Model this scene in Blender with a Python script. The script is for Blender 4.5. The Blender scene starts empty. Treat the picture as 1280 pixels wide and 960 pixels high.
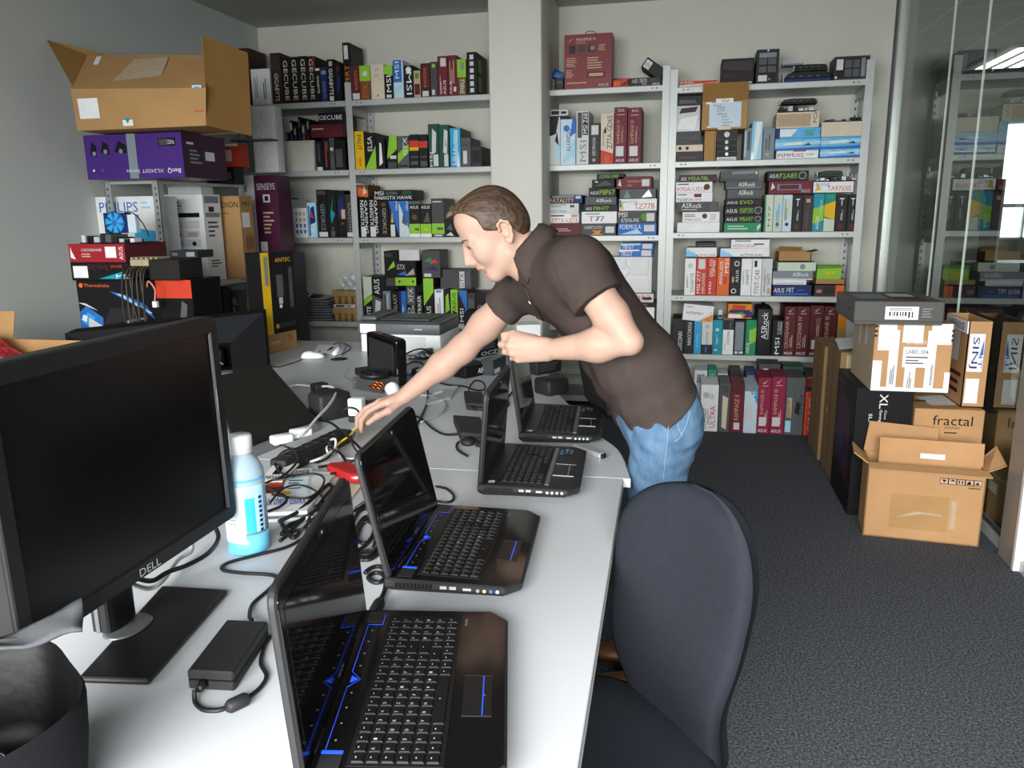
import bpy, bmesh, math, random
import numpy as np
from mathutils import Vector, Matrix
random.seed(7)
PI = math.pi
SC = bpy.context.scene
COL = SC.collection

# ------------------------------------------------------------------ camera
H = 1.46                       # eye height above the floor
F = 980.0                      # focal length in pixels of a 1280 px wide frame
PITCH, ROLL, YAW = 0.21346, 0.013037, -0.21873
def _rot():
    cy, sy, cp, sp = math.cos(YAW), math.sin(YAW), math.cos(PITCH), math.sin(PITCH)
    f = np.array([sy*cp, cy*cp, -sp]); r = np.array([cy, -sy, 0.0]); d = np.cross(f, r)
    c, s = math.cos(ROLL), math.sin(ROLL)
    return np.array([c*r + s*d, -s*r + c*d, f])
MR = _rot()
CAM = np.array([0, 0, H])
def P(px, py, Y=None, z=None, x=None):
    "the point of the room seen at a photo pixel, on the plane of given depth, height or x"
    d = MR.T @ np.array([px-640, py-480, F])
    if Y is not None: t = Y/d[1]
    elif z is not None: t = (z-H)/d[2]
    else: t = x/d[0]
    return Vector(CAM + d*t)
cam_d = bpy.data.cameras.new('camera'); cam = bpy.data.objects.new('camera', cam_d); COL.objects.link(cam)
cam_d.sensor_width = 36.0; cam_d.lens = F/1280*36.0; cam_d.clip_start = 0.05
mw = Matrix.Identity(4)
for i in range(3):
    mw[i][0] = MR[0][i]; mw[i][1] = -MR[1][i]; mw[i][2] = -MR[2][i]; mw[i][3] = CAM[i]
cam.matrix_world = mw
SC.camera = cam

# ------------------------------------------------------------------ materials
def lin(c):
    if isinstance(c, str):
        c = c.lstrip('#')
        if len(c) == 3: c = ''.join(k*2 for k in c)
        c = [int(c[i:i+2], 16)/255 for i in (0, 2, 4)]
    return [((v+0.055)/1.055)**2.4 if v > 0.04045 else v/12.92 for v in c]
_M = {}
def mat(name, col, rough=0.5, metal=0.0, spec=0.5, noise=0.06, nscale=30.0, bump=0.0, bscale=200.0, coat=0.0, alpha=None, trans=0.0, emit=None, estr=0.0, ior=1.45):
    if name in _M: return _M[name]
    m = bpy.data.materials.new(name); m.use_nodes = True
    nt = m.node_tree; b = nt.nodes['Principled BSDF']
    L = lin(col)
    tc = nt.nodes.new('ShaderNodeTexCoord')
    if noise > 0:
        n = nt.nodes.new('ShaderNodeTexNoise'); n.inputs['Scale'].default_value = nscale; n.inputs['Detail'].default_value = 4
        nt.links.new(tc.outputs['Object'], n.inputs['Vector'])
        r = nt.nodes.new('ShaderNodeValToRGB')
        r.color_ramp.elements[0].position = 0.3; r.color_ramp.elements[1].position = 0.7
        r.color_ramp.elements[0].color = [max(0, v*(1-noise)) for v in L]+[1]
        r.color_ramp.elements[1].color = [min(1, v*(1+noise)) for v in L]+[1]
        nt.links.new(n.outputs['Fac'], r.inputs['Fac']); nt.links.new(r.outputs['Color'], b.inputs['Base Color'])
    else:
        b.inputs['Base Color'].default_value = L+[1]
    b.inputs['Roughness'].default_value = rough; b.inputs['Metallic'].default_value = metal
    b.inputs['Specular IOR Level'].default_value = spec; b.inputs['IOR'].default_value = ior
    b.inputs['Coat Weight'].default_value = coat
    if trans: b.inputs['Transmission Weight'].default_value = trans
    if alpha is not None: b.inputs['Alpha'].default_value = alpha
    if emit: b.inputs['Emission Color'].default_value = lin(emit)+[1]; b.inputs['Emission Strength'].default_value = estr
    if bump > 0:
        n2 = nt.nodes.new('ShaderNodeTexNoise'); n2.inputs['Scale'].default_value = bscale; n2.inputs['Detail'].default_value = 3
        nt.links.new(tc.outputs['Object'], n2.inputs['Vector'])
        bp = nt.nodes.new('ShaderNodeBump'); bp.inputs['Strength'].default_value = bump; bp.inputs['Distance'].default_value = 0.002
        nt.links.new(n2.outputs['Fac'], bp.inputs['Height']); nt.links.new(bp.outputs['Normal'], b.inputs['Normal'])
    _M[name] = m
    return m
INK = {'k': '#141416', 'K': '#262629', 'w': '#eceef0', 'W': '#d2d5d6', 'g': '#8b8f90', 'G': '#55595b', 'r': '#b02a22', 'R': '#5a1f26',
       'm': '#6e1f30', 'M': '#8f1f45', 'o': '#df6a2c', 'O': '#c8402a', 'y': '#e5b91c', 'l': '#8fc93a', 'L': '#5a8f2c', 'e': '#1f8f62', 'E': '#1d4f3f', 'b': '#2f6fc0',
       'B': '#1c2c66', 'c': '#35a7dc', 'C': '#a8d6ea', 't': '#1b93a8', 'n': '#a5794a', 'N': '#6b4a2c', 'p': '#3c2468', 'P': '#3b1f35', 'i': '#b9a58a', 's': '#b9c0c4',
       'd': '#3a3133', 'D': '#4a4a4c', 'q': '#caa98f', 'a': '#0c0c0e', 'v': '#c9d7c4', 'u': '#7f8c93', 'x': '#3a1d1c', 'h': '#d8cdb8', 'j': '#e08a20', 'z': '#c8dcea'}
def ink(k):
    if k in ('s', 'c'): return mat('glossy carton print '+k, INK[k], rough=0.22, noise=0.05, nscale=9, coat=0.3)
    if k in ('n', 'i', 'N', 'q'): return CARD if k == 'n' else mat('paper board '+k, INK[k], rough=0.8, noise=0.08)
    return mat('carton print '+k, INK[k], rough=0.5, spec=.28, noise=0.05, nscale=12)

def cardboard(name, col):
    if name in _M: return _M[name]
    m = mat(name, col, rough=0.85, spec=0.25, noise=0.07, nscale=6, bump=0.12, bscale=120)
    return m
CARD = cardboard('brown cardboard', '#b08a5c')

# ------------------------------------------------------------------ objects
def tag(o, label=None, cat=None, group=None, kind=None):
    if label: o['label'] = label
    if cat: o['category'] = cat
    if group: o['group'] = group
    if kind: o['kind'] = kind
    return o
def thing(name, label, cat, loc=(0, 0, 0), rz=0.0, group=None):
    o = bpy.data.objects.new(name, None); COL.objects.link(o)
    o.location = loc; o.rotation_euler = (0, 0, rz); o.empty_display_size = 0.05
    return tag(o, label, cat, group)
_TXT = {}
def text_geo(s):
    if s not in _TXT:
        c = bpy.data.curves.new('txt', 'FONT'); c.body = s; c.resolution_u = 2
        o = bpy.data.objects.new('txt', c)
        me = o.to_mesh()
        vs = [(v.co.x, v.co.y) for v in me.vertices]; fs = [tuple(p.vertices) for p in me.polygons]
        o.to_mesh_clear(); bpy.data.objects.remove(o); bpy.data.curves.remove(c)
        x0 = min(v[0] for v in vs); x1 = max(v[0] for v in vs); y0 = min(v[1] for v in vs); y1 = max(v[1] for v in vs)
        _TXT[s] = ([((x-x0)/(x1-x0), (y-y0)/(y1-y0)) for x, y in vs], fs)
    return _TXT[s]

class MB:
    "collects shapes and links them as ONE mesh object"
    def __init__(self): self.v = []; self.f = []; self.m = []; self.s = []; self.mats = []
    def mi(self, m):
        if m not in self.mats: self.mats.append(m)
        return self.mats.index(m)
    def add(self, vs, fs, m, smooth=False, T=None):
        o = len(self.v); k = self.mi(m)
        for v in vs:
            v = Vector(v)
            if T is not None: v = T @ v
            self.v.append(v)
        for f in fs: self.f.append([i+o for i in f]); self.m.append(k); self.s.append(smooth)
    def box(self, lo, hi, m, bev=0.0, T=None, seg=1):
        if bev <= 0:
            x0, y0, z0 = lo; x1, y1, z1 = hi
            self.add([(x0, y0, z0), (x1, y0, z0), (x1, y1, z0), (x0, y1, z0), (x0, y0, z1), (x1, y0, z1), (x1, y1, z1), (x0, y1, z1)],
                     [(0, 3, 2, 1), (4, 5, 6, 7), (0, 1, 5, 4), (1, 2, 6, 5), (2, 3, 7, 6), (3, 0, 4, 7)], m, False, T); return
        bm = bmesh.new(); bmesh.ops.create_cube(bm, size=1.0)
        for v in bm.verts: v.co = Vector([(lo[i]+hi[i])/2 + v.co[i]*(hi[i]-lo[i]) for i in range(3)])
        bev = min(bev, 0.45*min(hi[i]-lo[i] for i in range(3)))
        bmesh.ops.bevel(bm, geom=bm.edges[:], offset=bev, segments=seg, affect='EDGES', profile=0.5)
        self.bm(bm, m, seg > 1, T)
    def bm(self, bm, m, smooth=False, T=None):
        bm.verts.index_update()
        self.add([v.co.copy() for v in bm.verts], [[v.index for v in f.verts] for f in bm.faces], m, smooth, T); bm.free()
    def prism(self, pts, z0, z1, m, T=None, bev=0.0, smooth=False, seg=1):
        "a polygon in xy extruded along z"
        bm = bmesh.new()
        a = [bm.verts.new((p[0], p[1], z0)) for p in pts]; b = [bm.verts.new((p[0], p[1], z1)) for p in pts]
        n = len(pts)
        bm.faces.new(a[::-1]); bm.faces.new(b)
        for i in range(n): bm.faces.new((a[i], a[(i+1) % n], b[(i+1) % n], b[i]))
        bmesh.ops.recalc_face_normals(bm, faces=bm.faces[:])
        if bev > 0: bmesh.ops.bevel(bm, geom=bm.edges[:], offset=bev, segments=seg, affect='EDGES', profile=0.5)
        self.bm(bm, m, smooth, T)
    def tube(self, pts, r, m, n=8, T=None, cap=True, closed=False):
        pts = [Vector(p) for p in pts]
        rs = r if isinstance(r, (list, tuple)) else [r]*len(pts)
        vs = []; fs = []; up = Vector((0, 0, 1)); N = len(pts); prev = None
        for i, p in enumerate(pts):
            if closed: t = pts[(i+1) % N]-pts[i-1]
            else: t = pts[min(i+1, N-1)]-pts[max(i-1, 0)]
            if t.length < 1e-9: t = Vector((0, 0, 1))
            t.normalize()
            if prev is None:
                a = t.cross(up if abs(t.z) < 0.9 else Vector((1, 0, 0)))
            else:
                a = prev - t*prev.dot(t)
                if a.length < 1e-6: a = t.cross(Vector((1, 0, 0.3)))
            a.normalize(); prev = a; b = t.cross(a)
            for k in range(n):
                w = 2*PI*k/n; vs.append(p + (a*math.cos(w)+b*math.sin(w))*rs[i])
        for i in range(N if closed else N-1):
            j = (i+1) % N
            for k in range(n):
                fs.append((i*n+k, i*n+(k+1) % n, j*n+(k+1) % n, j*n+k))
        if cap and not closed: fs.append(list(range(n))[::-1]); fs.append([(N-1)*n+k for k in range(n)])
        self.add(vs, fs, m, True, T)
    def lathe(self, prof, m, n=32, T=None, smooth=True, sx=1.0, sy=1.0):
        "profile of (r,z) spun about z"
        vs = []; fs = []
        for r, z in prof:
            for k in range(n):
                w = 2*PI*k/n; vs.append((r*math.cos(w)*sx, r*math.sin(w)*sy, z))
        for i in range(len(prof)-1):
            for k in range(n): fs.append((i*n+k, i*n+(k+1) % n, (i+1)*n+(k+1) % n, (i+1)*n+k))
        if prof[0][0] > 1e-6: fs.append(list(range(n))[::-1])
        if prof[-1][0] > 1e-6: fs.append([(len(prof)-1)*n+k for k in range(n)])
        self.add(vs, fs, m, smooth, T)
    def quad(self, a, b, c, d, m, T=None): self.add([a, b, c, d], [(0, 1, 2, 3)], m, False, T)
    def sheet(self, pts, th, m, T=None):
        "a planar polygon in 3-D given thickness along its normal"
        pts = [Vector(p) for p in pts]; n = (pts[1]-pts[0]).cross(pts[2]-pts[1]).normalized()*th
        k = len(pts); vs = pts+[p-n for p in pts]
        fs = [list(range(k)), list(range(2*k-1, k-1, -1))]+[((i+1) % k, i, i+k, (i+1) % k+k) for i in range(k)]
        self.add(vs, fs, m, False, T)
    def deco(self, spec, O, U, V, W=None):
        "printing on a face: origin O, full edge vectors U (right) and V (up); see the letters R rectangle, T text, P polygon, C disc"
        O = Vector(O); U = Vector(U); V = Vector(V); n = U.cross(V).normalized()
        lu, lv = U.length, V.length
        h = 0.0006
        for it in spec.split('|'):
            a = it.split(' ')
            k = a[0]; h += 0.00025
            at = lambda u, v: O+U*u+V*v+n*h
            if k == 'R':
                u0, v0, u1, v1 = map(float, a[1:5]); self.add([at(u0, v0), at(u1, v0), at(u1, v1), at(u0, v1)], [(0, 1, 2, 3)], ink(a[5]))
            elif k == 'P':
                c = [float(q) for q in a[2:]]; pts = [at(c[i], c[i+1]) for i in range(0, len(c), 2)]
                self.add(pts, [list(range(len(pts)))], ink(a[1]))
            elif k == 'C':
                u, v, r = map(float, a[1:4]); N = 20
                self.add([at(u+r*math.cos(2*PI*i/N)/lu*min(lu, lv), v+r*math.sin(2*PI*i/N)/lv*min(lu, lv)) for i in range(N)], [list(range(N))], ink(a[4]))
            elif k == 'T':   # T u0 v0 u1 v1 ink rot text   rot 0 level, 1 reads upward, 2 reads downward, 3 upside down
                u0, v0, u1, v1 = map(float, a[1:5]); rot = int(a[6]); s = ' '.join(a[7:])
                vs, fs = text_geo(s)
                out = []
                for x, y in vs:
                    if rot == 1: x, y = 1-y, x
                    elif rot == 2: x, y = y, 1-x
                    elif rot == 3: x, y = 1-x, 1-y
                    out.append(at(u0+(u1-u0)*x, v0+(v1-v0)*y))
                self.add(out, fs, ink(a[5]))
            elif k == 'B':   # a label with a barcode
                u0, v0, u1, v1 = map(float, a[1:5])
                self.add([at(u0, v0), at(u1, v0), at(u1, v1), at(u0, v1)], [(0, 1, 2, 3)], ink('w'))
                h += 0.00025
                rr = random.Random(int(u0*1000+v1*77)); x = u0+(u1-u0)*.12
                while x < u1-(u1-u0)*.15:
                    w = (u1-u0)*rr.choice((.02, .035, .05)); yb = v0+(v1-v0)*.15; yt = v0+(v1-v0)*.6
                    self.add([at(x, yb), at(x+w, yb), at(x+w, yt), at(x, yt)], [(0, 1, 2, 3)], ink('k')); x += w*2.1
                for q in (.7, .82):
                    yb = v0+(v1-v0)*q
                    self.add([at(u0+(u1-u0)*.12, yb), at(u0+(u1-u0)*.8, yb), at(u0+(u1-u0)*.8, yb+(v1-v0)*.05), at(u0+(u1-u0)*.12, yb+(v1-v0)*.05)], [(0, 1, 2, 3)], ink('G'))
            elif k == 'L':   # lines of small print
                u0, v0, u1, v1 = map(float, a[1:5]); nl = int(a[6]); rr = random.Random(nl+int(u1*100))
                vert = len(a) > 7
                for i in range(nl):
                    e = 0.55+0.45*rr.random(); q0 = (i+.2)/nl; q1 = (i+.65)/nl
                    if vert: r = (u0+(u1-u0)*q0, v0, u0+(u1-u0)*q1, v0+(v1-v0)*e)
                    else: r = (u0, v1-(v1-v0)*q1, u0+(u1-u0)*e, v1-(v1-v0)*q0)
                    self.add([at(r[0], r[1]), at(r[2], r[1]), at(r[2], r[3]), at(r[0], r[3])], [(0, 1, 2, 3)], ink(a[5]))
    def build(self, name, parent=None, label=None, cat=None, group=None, kind=None, loc=None):
        me = bpy.data.meshes.new(name)
        vs = [v - Vector(loc) if loc is not None else v for v in self.v]
        me.from_pydata([tuple(v) for v in vs], [], self.f)
        for m in self.mats: me.materials.append(m)
        me.polygons.foreach_set('material_index', self.m); me.polygons.foreach_set('use_smooth', self.s)
        me.validate(); me.update()
        o = bpy.data.objects.new(name, me); COL.objects.link(o)
        if parent is not None: o.parent = parent
        elif loc is not None: o.location = loc
        return tag(o, label, cat, group, kind)
def copy_thing(o, parent=None):
    c = o.copy(); COL.objects.link(c)
    if parent is not None: c.parent = parent; c.matrix_parent_inverse = o.matrix_parent_inverse.copy()
    for ch in [k for k in o.children]: copy_thing(ch, c)
    return c
def smooth_path(pts, n=6, closed=False):
    "Catmull-Rom through the points"
    pts = [Vector(p) for p in pts]; out = []; N = len(pts)
    for i in range(N if closed else N-1):
        g = lambda k: pts[k % N] if closed else pts[max(0, min(N-1, k))]
        a, b, c, d = g(i-1), g(i), g(i+1), g(i+2)
        for j in range(n):
            t = j/n
            out.append(0.5*((2*b)+(c-a)*t+(2*a-5*b+4*c-d)*t*t+(3*b-a-3*c+d)*t**3))
    if not closed: out.append(pts[-1])
    return out
def frame_T(o, xdir, zdir=(0, 0, 1)):
    x = Vector(xdir).normalized(); z = Vector(zdir).normalized(); y = z.cross(x).normalized(); z = x.cross(y)
    return Matrix(((x.x, y.x, z.x, o[0]), (x.y, y.y, z.y, o[1]), (x.z, y.z, z.z, o[2]), (0, 0, 0, 1)))
# ------------------------------------------------------------------ the room
XL, XG, YB, YF, ZC = -3.485, 1.40, 6.27, -1.7, 2.97
YO_ = 10.0
XO = 5.0      # far wall of the office beyond the glass
def wallmat(name, col):
    return mat(name, col, rough=0.9, spec=0.2, noise=0.025, nscale=3, bump=0.15, bscale=350)
WALL = wallmat('painted plaster wall', '#d2d3c8'); WALLG = wallmat('painted plaster side wall', '#cdd2cd')
CEIL = wallmat('ceiling board', '#b4b5b0')
def carpet():
    m = mat('blue grey flecked carpet', '#2f333c', rough=0.97, spec=0.05, noise=0.0)
    nt = m.node_tree; b = nt.nodes['Principled BSDF']; tc = nt.nodes.new('ShaderNodeTexCoord')
    n = nt.nodes.new('ShaderNodeTexNoise'); n.inputs['Scale'].default_value = 130; n.inputs['Detail'].default_value = 5; n.inputs['Roughness'].default_value = 0.75
    n2 = nt.nodes.new('ShaderNodeTexNoise'); n2.inputs['Scale'].default_value = 1.2
    r = nt.nodes.new('ShaderNodeValToRGB'); e = r.color_ramp.elements
    e[0].position = 0.36; e[0].color = lin('#303238')+[1]; e[1].position = 0.66; e[1].color = lin('#82868d')+[1]
    k = e.new(0.5); k.color = lin('#515359')+[1]
    nt.links.new(tc.outputs['Object'], n.inputs['Vector']); nt.links.new(tc.outputs['Object'], n2.inputs['Vector'])
    nt.links.new(n.outputs['Fac'], r.inputs['Fac'])
    nt.links.new(r.outputs['Color'], b.inputs['Base Color'])
    bp = nt.nodes.new('ShaderNodeBump'); bp.inputs['Strength'].default_value = 0.8; bp.inputs['Distance'].default_value = 0.004
    nt.links.new(n.outputs['Fac'], bp.inputs['Height']); nt.links.new(bp.outputs['Normal'], b.inputs['Normal'])
    return m
def struct(mb, name):
    return mb.build(name, kind='structure')
b = MB(); b.box((XL-.2, YF-.2, -.1), (XO, YO_+.2, 0), carpet()); struct(b, 'floor')
b = MB(); b.box((XL-.2, YF-.2, ZC), (XG+.03, YB+.2, ZC+.1), CEIL); struct(b, 'ceiling')
# ceiling tiles of the office beyond the glass
def tiles():
    m = mat('suspended ceiling tiles', '#9a9c98', rough=0.9, noise=0.0)
    nt = m.node_tree; bs = nt.nodes['Principled BSDF']; tc = nt.nodes.new('ShaderNodeTexCoord')
    br = nt.nodes.new('ShaderNodeTexBrick'); br.offset = 0; br.inputs['Scale'].default_value = 1
    br.inputs['Brick Width'].default_value = .625; br.inputs['Row Height'].default_value = .625; br.inputs['Mortar Size'].default_value = .008
    br.inputs['Color1'].default_value = lin('#8f918d')+[1]; br.inputs['Color2'].default_value = lin('#939591')+[1]; br.inputs['Mortar'].default_value = lin('#c9cac6')+[1]
    nt.links.new(tc.outputs['Object'], br.inputs['Vector']); nt.links.new(br.outputs['Color'], bs.inputs['Base Color'])
    return m
b = MB(); b.box((XG+.03, YF-.2, ZC-.05), (XO+.2, YO_+.2, ZC+.1), tiles()); struct(b, 'ceiling_office')
b = MB(); b.box((XL-.2, YF, 0), (XL, YB, ZC), WALLG); struct(b, 'wall_left')
b = MB(); b.box((XL-.2, YB, 0), (XG, YB+.2, ZC), WALL); struct(b, 'wall_back')
# window wall behind the camera, with its opening
WX0, WX1, WZ0, WZ1 = -2.6, 1.15, 0.85, 2.45
b = MB()
b.box((XL-.2, YF-.2, 0), (XO, YF, WZ0), WALL); b.box((XL-.2, YF-.2, WZ1), (XO, YF, ZC), WALL)
b.box((XL-.2, YF-.2, WZ0), (WX0, YF, WZ1), WALL); b.box((WX1, YF-.2, WZ0), (XO, YF, WZ1), WALL)
struct(b, 'wall_front')
FRAME = mat('white lacquered window frame', '#e6e8e6', rough=0.35, noise=0.02)
b = MB()
for x in np.linspace(WX0, WX1, 4): b.box((x-.03, YF-.12, WZ0), (x+.03, YF-.06, WZ1), FRAME)
b.box((WX0, YF-.12, WZ0), (WX1, YF-.06, WZ0+.05), FRAME); b.box((WX0, YF-.12, WZ1-.05), (WX1, YF-.06, WZ1), FRAME)
struct(b, 'window_1')
# office beyond the glass: deeper than this room, with a bright window in its far wall
YO = 10.0
OW = wallmat('office wall', '#8a8d8a')
ox0 = P(1253, 220, Y=YO).x; oz1 = P(1262, 152, Y=YO).z; oz0 = P(1262, 299, Y=YO).z
b = MB(); b.box((XO, YF-.2, 0), (XO+.2, YO+.2, ZC), OW); struct(b, 'wall_right')
b = MB(); b.box((XG+.03, YO, 0), (XO, YO+.2, oz0), OW); b.box((XG+.03, YO, oz1), (XO, YO+.2, ZC), OW); b.box((XG+.03, YO, oz0), (ox0, YO+.2, oz1), OW); b.box((ox0+1.1, YO, oz0), (XO, YO+.2, oz1), OW); struct(b, 'wall_office')
b = MB(); b.box((XG-.0, YB, 0), (XG+.1, YO, ZC), OW); struct(b, 'wall_office_side')
b = MB()
for x in (ox0, ox0+.28, ox0+1.1): b.box((x-.012, YO+.04, oz0), (x+.012, YO+.1, oz1), FRAME)
for z in (oz0, oz1, P(1262, 257, Y=YO).z): b.box((ox0, YO+.04, z-.02), (ox0+1.1, YO+.1, z+.02), FRAME)
struct(b, 'window_2')
t = thing('ceiling_light', 'louvred ceiling light in the office beyond the glass', 'ceiling light', (P(1275, 70, z=ZC-.06).x, P(1275, 70, z=ZC-.06).y, ZC-.05))
b = MB(); b.box((-.3, -.6, -.03), (.3, .6, 0), FRAME); b.build('lamp_housing', t)
b = MB()
for k in range(3): b.box((-.22+.16*k, -.56, -.034), (-.12+.16*k, .56, -.030), mat('lit lamp tube', '#ffffff', noise=0, emit='#fff6ea', estr=3.0))
b.build('lamp_tube', t)
t = thing('office_cabinet', 'low dark cabinet in the office beyond the glass', 'cabinet', (2.45, 7.8, 0))
b = MB(); b.box((0, 0, 0), (1.3, .45, .98), mat('cabinet laminate', '#3d3f42', rough=.5), bev=.004); b.build('cabinet_body', t)
for k in range(2):
    b = MB(); b.box((.01+.64*k, -.018, .06), (.64+.64*k, 0, .95), mat('cabinet door', '#2c2d30', rough=.5)); b.build('door', t)
q0, q1 = P(1233, 300, Y=7.85).x, P(1246, 300, Y=7.85).x
b = MB(); b.box((0, 0, 0), (q1-q0, .2, P(1240, 224, Y=7.85).z-.981), mat('dark archive box', '#221c24', rough=.5), bev=.003); b.box((q1-q0, .0, 0), (q1-q0+.02, .2, P(1240, 224, Y=7.85).z-.981), mat('cream archive card', '#bdb6a4', rough=.7)); o = b.build('archive_box', None, 'tall dark archive box on the cabinet beyond the glass', 'box'); o.location = (q0, 7.85, .981)
# pillar between the racks
PX0, PX1, PY0 = P(611, 100, Y=5.51).x, P(677, 100, Y=5.51).x, 5.51
b = MB(); b.box((PX0, PY0, 0), (PX1, YB, ZC), wallmat('pillar paint', '#dcdcd4'), bev=.012, seg=2); struct(b, 'pillar')
# glass partition
GL = bpy.data.materials.new('clear partition glass'); GL.use_nodes = True
nt = GL.node_tree; nt.nodes.clear()
o_ = nt.nodes.new('ShaderNodeOutputMaterial'); mx = nt.nodes.new('ShaderNodeMixShader'); tr = nt.nodes.new('ShaderNodeBsdfTransparent'); gs = nt.nodes.new('ShaderNodeBsdfGlossy'); fr = nt.nodes.new('ShaderNodeFresnel')
fr.inputs['IOR'].default_value = 1.7; ge = nt.nodes.new('ShaderNodeNewGeometry'); inv = nt.nodes.new('ShaderNodeMath'); inv.operation = 'SUBTRACT'; inv.inputs[0].default_value = 1; mu = nt.nodes.new('ShaderNodeMath'); mu.operation = 'MULTIPLY'; nt.links.new(ge.outputs['Backfacing'], inv.inputs[1]); nt.links.new(inv.outputs[0], mu.inputs[0]); nt.links.new(fr.outputs[0], mu.inputs[1]); gs.inputs['Roughness'].default_value = 0.0; tr.inputs['Color'].default_value = (.90, .94, .91, 1); gs.inputs['Color'].default_value = (.92, .97, .94, 1)
nt.links.new(mu.outputs[0], mx.inputs[0]); nt.links.new(tr.outputs[0], mx.inputs[1]); nt.links.new(gs.outputs[0], mx.inputs[2]); nt.links.new(mx.outputs[0], o_.inputs[0])
ALU = mat('pale aluminium frame', '#c9cfcc', rough=0.35, metal=0.3, noise=0.02)
DARKJ = mat('dark rubber joint', '#4a4d50', rough=0.6)
seams = [YF, 0.6, 2.2, 3.47, P(1220, 180, x=XG).y, P(1178, 180, x=XG).y, YB-.06]
for i in range(len(seams)-1):
    b = MB(); b.box((XG-.004, seams[i]+.003, .045), (XG+.004, seams[i+1]-.003, ZC-.04), GL); struct(b, 'glass_panel_%d' % (i+1) if i else 'glass_panel')
b = MB()
b.box((XG-.025, YF, 0), (XG+.025, YB, .045), ALU); b.box((XG-.025, YF, ZC-.05), (XG+.025, YB, ZC), ALU)
b.box((XG-.012, YF, .004), (XG+.012, YB, .05), DARKJ)
b.box((XG-.03, YB-.07, 0), (XG+.03, YB, ZC), ALU); b.box((XG-.045, YB-.012, 0), (XG-.03, YB, ZC), DARKJ)
for y in seams[1:-1]: b.box((XG-.0055, y-.003, .05), (XG+.0055, y+.003, ZC-.05), mat('pale silicone seam', '#dfe6e2', rough=.25, noise=0))
struct(b, 'trim_glass_partition')
b = MB(); b.box((1.356, 3.375, 0), (1.46, 3.525, ZC), mat('shaded door post', '#8b847c', rough=.3, noise=.03)); b.box((1.352, 3.355, 0), (1.52, 3.375, ZC), FRAME)  # brown-grey room-facing side has shade and reflection put into its colour
b.box((1.385, 3.352, 0.14), (1.40, 3.356, .165), ALU)
struct(b, 'trim_door_post')
b = MB()
b.box((XL, 4.2, 0), (XL+.015, YB, .08), FRAME); struct(b, 'baseboard_left')

# ------------------------------------------------------------------ light
w = bpy.data.worlds.new('overcast sky'); SC.world = w; w.use_nodes = True
bg = w.node_tree.nodes['Background']; bg.inputs[0].default_value = (.80, .90, 1.0, 1); bg.inputs[1].default_value = 2.2
def area(name, loc, tgt, sx, sy, power, col, spread=PI):
    l = bpy.data.lights.new(name, 'AREA'); l.shape = 'RECTANGLE'; l.size = sx; l.size_y = sy; l.energy = power; l.color = col; l.spread = spread
    o = bpy.data.objects.new(name, l); COL.objects.link(o); o.location = loc
    d = Vector(tgt)-Vector(loc); o.rotation_euler = d.to_track_quat('-Z', 'Y').to_euler()
    return o
area('window_daylight', ((WX0+WX1)/2, YF-.1, 1.65), ((WX0+WX1)/2+.1, 3.0, -1.25), WX1-WX0, WZ1-WZ0, 190, (1.0, .99, .965), 1.8)
area('office_window_daylight', (ox0+.55, YO+.15, (oz0+oz1)/2), (ox0, 4, .8), 1.0, .7, 8, (.95, .98, 1.0))
SC.view_settings.view_transform = 'Standard'; SC.view_settings.look = 'None'
SC.view_settings.exposure = 0.38; SC.view_settings.gamma = 1.0; SC.view_settings.use_curve_mapping = False
SC.cycles.use_denoising = True
SC.cycles.max_bounces = 10; SC.cycles.diffuse_bounces = 5; SC.cycles.transparent_max_bounces = 12
# ------------------------------------------------------------------ shelving racks along the back wall
YS, YR = 5.83, 6.25              # front and rear of the racks
STEEL = mat('grey painted steel', '#b9bebc', rough=0.4, metal=0.15, noise=0.03)
STEELD = mat('punched hole shade', '#5d6261', rough=0.7, noise=0)
ORD = ['first', 'second', 'third', 'fourth', 'fifth', 'sixth', 'seventh', 'eighth', 'ninth', 'tenth', 'eleventh', 'twelfth', 'thirteenth', 'fourteenth', 'fifteenth', 'sixteenth', 'seventeenth']
def rack(x0, x1, zs, ztop, label, sides):
    t = thing('shelving_rack', label, 'shelving', (x0, YS, 0), 0, 'grey steel shelving racks along the back wall')
    W = x1-x0
    for z in zs:
        b = MB(); b.box((.004, .0, z-.042), (W-.004, YR-YS, z), STEEL, bev=.004)
        for u in (.09, .12, W-.12, W-.09): b.box((u-.006, -.0006, z-.024), (u+.006, .001, z-.016), STEELD)
        sh = b.build('shelf', t)
        for u0, u1 in ((.004, .03), (W-.03, W-.004)):
            if z > .3:
                bb = MB(); bb.prism([(0.03, z-.042), (YR-YS-.03, z-.042), (YR-YS-.03, z-.09), (.1, z-.09)], u0, u0+.004, STEEL, Matrix(((0, 0, 1, 0), (1, 0, 0, 0), (0, 1, 0, 0), (0, 0, 0, 1)))); bb.build('bracket', sh)
    for u, v, sx, sy in ((0, 0, 1, 1), (W, 0, -1, 1), (0, YR-YS, 1, -1), (W, YR-YS, -1, -1)):
        if (u == 0 and not sides[0]) or (u > 0 and not sides[1]): continue
        b = MB(); a = .05
        b.box((min(u, u+sx*a), v-.004 if sy > 0 else v, 0), (max(u, u+sx*a), v if sy > 0 else v+.004, ztop), STEEL)
        b.box((min(u, u+sx*.004), min(v, v+sy*a), 0), (max(u, u+sx*.004), max(v, v+sy*a), ztop), STEEL)
        z = .05
        while z < ztop-.03:
            if sy < 0: b.box((u+sx*.018, v-.0015, z), (u+sx*.03, v-.0005, z+.018), STEELD) if sx > 0 else b.box((u-.03, v-.0015, z), (u-.018, v-.0005, z+.018), STEELD)
            b.box((u+sx*.0042, v+sy*.02, z), (u+sx*.0046, v+sy*.03, z+.018), STEELD); z += .05
        b.build('post', t)
    return t
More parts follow.
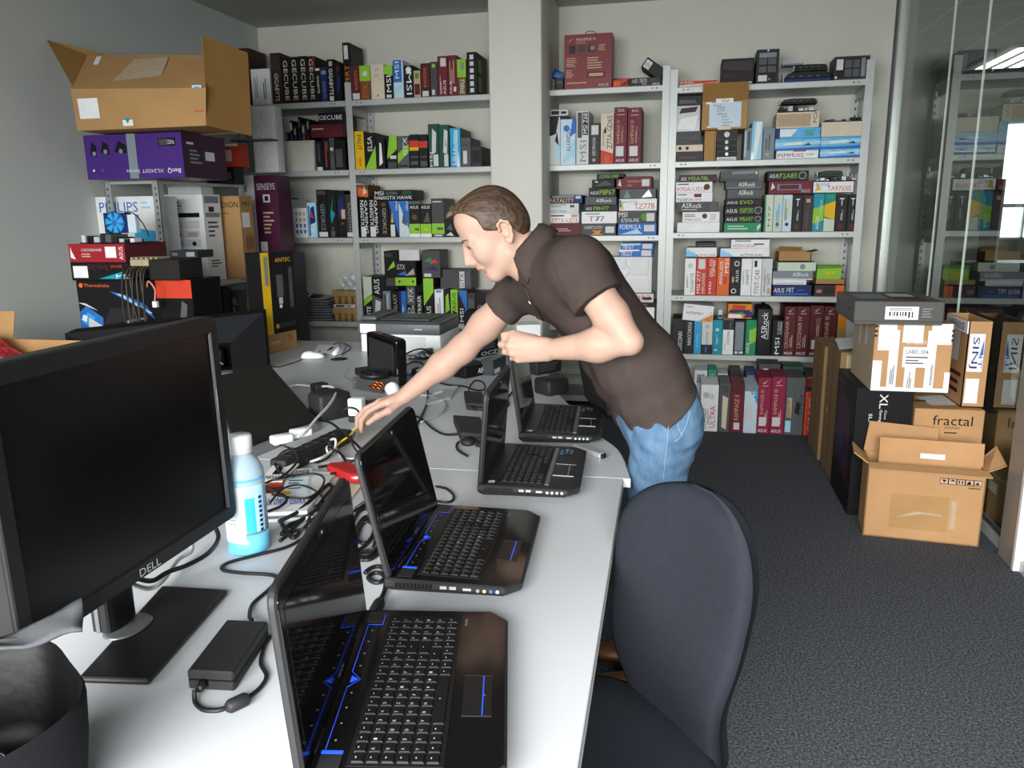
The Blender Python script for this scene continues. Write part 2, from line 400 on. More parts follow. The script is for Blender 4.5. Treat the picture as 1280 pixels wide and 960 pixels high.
XAB = P(436, 200, Y=YS).x; XCD = P(834.5, 220, Y=YS).x; XDR = P(1090, 75, Y=YS).x+.02
zAB = [P(443, 125.2, Y=YS).z, P(445, 212, Y=YS).z, P(450.5, 297, Y=YS).z, P(450.5, 402.5, Y=YS).z, .34, .09]
zC = [P(690, 112.3, Y=YS).z, P(690, 206.5, Y=YS).z, P(725, 294.5, Y=YS).z, P(815, 408, Y=YS).z, .30, .09]
zD = [P(850, 108.8, Y=YS).z, P(850, 202, Y=YS).z, P(842.5, 290.8, Y=YS).z, P(838.8, 369, Y=YS).z, P(842.5, 442, Y=YS).z]
rack(XL+.02, XAB-.002, zAB, P(436, 103, Y=YS).z, 'grey steel shelving rack standing in the corner by the left wall', (1, 0))
rack(XAB, PX0+.10, zAB, P(436, 103, Y=YS).z, 'grey steel shelving rack on the left of the white pillar', (1, 1))
rack(PX0+.12, XCD-.001, zC, P(833, 82, Y=YS).z, 'grey steel shelving rack right of the pillar, behind the bending person', (1, 1))
rack(XCD+.001, XDR, zD, P(843, 87, Y=YS).z, 'grey steel shelving rack closest to the glass partition', (1, 1))

# ------------------------------------------------------------------ boxes on the shelves
def carton(name, x0, x1, y0, y1, z0, z1, key, deco, label, cat, group=None, rz=0.0, tilt=0.0, side=None, extra=None):
    "a printed carton; front face carries the printing; a fine flap seam runs round the lid"
    w, d, h = x1-x0, y1-y0, z1-z0
    b = MB(); m = ink(key)
    b.box((0, 0, 0), (w, d, h), m, bev=.0016)
    if d > .04 and w > .02:       # tuck flap line on the top and side
        dk = ink('K') if key not in ('k', 'K', 'a', 'd', 'D', 'x') else ink('G')
        b.box((w*.04, d*.94, h-.0002), (w*.96, d*.945, h+.0004), dk)
    if deco: b.deco(deco, (0, 0, 0), (w, 0, 0), (0, 0, h))
    if side: b.deco(side, (w, 0, 0), (0, d, 0), (0, 0, h)); b.deco(side, (0, d, 0), (0, -d, 0), (0, 0, h))
    o = b.build(name, None, label, cat, group)
    o.location = (x0, y0, z0); o.rotation_euler = (0, tilt, rz)
    if tilt > 0: o.location.z += w*math.sin(tilt)
    return o
def row(name, cat, group, shelf, zs, entries, y=5.842, depth=.26):
    "things standing along one shelf from left to right; x and top are read from the photo at the depth of the row"
    px = None; n = 0
    for e in entries:
        x0, x1, yt, key, look = e[:5]; deco = e[5] if len(e) > 5 else ''
        kw = e[6] if len(e) > 6 else {}
        Y = y+kw.get('dy', 0)
        ym = yt+20
        a = P(x0, ym, Y=Y).x; c = P(x1, ym, Y=Y).x; zt = P((x0+x1)/2, yt, Y=Y).z
        if px is not None and a < px+.0015 and not kw.get('dy'): a = px+.0015
        if c-a < .012: c = a+.012
        if not kw.get('dy'): px = c
        z0 = zs+.0008 if 'z0' not in kw else P((x0+x1)/2, kw['z0'], Y=Y).z
        lab = '%s, %s along %s' % (look, ORD[n], shelf) if 'label' not in kw else kw['label']
        n += 1
        carton(kw.get('name', name), a, c, Y, Y+kw.get('d', depth), z0, zt, key, deco, lab, kw.get('cat', cat), group, side=kw.get('side'))
def stack(name, cat, group, where, zs, entries, y=5.842, depth=.26):
    "things piled from bottom to top; each rests on the one below"
    z = zs+.0008; N = len(entries)
    for i, e in enumerate(entries):
        x0, x1, yt, key, look = e[:5]; deco = e[5] if len(e) > 5 else ''; kw = e[6] if len(e) > 6 else {}
        Y = y+kw.get('dy', 0)
        a = P(x0, yt+5, Y=Y).x; c = P(x1, yt+5, Y=Y).x; zt = max(P((x0+x1)/2, yt, Y=Y).z, z+.01)
        pos = 'lowest' if i == 0 else ('topmost' if i == N-1 else ORD[i]+' up')
        lab = '%s, %s of %s' % (look, pos, where) if 'label' not in kw else kw['label']
        carton(kw.get('name', name), a, c, Y, Y+kw.get('d', depth), z, zt, key, deco, lab, kw.get('cat', cat), group, side=kw.get('side'))
        z = zt+.0008
    return z
GB = 'graphics_card_box'; MBX = 'motherboard_box'; BX = 'box'
# --- corner rack and the rack left of the pillar: boxed graphics cards
zA1, zA2, zA3, zA4 = zAB[:4]
gec = 'T .3 .06 .78 .94 h 2 GECUBE|R .86 .02 .97 .2 x'
row(GB, BX, 'graphics card boxes on the top shelf of the corner rack', 'the top shelf of the corner rack', zA1, [
 (299, 312, 60, 'x', 'dark red box half behind the open carton flap', 'R .2 .5 .8 .9 k'),
 (313, 338, 86, 'w', 'white box with small blue print', 'L .15 .2 .35 .9 u 3 v|L .6 .15 .8 .9 G 2 v'),
 (338.3, 351, 66, 'x', 'black and rust box with upright grey letters', 'T .3 .05 .7 .6 W 2 GIGABYTE|R .1 .65 .9 .95 d'),
 (351, 362, 72, 'k', 'black box with large cream letters', gec), (362, 373, 71, 'k', 'black box with large cream letters', gec),
 (373, 384, 70, 'k', 'black box with large cream letters', gec), (384, 393.5, 70, 'k', 'black box with large cream letters, red edge', gec+'|R .9 .7 1 .98 O'),
 (394, 401, 84, 'k', 'slim black box with white upright name', 'T .3 .25 .7 .75 w 2 GIGABYTE|R .1 .9 .9 .97 W'),
 (401, 409, 84, 'B', 'slim dark blue box', 'T .25 .1 .7 .6 u 2 GIGABYTE|R .1 .8 .9 .9 u'),
 (409, 418, 74, 'k', 'black box with pale logo and upright letters', 'R .3 .84 .75 .95 q|T .25 .15 .75 .78 w 2 GIGABYTE|R .2 .02 .75 .12 W'),
 (418, 426.5, 78, 'a', 'black box with faint blue figure', 'P B .2 .2 .6 .3 .8 .6 .4 .7|R .3 .75 .7 .9 R'),
])
msiv = 'T .25 .3 .8 .92 w %d MSI|C .5 .14 .25 W'
row(GB, BX, 'graphics card boxes on the top shelf left of the pillar', 'the top shelf left of the pillar', zA1, [
 (428.5, 437, 53, 'k', 'tall black box with orange upright letters', 'T .25 .1 .8 .62 j 1 EXPERT|R .2 .72 .8 .95 W', {'side': 'R .1 .1 .9 .9 d|R .3 .3 .7 .5 R', 'dy': .055, 'd': .26}),
 (437, 449.5, 82, 'R', 'dark red box with white label', 'R .25 .02 .95 .2 W|R .1 .3 .4 .9 d|T .5 .3 .8 .85 o 1 RADEON'),
 (449.8, 463, 82, 'N', 'box with bright lime top half', 'R 0 .55 1 1 l|C .5 .77 .22 W|T .25 .05 .75 .5 o 1 ZOTAC'),
 (463.5, 480, 80, 'h', 'plain pale grey box', 'T .3 .8 .7 .88 u 0 3D|T .3 .65 .6 .7 G 0 HD|C .5 .1 .08 u'),
 (480.5, 491, 82, 'k', 'black box with lime top and white name', 'P l 0 .75 1 .7 1 1 0 1|'+'T .25 .2 .8 .7 w 1 MSI|R .2 .03 .8 .12 W'),
 (491.5, 504, 75, 'z', 'white box with blue upper half', 'P b 0 .42 .85 .42 .85 1 0 1|T .2 .52 .6 .96 w 1 MSI|P C 0 .1 1 .3 1 .4 0 .25', {'side': 'R .1 .1 .9 .9 G'}),
 (505, 517, 82, 'k', 'black box with very large white name', 'T .25 .1 .8 .8 w 2 MSI|C .5 .87 .28 w', {'side': 'R .1 .1 .9 .9 d'}),
 (517.5, 525.5, 88, 'q', 'small pinkish box', 'R .1 .1 .9 .5 R|R .2 .7 .8 .9 L'),
 (526, 537.5, 79, 'x', 'black and rust red box with upright letters', 'R .15 .25 .95 .95 R|T .3 .3 .6 .85 o 1 RADEON|R .15 .02 .8 .18 W'),
 (538, 546.5, 77, 'D', 'slim grey box with lime ring', 'C .5 .88 .25 l|R .2 .05 .6 .2 W'),
 (547, 559.5, 70, 'm', 'maroon box with square white label on top', 'R .3 .74 .85 .95 W|L .2 .05 .4 .6 W 2 v|T .55 .04 .8 .4 w 1 ASUS'),
 (560, 571, 69, 'm', 'maroon box with fine white lines', 'L .15 .3 .75 .9 q 3 v|T .15 .04 .4 .35 w 1 ASUS|R .6 .1 .9 .22 W'),
 (571.5, 582.5, 74, 'N', 'box with lime upper half', 'R 0 .5 1 1 l|R .45 .7 .8 .9 u|T .3 .05 .8 .45 w 1 SPARKLE', {'side': 'R .1 .1 .9 .9 d'}),
 (583.5, 596, 65, 'k', 'black box with a column of white squares', '|'.join('R .3 %.2f .68 %.2f W' % (.06+.155*i, .16+.155*i) for i in range(6)), {'side': 'R .1 .55 .45 .85 L|R .1 .1 .45 .45 L'}),
], depth=.3)
# second shelf, corner rack: a plastic bin of cards, a box lying on standing boxes
row(GB, BX, 'graphics card boxes on the second shelf of the corner rack', 'the second shelf of the corner rack', zA2, [
 (395, 403.5, 176, 'k', 'black box with a white foot', 'R .1 0 .9 .12 W|R .3 .3 .6 .9 D'), (404, 411.5, 173, 'k', 'black box with a thin red stripe', 'R .4 .1 .55 .9 O|R .6 .6 .9 .9 D'),
 (412, 418, 172, 'D', 'slim grey-black box', 'R .2 .1 .8 .4 G|R .2 .6 .8 .7 W'), (418.5, 432, 175, 'a', 'black box with grey panel', 'R .1 .1 .7 .7 D'),
])
zz = stack(GB, BX, 'graphics card boxes lying on the second shelf of the corner rack', 'the pair lying on the corner rack\'s standing boxes', P(410, 171.8, Y=5.842).z, [
 (388, 428.5, 155, 'R', 'flat maroon box', 'R .5 .1 .98 .3 m|R .05 .6 .4 .7 q', {'dy': .005}),
 (398, 428.5, 140.5, 'k', 'flat black box with white letters', 'T .03 .35 .97 .75 w 0 GECUBE', {'dy': -.003}),
])
row(GB, BX, 'graphics card boxes on the second shelf left of the pillar', 'the second shelf left of the pillar', zA2, [
 (443.5, 455, 164, 'y', 'yellow box with black upright name', 'T .3 .5 .75 .9 k 2 PALIT|L .35 .08 .7 .4 O 3 v', {'side': 'R 0 0 1 1 k'}),
 (455.5, 469.5, 166, 'k', 'black box with lime wedge and white name', 'P l 0 0 1 0 1 .65|T .3 .5 .7 .9 w 1 ELSA', {'side': 'R .1 .1 .5 .9 D'}),
 (470.5, 481.5, 174, 'a', 'black box with white figure', 'P w .3 .1 .7 .2 .6 .85 .4 .9'),
 (483.5, 496.5, 170, 'k', 'black box with lime sash', 'P l 0 .3 1 .6 1 1 .3 1|R .1 .02 .9 .2 D|R .3 .3 .9 .4 W'),
 (497, 511, 170, 'G', 'grey-green box with sash and white upright name', 'P l 0 .15 1 .5 1 .75 0 .45|T .5 .4 .85 .95 w 1 GTX|R .1 .05 .9 .1 k'),
 (512, 523.5, 168, 'k', 'black box with orange and yellow band', 'R 0 .6 1 .82 O|R 0 .52 1 .62 y|R .1 .1 .9 .2 G|R .1 .3 .9 .36 D'),
 (524, 534.5, 168, 'k', 'black box with an orange band', 'R 0 .6 1 .8 O|R .1 .05 .9 .2 G|R .1 .3 .9 .36 D'),
 (535.5, 548, 155, 'E', 'tall green box with photo and white upright name', 'P W .3 .3 .7 .35 .8 .8 .4 .9|T .1 .02 .35 .35 w 1 MSI|R .45 .03 .95 .3 W', {'side': 'R 0 0 1 1 E'}),
 (548.5, 561, 156, 'E', 'tall green box with bright figure', 'P W .4 .35 .8 .3 .9 .85 .55 .9|P q .5 .5 .8 .5 .7 .7|R .5 .02 .9 .3 W', {'side': 'R 0 0 1 1 E'}),
 (562.5, 575.5, 160, 'c', 'shiny sky blue box', 'P C .2 .05 .7 .05 .8 .95 .4 .95|P w .6 0 .9 0 .8 .4|T .2 .1 .45 .6 b 1 HIS', {'side': 'R 0 0 1 1 G'}),
 (576.5, 588.5, 172, 'G', 'matt grey box with white label', 'R .2 .1 .6 .55 W|R .1 .7 .9 .8 D'),
 (589.5, 602, 183, 'd', 'low dark box', 'R .1 .2 .9 .8 k'),
], depth=.3)
# third shelf
row(GB, BX, 'graphics card boxes on the third shelf of the corner rack', 'the third shelf of the corner rack', zA3, [
 (348, 355.5, 247, 'k', 'slim black box with white foot', 'R .1 .05 .9 .25 W'), (356, 366.5, 249, 'W', 'pale box with faded red upright print', 'L .35 .05 .7 .95 q 3 v'),
 (367, 384, 260, 'w', 'white box with rows of small blue marks', '|'.join('R %.2f %.2f %.2f %.2f %s' % (.15+.3*i, .15+.2*j, .3+.3*i, .27+.2*j, 'b' if j < 2 else 'i') for i in range(3) for j in range(4))),
 (384.5, 395.5, 253, 'C', 'light blue and red swirl box', 'P B .2 .35 .9 .45 .8 .9 .4 .85|P O .3 .6 .7 .55 .5 .75|T .25 .05 .7 .4 w 1 FORCE|R .1 .05 .3 .9 b'),
 (396, 408.5, 237, 'k', 'tall black box with grey upright letters', 'T .35 .15 .75 .7 u 2 GEFORCE|R .1 .02 .95 .12 W|R .1 .9 .9 .97 D'),
 (409, 420.5, 238, 'k', 'tall black box with teal lightning figure', 'P t .4 .3 .8 .5 .5 .6 .7 .9 .3 .5|R .3 .02 .7 .15 G|C .5 .2 .15 N'),
 (421, 431.5, 238, 'k', 'tall black box with blue and tan picture', 'P B .1 .4 .9 .5 .7 .9 .2 .8|R .5 .4 .95 .6 q|C .6 .3 .15 N'),
 (432, 440.5, 243, 'd', 'dark box with grey upright letters next to the post', 'T .35 .15 .75 .8 u 2 RADEON|R .1 .02 .9 .12 W'),
])
gtx = 'R .1 .02 .65 .28 W|T .12 .3 .5 .95 w 2 N560GTX|T .6 .1 .92 .95 w 2 GAMING'
row(GB, BX, 'graphics card boxes on the third shelf left of the pillar', 'the third shelf left of the pillar', zA3, [
 (449.5, 460.5, 248, 'k', 'black box with paired white upright lettering', gtx), (461, 473, 248, 'k', 'black box with paired white upright lettering', gtx),
 (473.5, 485.5, 251, 'k', 'black box with gold upright lettering', 'T .4 .1 .75 .8 i 2 GEFORCE|C .55 .9 .2 N'),
 (486, 498, 251, 'k', 'box with blue wedge and white label', 'P b 0 1 1 .05 1 1|R .15 .02 .6 .35 W|T .75 .75 .95 .97 w 2 MSI|P q .2 .4 .5 .4 .35 .75'),
 (498.5, 511, 251, 'z', 'box with blue wedge and silver figure', 'P b 0 1 1 .2 1 1|R .2 .02 .7 .35 W|T .75 .75 .95 .97 w 2 MSI|P G .3 .4 .8 .3 .5 .75'),
 (511.5, 525, 255, 'k', 'black box with lime foot and white name', 'R 0 .1 1 .4 l|R 0 0 1 .1 w|T .1 .86 .9 .95 w 0 ASUS|C .5 .6 .25 N|R .5 .2 .9 .27 G'),
 (525.5, 539, 255, 'k', 'black box with lime foot and grey swirl', 'R 0 .1 1 .4 l|R 0 0 1 .1 w|T .1 .86 .9 .95 w 0 ASUS|P G .3 .45 .9 .45 .7 .8|R .4 .2 .7 .27 y'),
 (539.5, 555, 248, 'D', 'taller charcoal box with lime foot', 'R 0 .08 1 .35 l|R .1 .9 .8 .93 W|R .2 .02 .8 .06 W|R .4 .18 .9 .25 G', {'side': 'R 0 0 1 1 D'}),
 (556, 569, 276, 'k', 'low black box with silver scraps of print', 'P W .1 .1 .9 .05 .6 .3|P G .2 .5 .8 .4 .6 .8'),
], depth=.28)
carton(GB, P(467, 245, Y=5.83).x, P(516, 245, Y=5.83).x, 5.835, 6.09, P(490, 251, Y=5.84).z+.004, P(490, 237.5, Y=5.83).z, 'k',
       'T .03 .5 .25 .9 w 0 MSI|T .3 .55 .6 .85 u 0 LIGHTNING|T .02 .08 .98 .42 w 0 N460GTX HAWK|P E .7 .5 .98 .55 .95 .95 .75 .9', 'flat black box with white model lettering lying across the standing boxes left of pillar', BX)
carton(GB, P(450, 250, Y=5.96).x, P(466, 250, Y=5.96).x, 5.87, 6.13, P(458, 246.8, Y=5.88).z, P(458, 231, Y=5.87).z, 'N', 'P o 0 .2 1 0 1 .6 0 .9|P W .6 .2 .9 .4 .7 .9', 'rust brown box on top of the black boxes next to the rack post', BX)
# fourth shelf
g4 = 'graphics card boxes on the fourth shelf left of the pillar'
row(GB, BX, g4, 'the fourth shelf left of the pillar', zA4, [
 (454.5, 465, 346, 'k', 'black box with pale green top', 'P v 0 .5 1 .62 1 1 0 1|T .3 .05 .8 .35 w 1 ELITE|P l 0 .35 1 .5 1 .6 0 .5', {'side': 'R 0 0 1 1 v'}),
 (465.5, 478, 346, 'G', 'grey box with black slanted top and white name', 'P k 0 .6 1 .5 1 1 0 1|T .2 .62 .75 .95 w 1 ASUS|P W .1 .05 .6 .05 .8 .45 .3 .5'),
 (479.5, 488.5, 364, 'u', 'slim silver-grey box', 'R .1 .1 .4 .9 D|R .5 .1 .7 .9 s'),
 (489, 498.5, 364, 'k', 'black box with gold upright letters', 'T .3 .25 .8 .9 i 1 GALAXY|P i .3 .05 .7 .1 .5 .3'),
 (499, 508, 364, 'b', 'blue box with dark edge', 'R 0 0 .35 1 B|P k .4 0 1 0 1 .2|P C .4 .3 .7 .4 .5 .6'),
 (508.5, 519, 358, 'G', 'grey over black box with white letters', 'R 0 0 1 .5 k|T .2 .55 .8 .95 W 1 XFX|T .1 .05 .45 .42 w 1 HD|T .55 .05 .9 .48 w 1 RADEON'),
 (519.5, 529, 368, 'k', 'low black box with white upright title', 'T .3 .2 .75 .95 w 1 STRIKER|R .2 .02 .8 .12 W'),
 (529.5, 542, 348, 'k', 'tall black box with big lime panel', 'P l 0 .38 1 .7 1 1 0 1|T .25 .05 .7 .38 w 1 ASUS|R .3 .02 .9 .05 W', {'side': 'P l .2 .3 1 .6 1 .75 .2 .45'}),
 (543.5, 554.5, 362, 'w', 'white box with blue foot and small print', 'R .1 .02 .9 .1 b|L .3 .15 .7 .9 u 2 v|R .2 .92 .8 .97 b'),
 (555, 563, 362, 'k', 'black box with lime streaks', 'P l .2 .3 .9 .4 .7 .9 .3 .8|P w .3 .05 .8 .05 .6 .3'),
 (563.5, 572, 362, 'l', 'lime box with black letters', 'P k 0 0 1 0 1 .3 .3 .4|T .25 .4 .75 .9 k 1 ASUS|P w .3 .05 .7 .08 .5 .25'),
 (572.5, 584, 363, 'k', 'black box with blue wedge', 'P b 0 1 1 .3 1 1|T .2 .05 .6 .45 w 1 MSI|R .7 .05 .9 .4 G'),
 (584.5, 594.5, 366, 'd', 'dark box with blurred photo', 'R .1 .5 .8 .8 G|R .3 .05 .9 .2 W|R .2 .85 .9 .92 R'),
 (595, 611, 366, 'k', 'black box with pale ring', 'C .35 .5 .25 u|C .35 .5 .18 k|R .5 .1 .9 .15 D'),
], depth=.26)
carton(GB, P(481.5, 330, Y=5.93).x, P(498.5, 330, Y=5.93).x, 5.91, 6.13, P(490, 363.5, Y=5.84).z+.003, P(490, 314, Y=5.91).z, 'k', 'P l .2 .5 .8 .6 .7 .75|R .1 .1 .9 .3 D|L .1 .85 .8 .95 G 2', 'upright black box with lime flash standing on the fourth-shelf row left of pillar', BX)
carton(GB, P(494, 340, Y=5.845).x, P(520, 340, Y=5.845).x, 5.84, 6.03, P(506, 357.4, Y=5.842).z+.002, P(507, 326, Y=5.84).z, 'k', 'R 0 0 1 .33 l|C .2 .17 .05 k|C .85 .17 .05 k|P b .1 .45 .6 .4 .5 .6|P i .5 .4 .95 .45 .9 .7|T .1 .65 .5 .85 v 0 GTX', 'black box with broad lime base perched on the fourth-shelf row left of pillar', BX)
carton('card_tray', P(500, 320, Y=5.89).x, P(525, 320, Y=5.89).x, 5.87, 5.9, P(510, 326, Y=5.87).z+.002, P(512, 312, Y=5.87).z, 'W', '', 'white card inner sleeve sticking up behind the black lime-based box', 'packaging')
carton(GB, P(528.5, 330, Y=5.93).x, P(551, 330, Y=5.93).x, 5.91, 6.13, P(540, 347, Y=5.91).z, P(540, 313, Y=5.91).z, 'D', 'P e .1 .6 .6 .55 .5 .75|P O .4 .5 .9 .55 .7 .7|P p .1 .3 .9 .25 .7 .45|R .1 .03 .5 .15 W', 'charcoal box with green and red streaks high on the fourth shelf left of pillar', BX)
carton(GB, P(551.5, 350, Y=5.99).x, P(590, 350, Y=5.99).x, 5.97, 6.18, P(570, 361, Y=5.97).z, P(570, 337, Y=5.97).z, 'D', 'R .62 .05 .78 .9 W|R .82 .1 .95 .9 G|T .64 .1 .76 .8 k 1 GTX', 'wide charcoal box with white stripe lying behind the fourth-shelf row left of pillar', BX)
# --- rack right of the pillar
zC1, zC2, zC3, zC4 = zC[:4]
sp = lambda t: 'T .3 .92 .75 .97 W 0 ROG|R .2 .86 .8 .875 q|T .2 .36 .45 .78 q 1 %s|L .55 .36 .7 .74 q 2 v|R .15 .13 .75 .31 W|T .15 .03 .8 .08 w 0 ASUS' % t
row(MBX, BX, 'motherboard boxes on the second shelf right of the pillar', 'the second shelf right of the pillar', zC2, [
 (687.5, 700, 146, 'W', 'silver and black box against the pillar', 'P k 0 .6 .6 .65 .9 1 0 1|P C .5 .2 1 .1 1 .6|P k .5 .5 .9 .4 .7 .7'),
 (700.5, 719.5, 149, 'z', 'pale blue box with dark logo', 'P C 0 0 1 .2 1 .6|T .4 .3 .65 .8 k 2 GIGABYTE|C .4 .8 .2 b|P b .6 .6 1 .7 1 1 .8 1'),
 (720.5, 736, 138.5, 'W', 'silver box with black upright names', 'R .1 .5 .45 .97 D|R .5 .55 .95 .97 K|T .55 .58 .9 .95 w 1 MSI Z68|T .3 .05 .8 .45 u 1 MSI'),
 (736.5, 750, 154, 'd', 'short brown box with white label', 'R .2 .72 .85 .95 W|T .3 .2 .6 .65 W 1 GRYPHON|C .45 .1 .15 q'),
 (751, 767, 141.5, 'h', 'cream box with red foot', 'P O 0 0 1 0 1 .2 0 .28|T .5 .3 .9 .95 k 1 Z77A-GD65|P k .2 .62 .45 .6 .4 .75|T .35 .03 .65 .15 j 1 MSI|L .15 .35 .3 .9 u 2 v'),
 (767.8, 784, 134, 'm', 'maroon box with white label', sp('RAMPAGE IV')), (784.8, 802, 134.5, 'm', 'maroon box with white label', sp('RAMPAGE IV')),
], depth=.28)
carton('chrome_strip', P(688, 140, Y=5.83).x, P(710, 140, Y=5.83).x, 5.83, 6.03, P(694, 145.5, Y=5.842).z+.001, P(698, 137, Y=5.83).z, 's', 'R .05 .2 .5 .8 k|R .6 .3 .9 .7 k', 'flat silver and black box lying on the boxes by the pillar', BX)
stack(MBX, BX, 'motherboard boxes stacked on the third shelf right of the pillar', 'stack beside the pillar, third shelf', zC3, [
 (686.5, 727.5, 279, 'R', 'dark red box', 'L .2 .3 .8 .6 q 2|R .8 .1 .95 .3 m'),
 (686.5, 723.5, 267, 'w', 'white box with red letters', 'T .05 .05 .95 .5 O 0 Z77X-UD3|L .05 .6 .7 .9 k 1|R .75 .6 .95 .9 q'),
 (686.5, 723.5, 254.5, 'W', 'white box with small dark print', 'L .05 .6 .6 .95 u 2|T .05 .1 .6 .35 b 0 ULTRA|R .7 .6 .85 .85 G'),
 (686.5, 728, 244, 'B', 'dark blue box with gold letters', 'T .03 .1 .75 .6 y 0 FATALITY|R .8 .55 .95 .9 C|R .1 .7 .75 .95 u'),
])
stack(MBX, BX, 'motherboard boxes stacked on the third shelf right of the pillar', 'middle stack, third shelf by pillar', zC3, [
 (726.5, 770, 279.5, 'D', 'grey box, orange cross', 'T .1 .55 .6 .8 W 0 SABERTOOTH|P j .3 .05 .45 .05 .6 .45 .5 .45|P j .5 .05 .62 .05 .4 .45 .3 .45|R .7 .2 .95 .75 W'),
 (727, 771, 264.5, 'w', 'white box with red and blue letters', 'T .2 .2 .65 .6 O 0 T77|L .1 .7 .7 .9 u 1|T .42 .2 .65 .6 b 0 77'),
 (729, 772, 256.5, 'k', 'black box with lime letters', 'T .3 .2 .75 .8 l 0 P8H77|T .08 .25 .25 .7 w 0 ASUS'),
 (731.5, 770.5, 246, 'G', 'grey box with white name', 'T .35 .35 .85 .75 w 0 ASRock|R .1 .1 .9 .2 D'),
 (736, 770, 234.5, 'k', 'black box with lime letters', 'T .4 .2 .95 .75 l 0 P8P67|T .05 .25 .36 .6 w 0 ASUS'),
 (740, 768, 224.5, 'a', 'torn black box', 'P D .1 .1 .9 .3 .6 .9|P W .1 .7 .3 .6 .2 .9'),
 (746, 780, 217, 'k', 'small black box with lime mark', 'T .2 .3 .8 .8 l 0 DELUXE|P G .05 .1 .15 .9 .3 .1', {'d': .2}),
])
stack(MBX, BX, 'motherboard boxes stacked on the third shelf right of the pillar', 'stack by the rack post, third shelf', zC3, [
 (772.5, 820.5, 279, 'b', 'blue box with white label', 'R .68 .3 .95 .85 W|T .05 .5 .6 .9 w 0 FORMULA|P C .05 .05 .65 .1 .5 .5'),
 (772, 820.5, 263.5, 'D', 'dark grey box with white names', 'T .03 .5 .25 .9 w 0 MSI|T .1 .05 .55 .4 W 0 B75MA-P45|C .7 .5 .3 L|R .75 .15 .95 .8 W'),
 (774, 821, 248.5, 'w', 'white box with red and yellow letters', 'T .4 .15 .95 .6 O 0 TZ77B|T .5 .15 .65 .6 j 0 Z|P y .02 .1 .12 .1 .1 .9|T .1 .65 .5 .85 u 0 BIOSTAR|R .01 .3 .06 .9 b'),
 (775, 820, 236, 'G', 'smoked grey box', 'P u .1 .1 .3 .1 .2 .9|P s .6 .1 .9 .2 .8 .9'),
 (770.5, 815, 220.5, 'm', 'maroon box with white label', 'P W .05 .3 .15 .2 .1 .8|T .3 .5 .7 .7 q 0 CROSSHAIR IV|T .3 .2 .45 .35 q 0 FORMULA|R .72 .2 .93 .75 W'),
])
stack(MBX, BX, 'packaging stacked on the fourth shelf right of the pillar', 'the stack on the fourth shelf behind the person', zC4, [
 (760, 818, 384, 'w', 'plain white box', 'R .6 .1 .98 .2 u'),
 (766, 820, 378, 'k', 'flat black box', 'R .5 .2 .8 .7 G'),
 (772, 817, 367, 'W', 'white box with red letters', 'T .3 .2 .9 .8 O 0 DDR3|R .7 .3 .95 .6 k'),
])
def foam_tray(x0, x1, y, z0, z1, label, d=.05):
    b = MB(); m = mat('white moulded foam', '#e9ebec', rough=.9, noise=.03, nscale=60, bump=.1, bscale=400)
    b.box((x0, y, z0), (x1, y+d, z1), m, bev=.012, seg=3)
    w, h = x1-x0, z1-z0
    for u0, v0, u1, v1 in ((.06, .1, .4, .55), (.46, .08, .94, .4), (.52, .5, .92, .92), (.1, .65, .42, .93)):
        b.box((x0+w*u0, y-.008, z0+h*v0), (x0+w*u1, y+.004, z0+h*v1), m, bev=.007, seg=3)
    b.tube(smooth_path([(x0+w*(.46+.06*math.sin(t*2)), y-.006, z0+h*(.06+.88*t/6)) for t in range(7)], 4), .007, m, 6)
    return b.build('foam_tray', None, label, 'packaging')
zt = P(790, 366.5, Y=5.83).z
foam_tray(P(757, 345, Y=5.82).x, P(815, 345, Y=5.82).x, 5.83, zt+.001, P(790, 321, Y=5.83).z, 'white moulded foam tray standing on the shelf behind the person', .16)
stack(MBX, BX, 'blue boxes on top of the foam tray', 'the pair on the foam tray', P(790, 321, Y=5.83).z, [
 (774, 816, 312, 'b', 'blue and white box with label', 'R .66 .1 .95 .9 W|P w 0 .7 .6 .8 .6 1 0 1|T .05 .1 .4 .7 w 0 785GT'),
 (776, 817, 304, 'b', 'light blue box with label', 'R .66 .1 .95 .9 W|P C 0 .6 .6 .7 .6 1 0 1|T .05 .1 .4 .7 w 0 785GT'),
], depth=.2)
# top shelf right of the pillar
big = 'T .25 .88 .65 .93 W 0 MAXIMUS VI|T .25 .83 .45 .86 q 0 EXTREME|P q .05 .86 .12 .88 .2 .94 .14 .91|R .1 .65 .23 .8 d|R .29 .67 .44 .8 D|R .5 .67 .64 .8 d|C .59 .74 .05 u|L .72 .68 .9 .8 q 4|L .04 .4 .28 .58 q 5|L .04 .2 .24 .36 q 4|L .48 .35 .85 .58 q 5|R .48 .2 .86 .3 R|R .52 .22 .82 .28 q|L .05 .08 .6 .13 q 1|T .72 .03 .93 .08 W 0 ASUS'
a, c = P(705.5, 80, Y=5.85).x, P(765, 80, Y=5.85).x
t = thing('motherboard_carton', 'large dark red motherboard carton with a carrying handle standing on the top shelf', BX, (a, 5.85, zC1+.001))
b = MB(); hh = P(735, 42.5, Y=5.85).z-zC1; b.box((0, 0, 0), (c-a, .16, hh), mat('dark red carton', '#7c2328', rough=.45, noise=.08, nscale=8), bev=.002)
b.deco(big, (0, 0, 0), (c-a, 0, 0), (0, 0, hh)); b.build('carton_body', t)
b = MB(); b.tube(smooth_path([((c-a)*.38, .08, hh-.005), ((c-a)*.42, .08, hh+.025), ((c-a)*.52, .08, hh+.035), ((c-a)*.62, .08, hh+.022), ((c-a)*.66, .08, hh-.005)], 5), .004, mat('smoky plastic handle', '#8a857d', rough=.4), 8); b.build('handle', t)
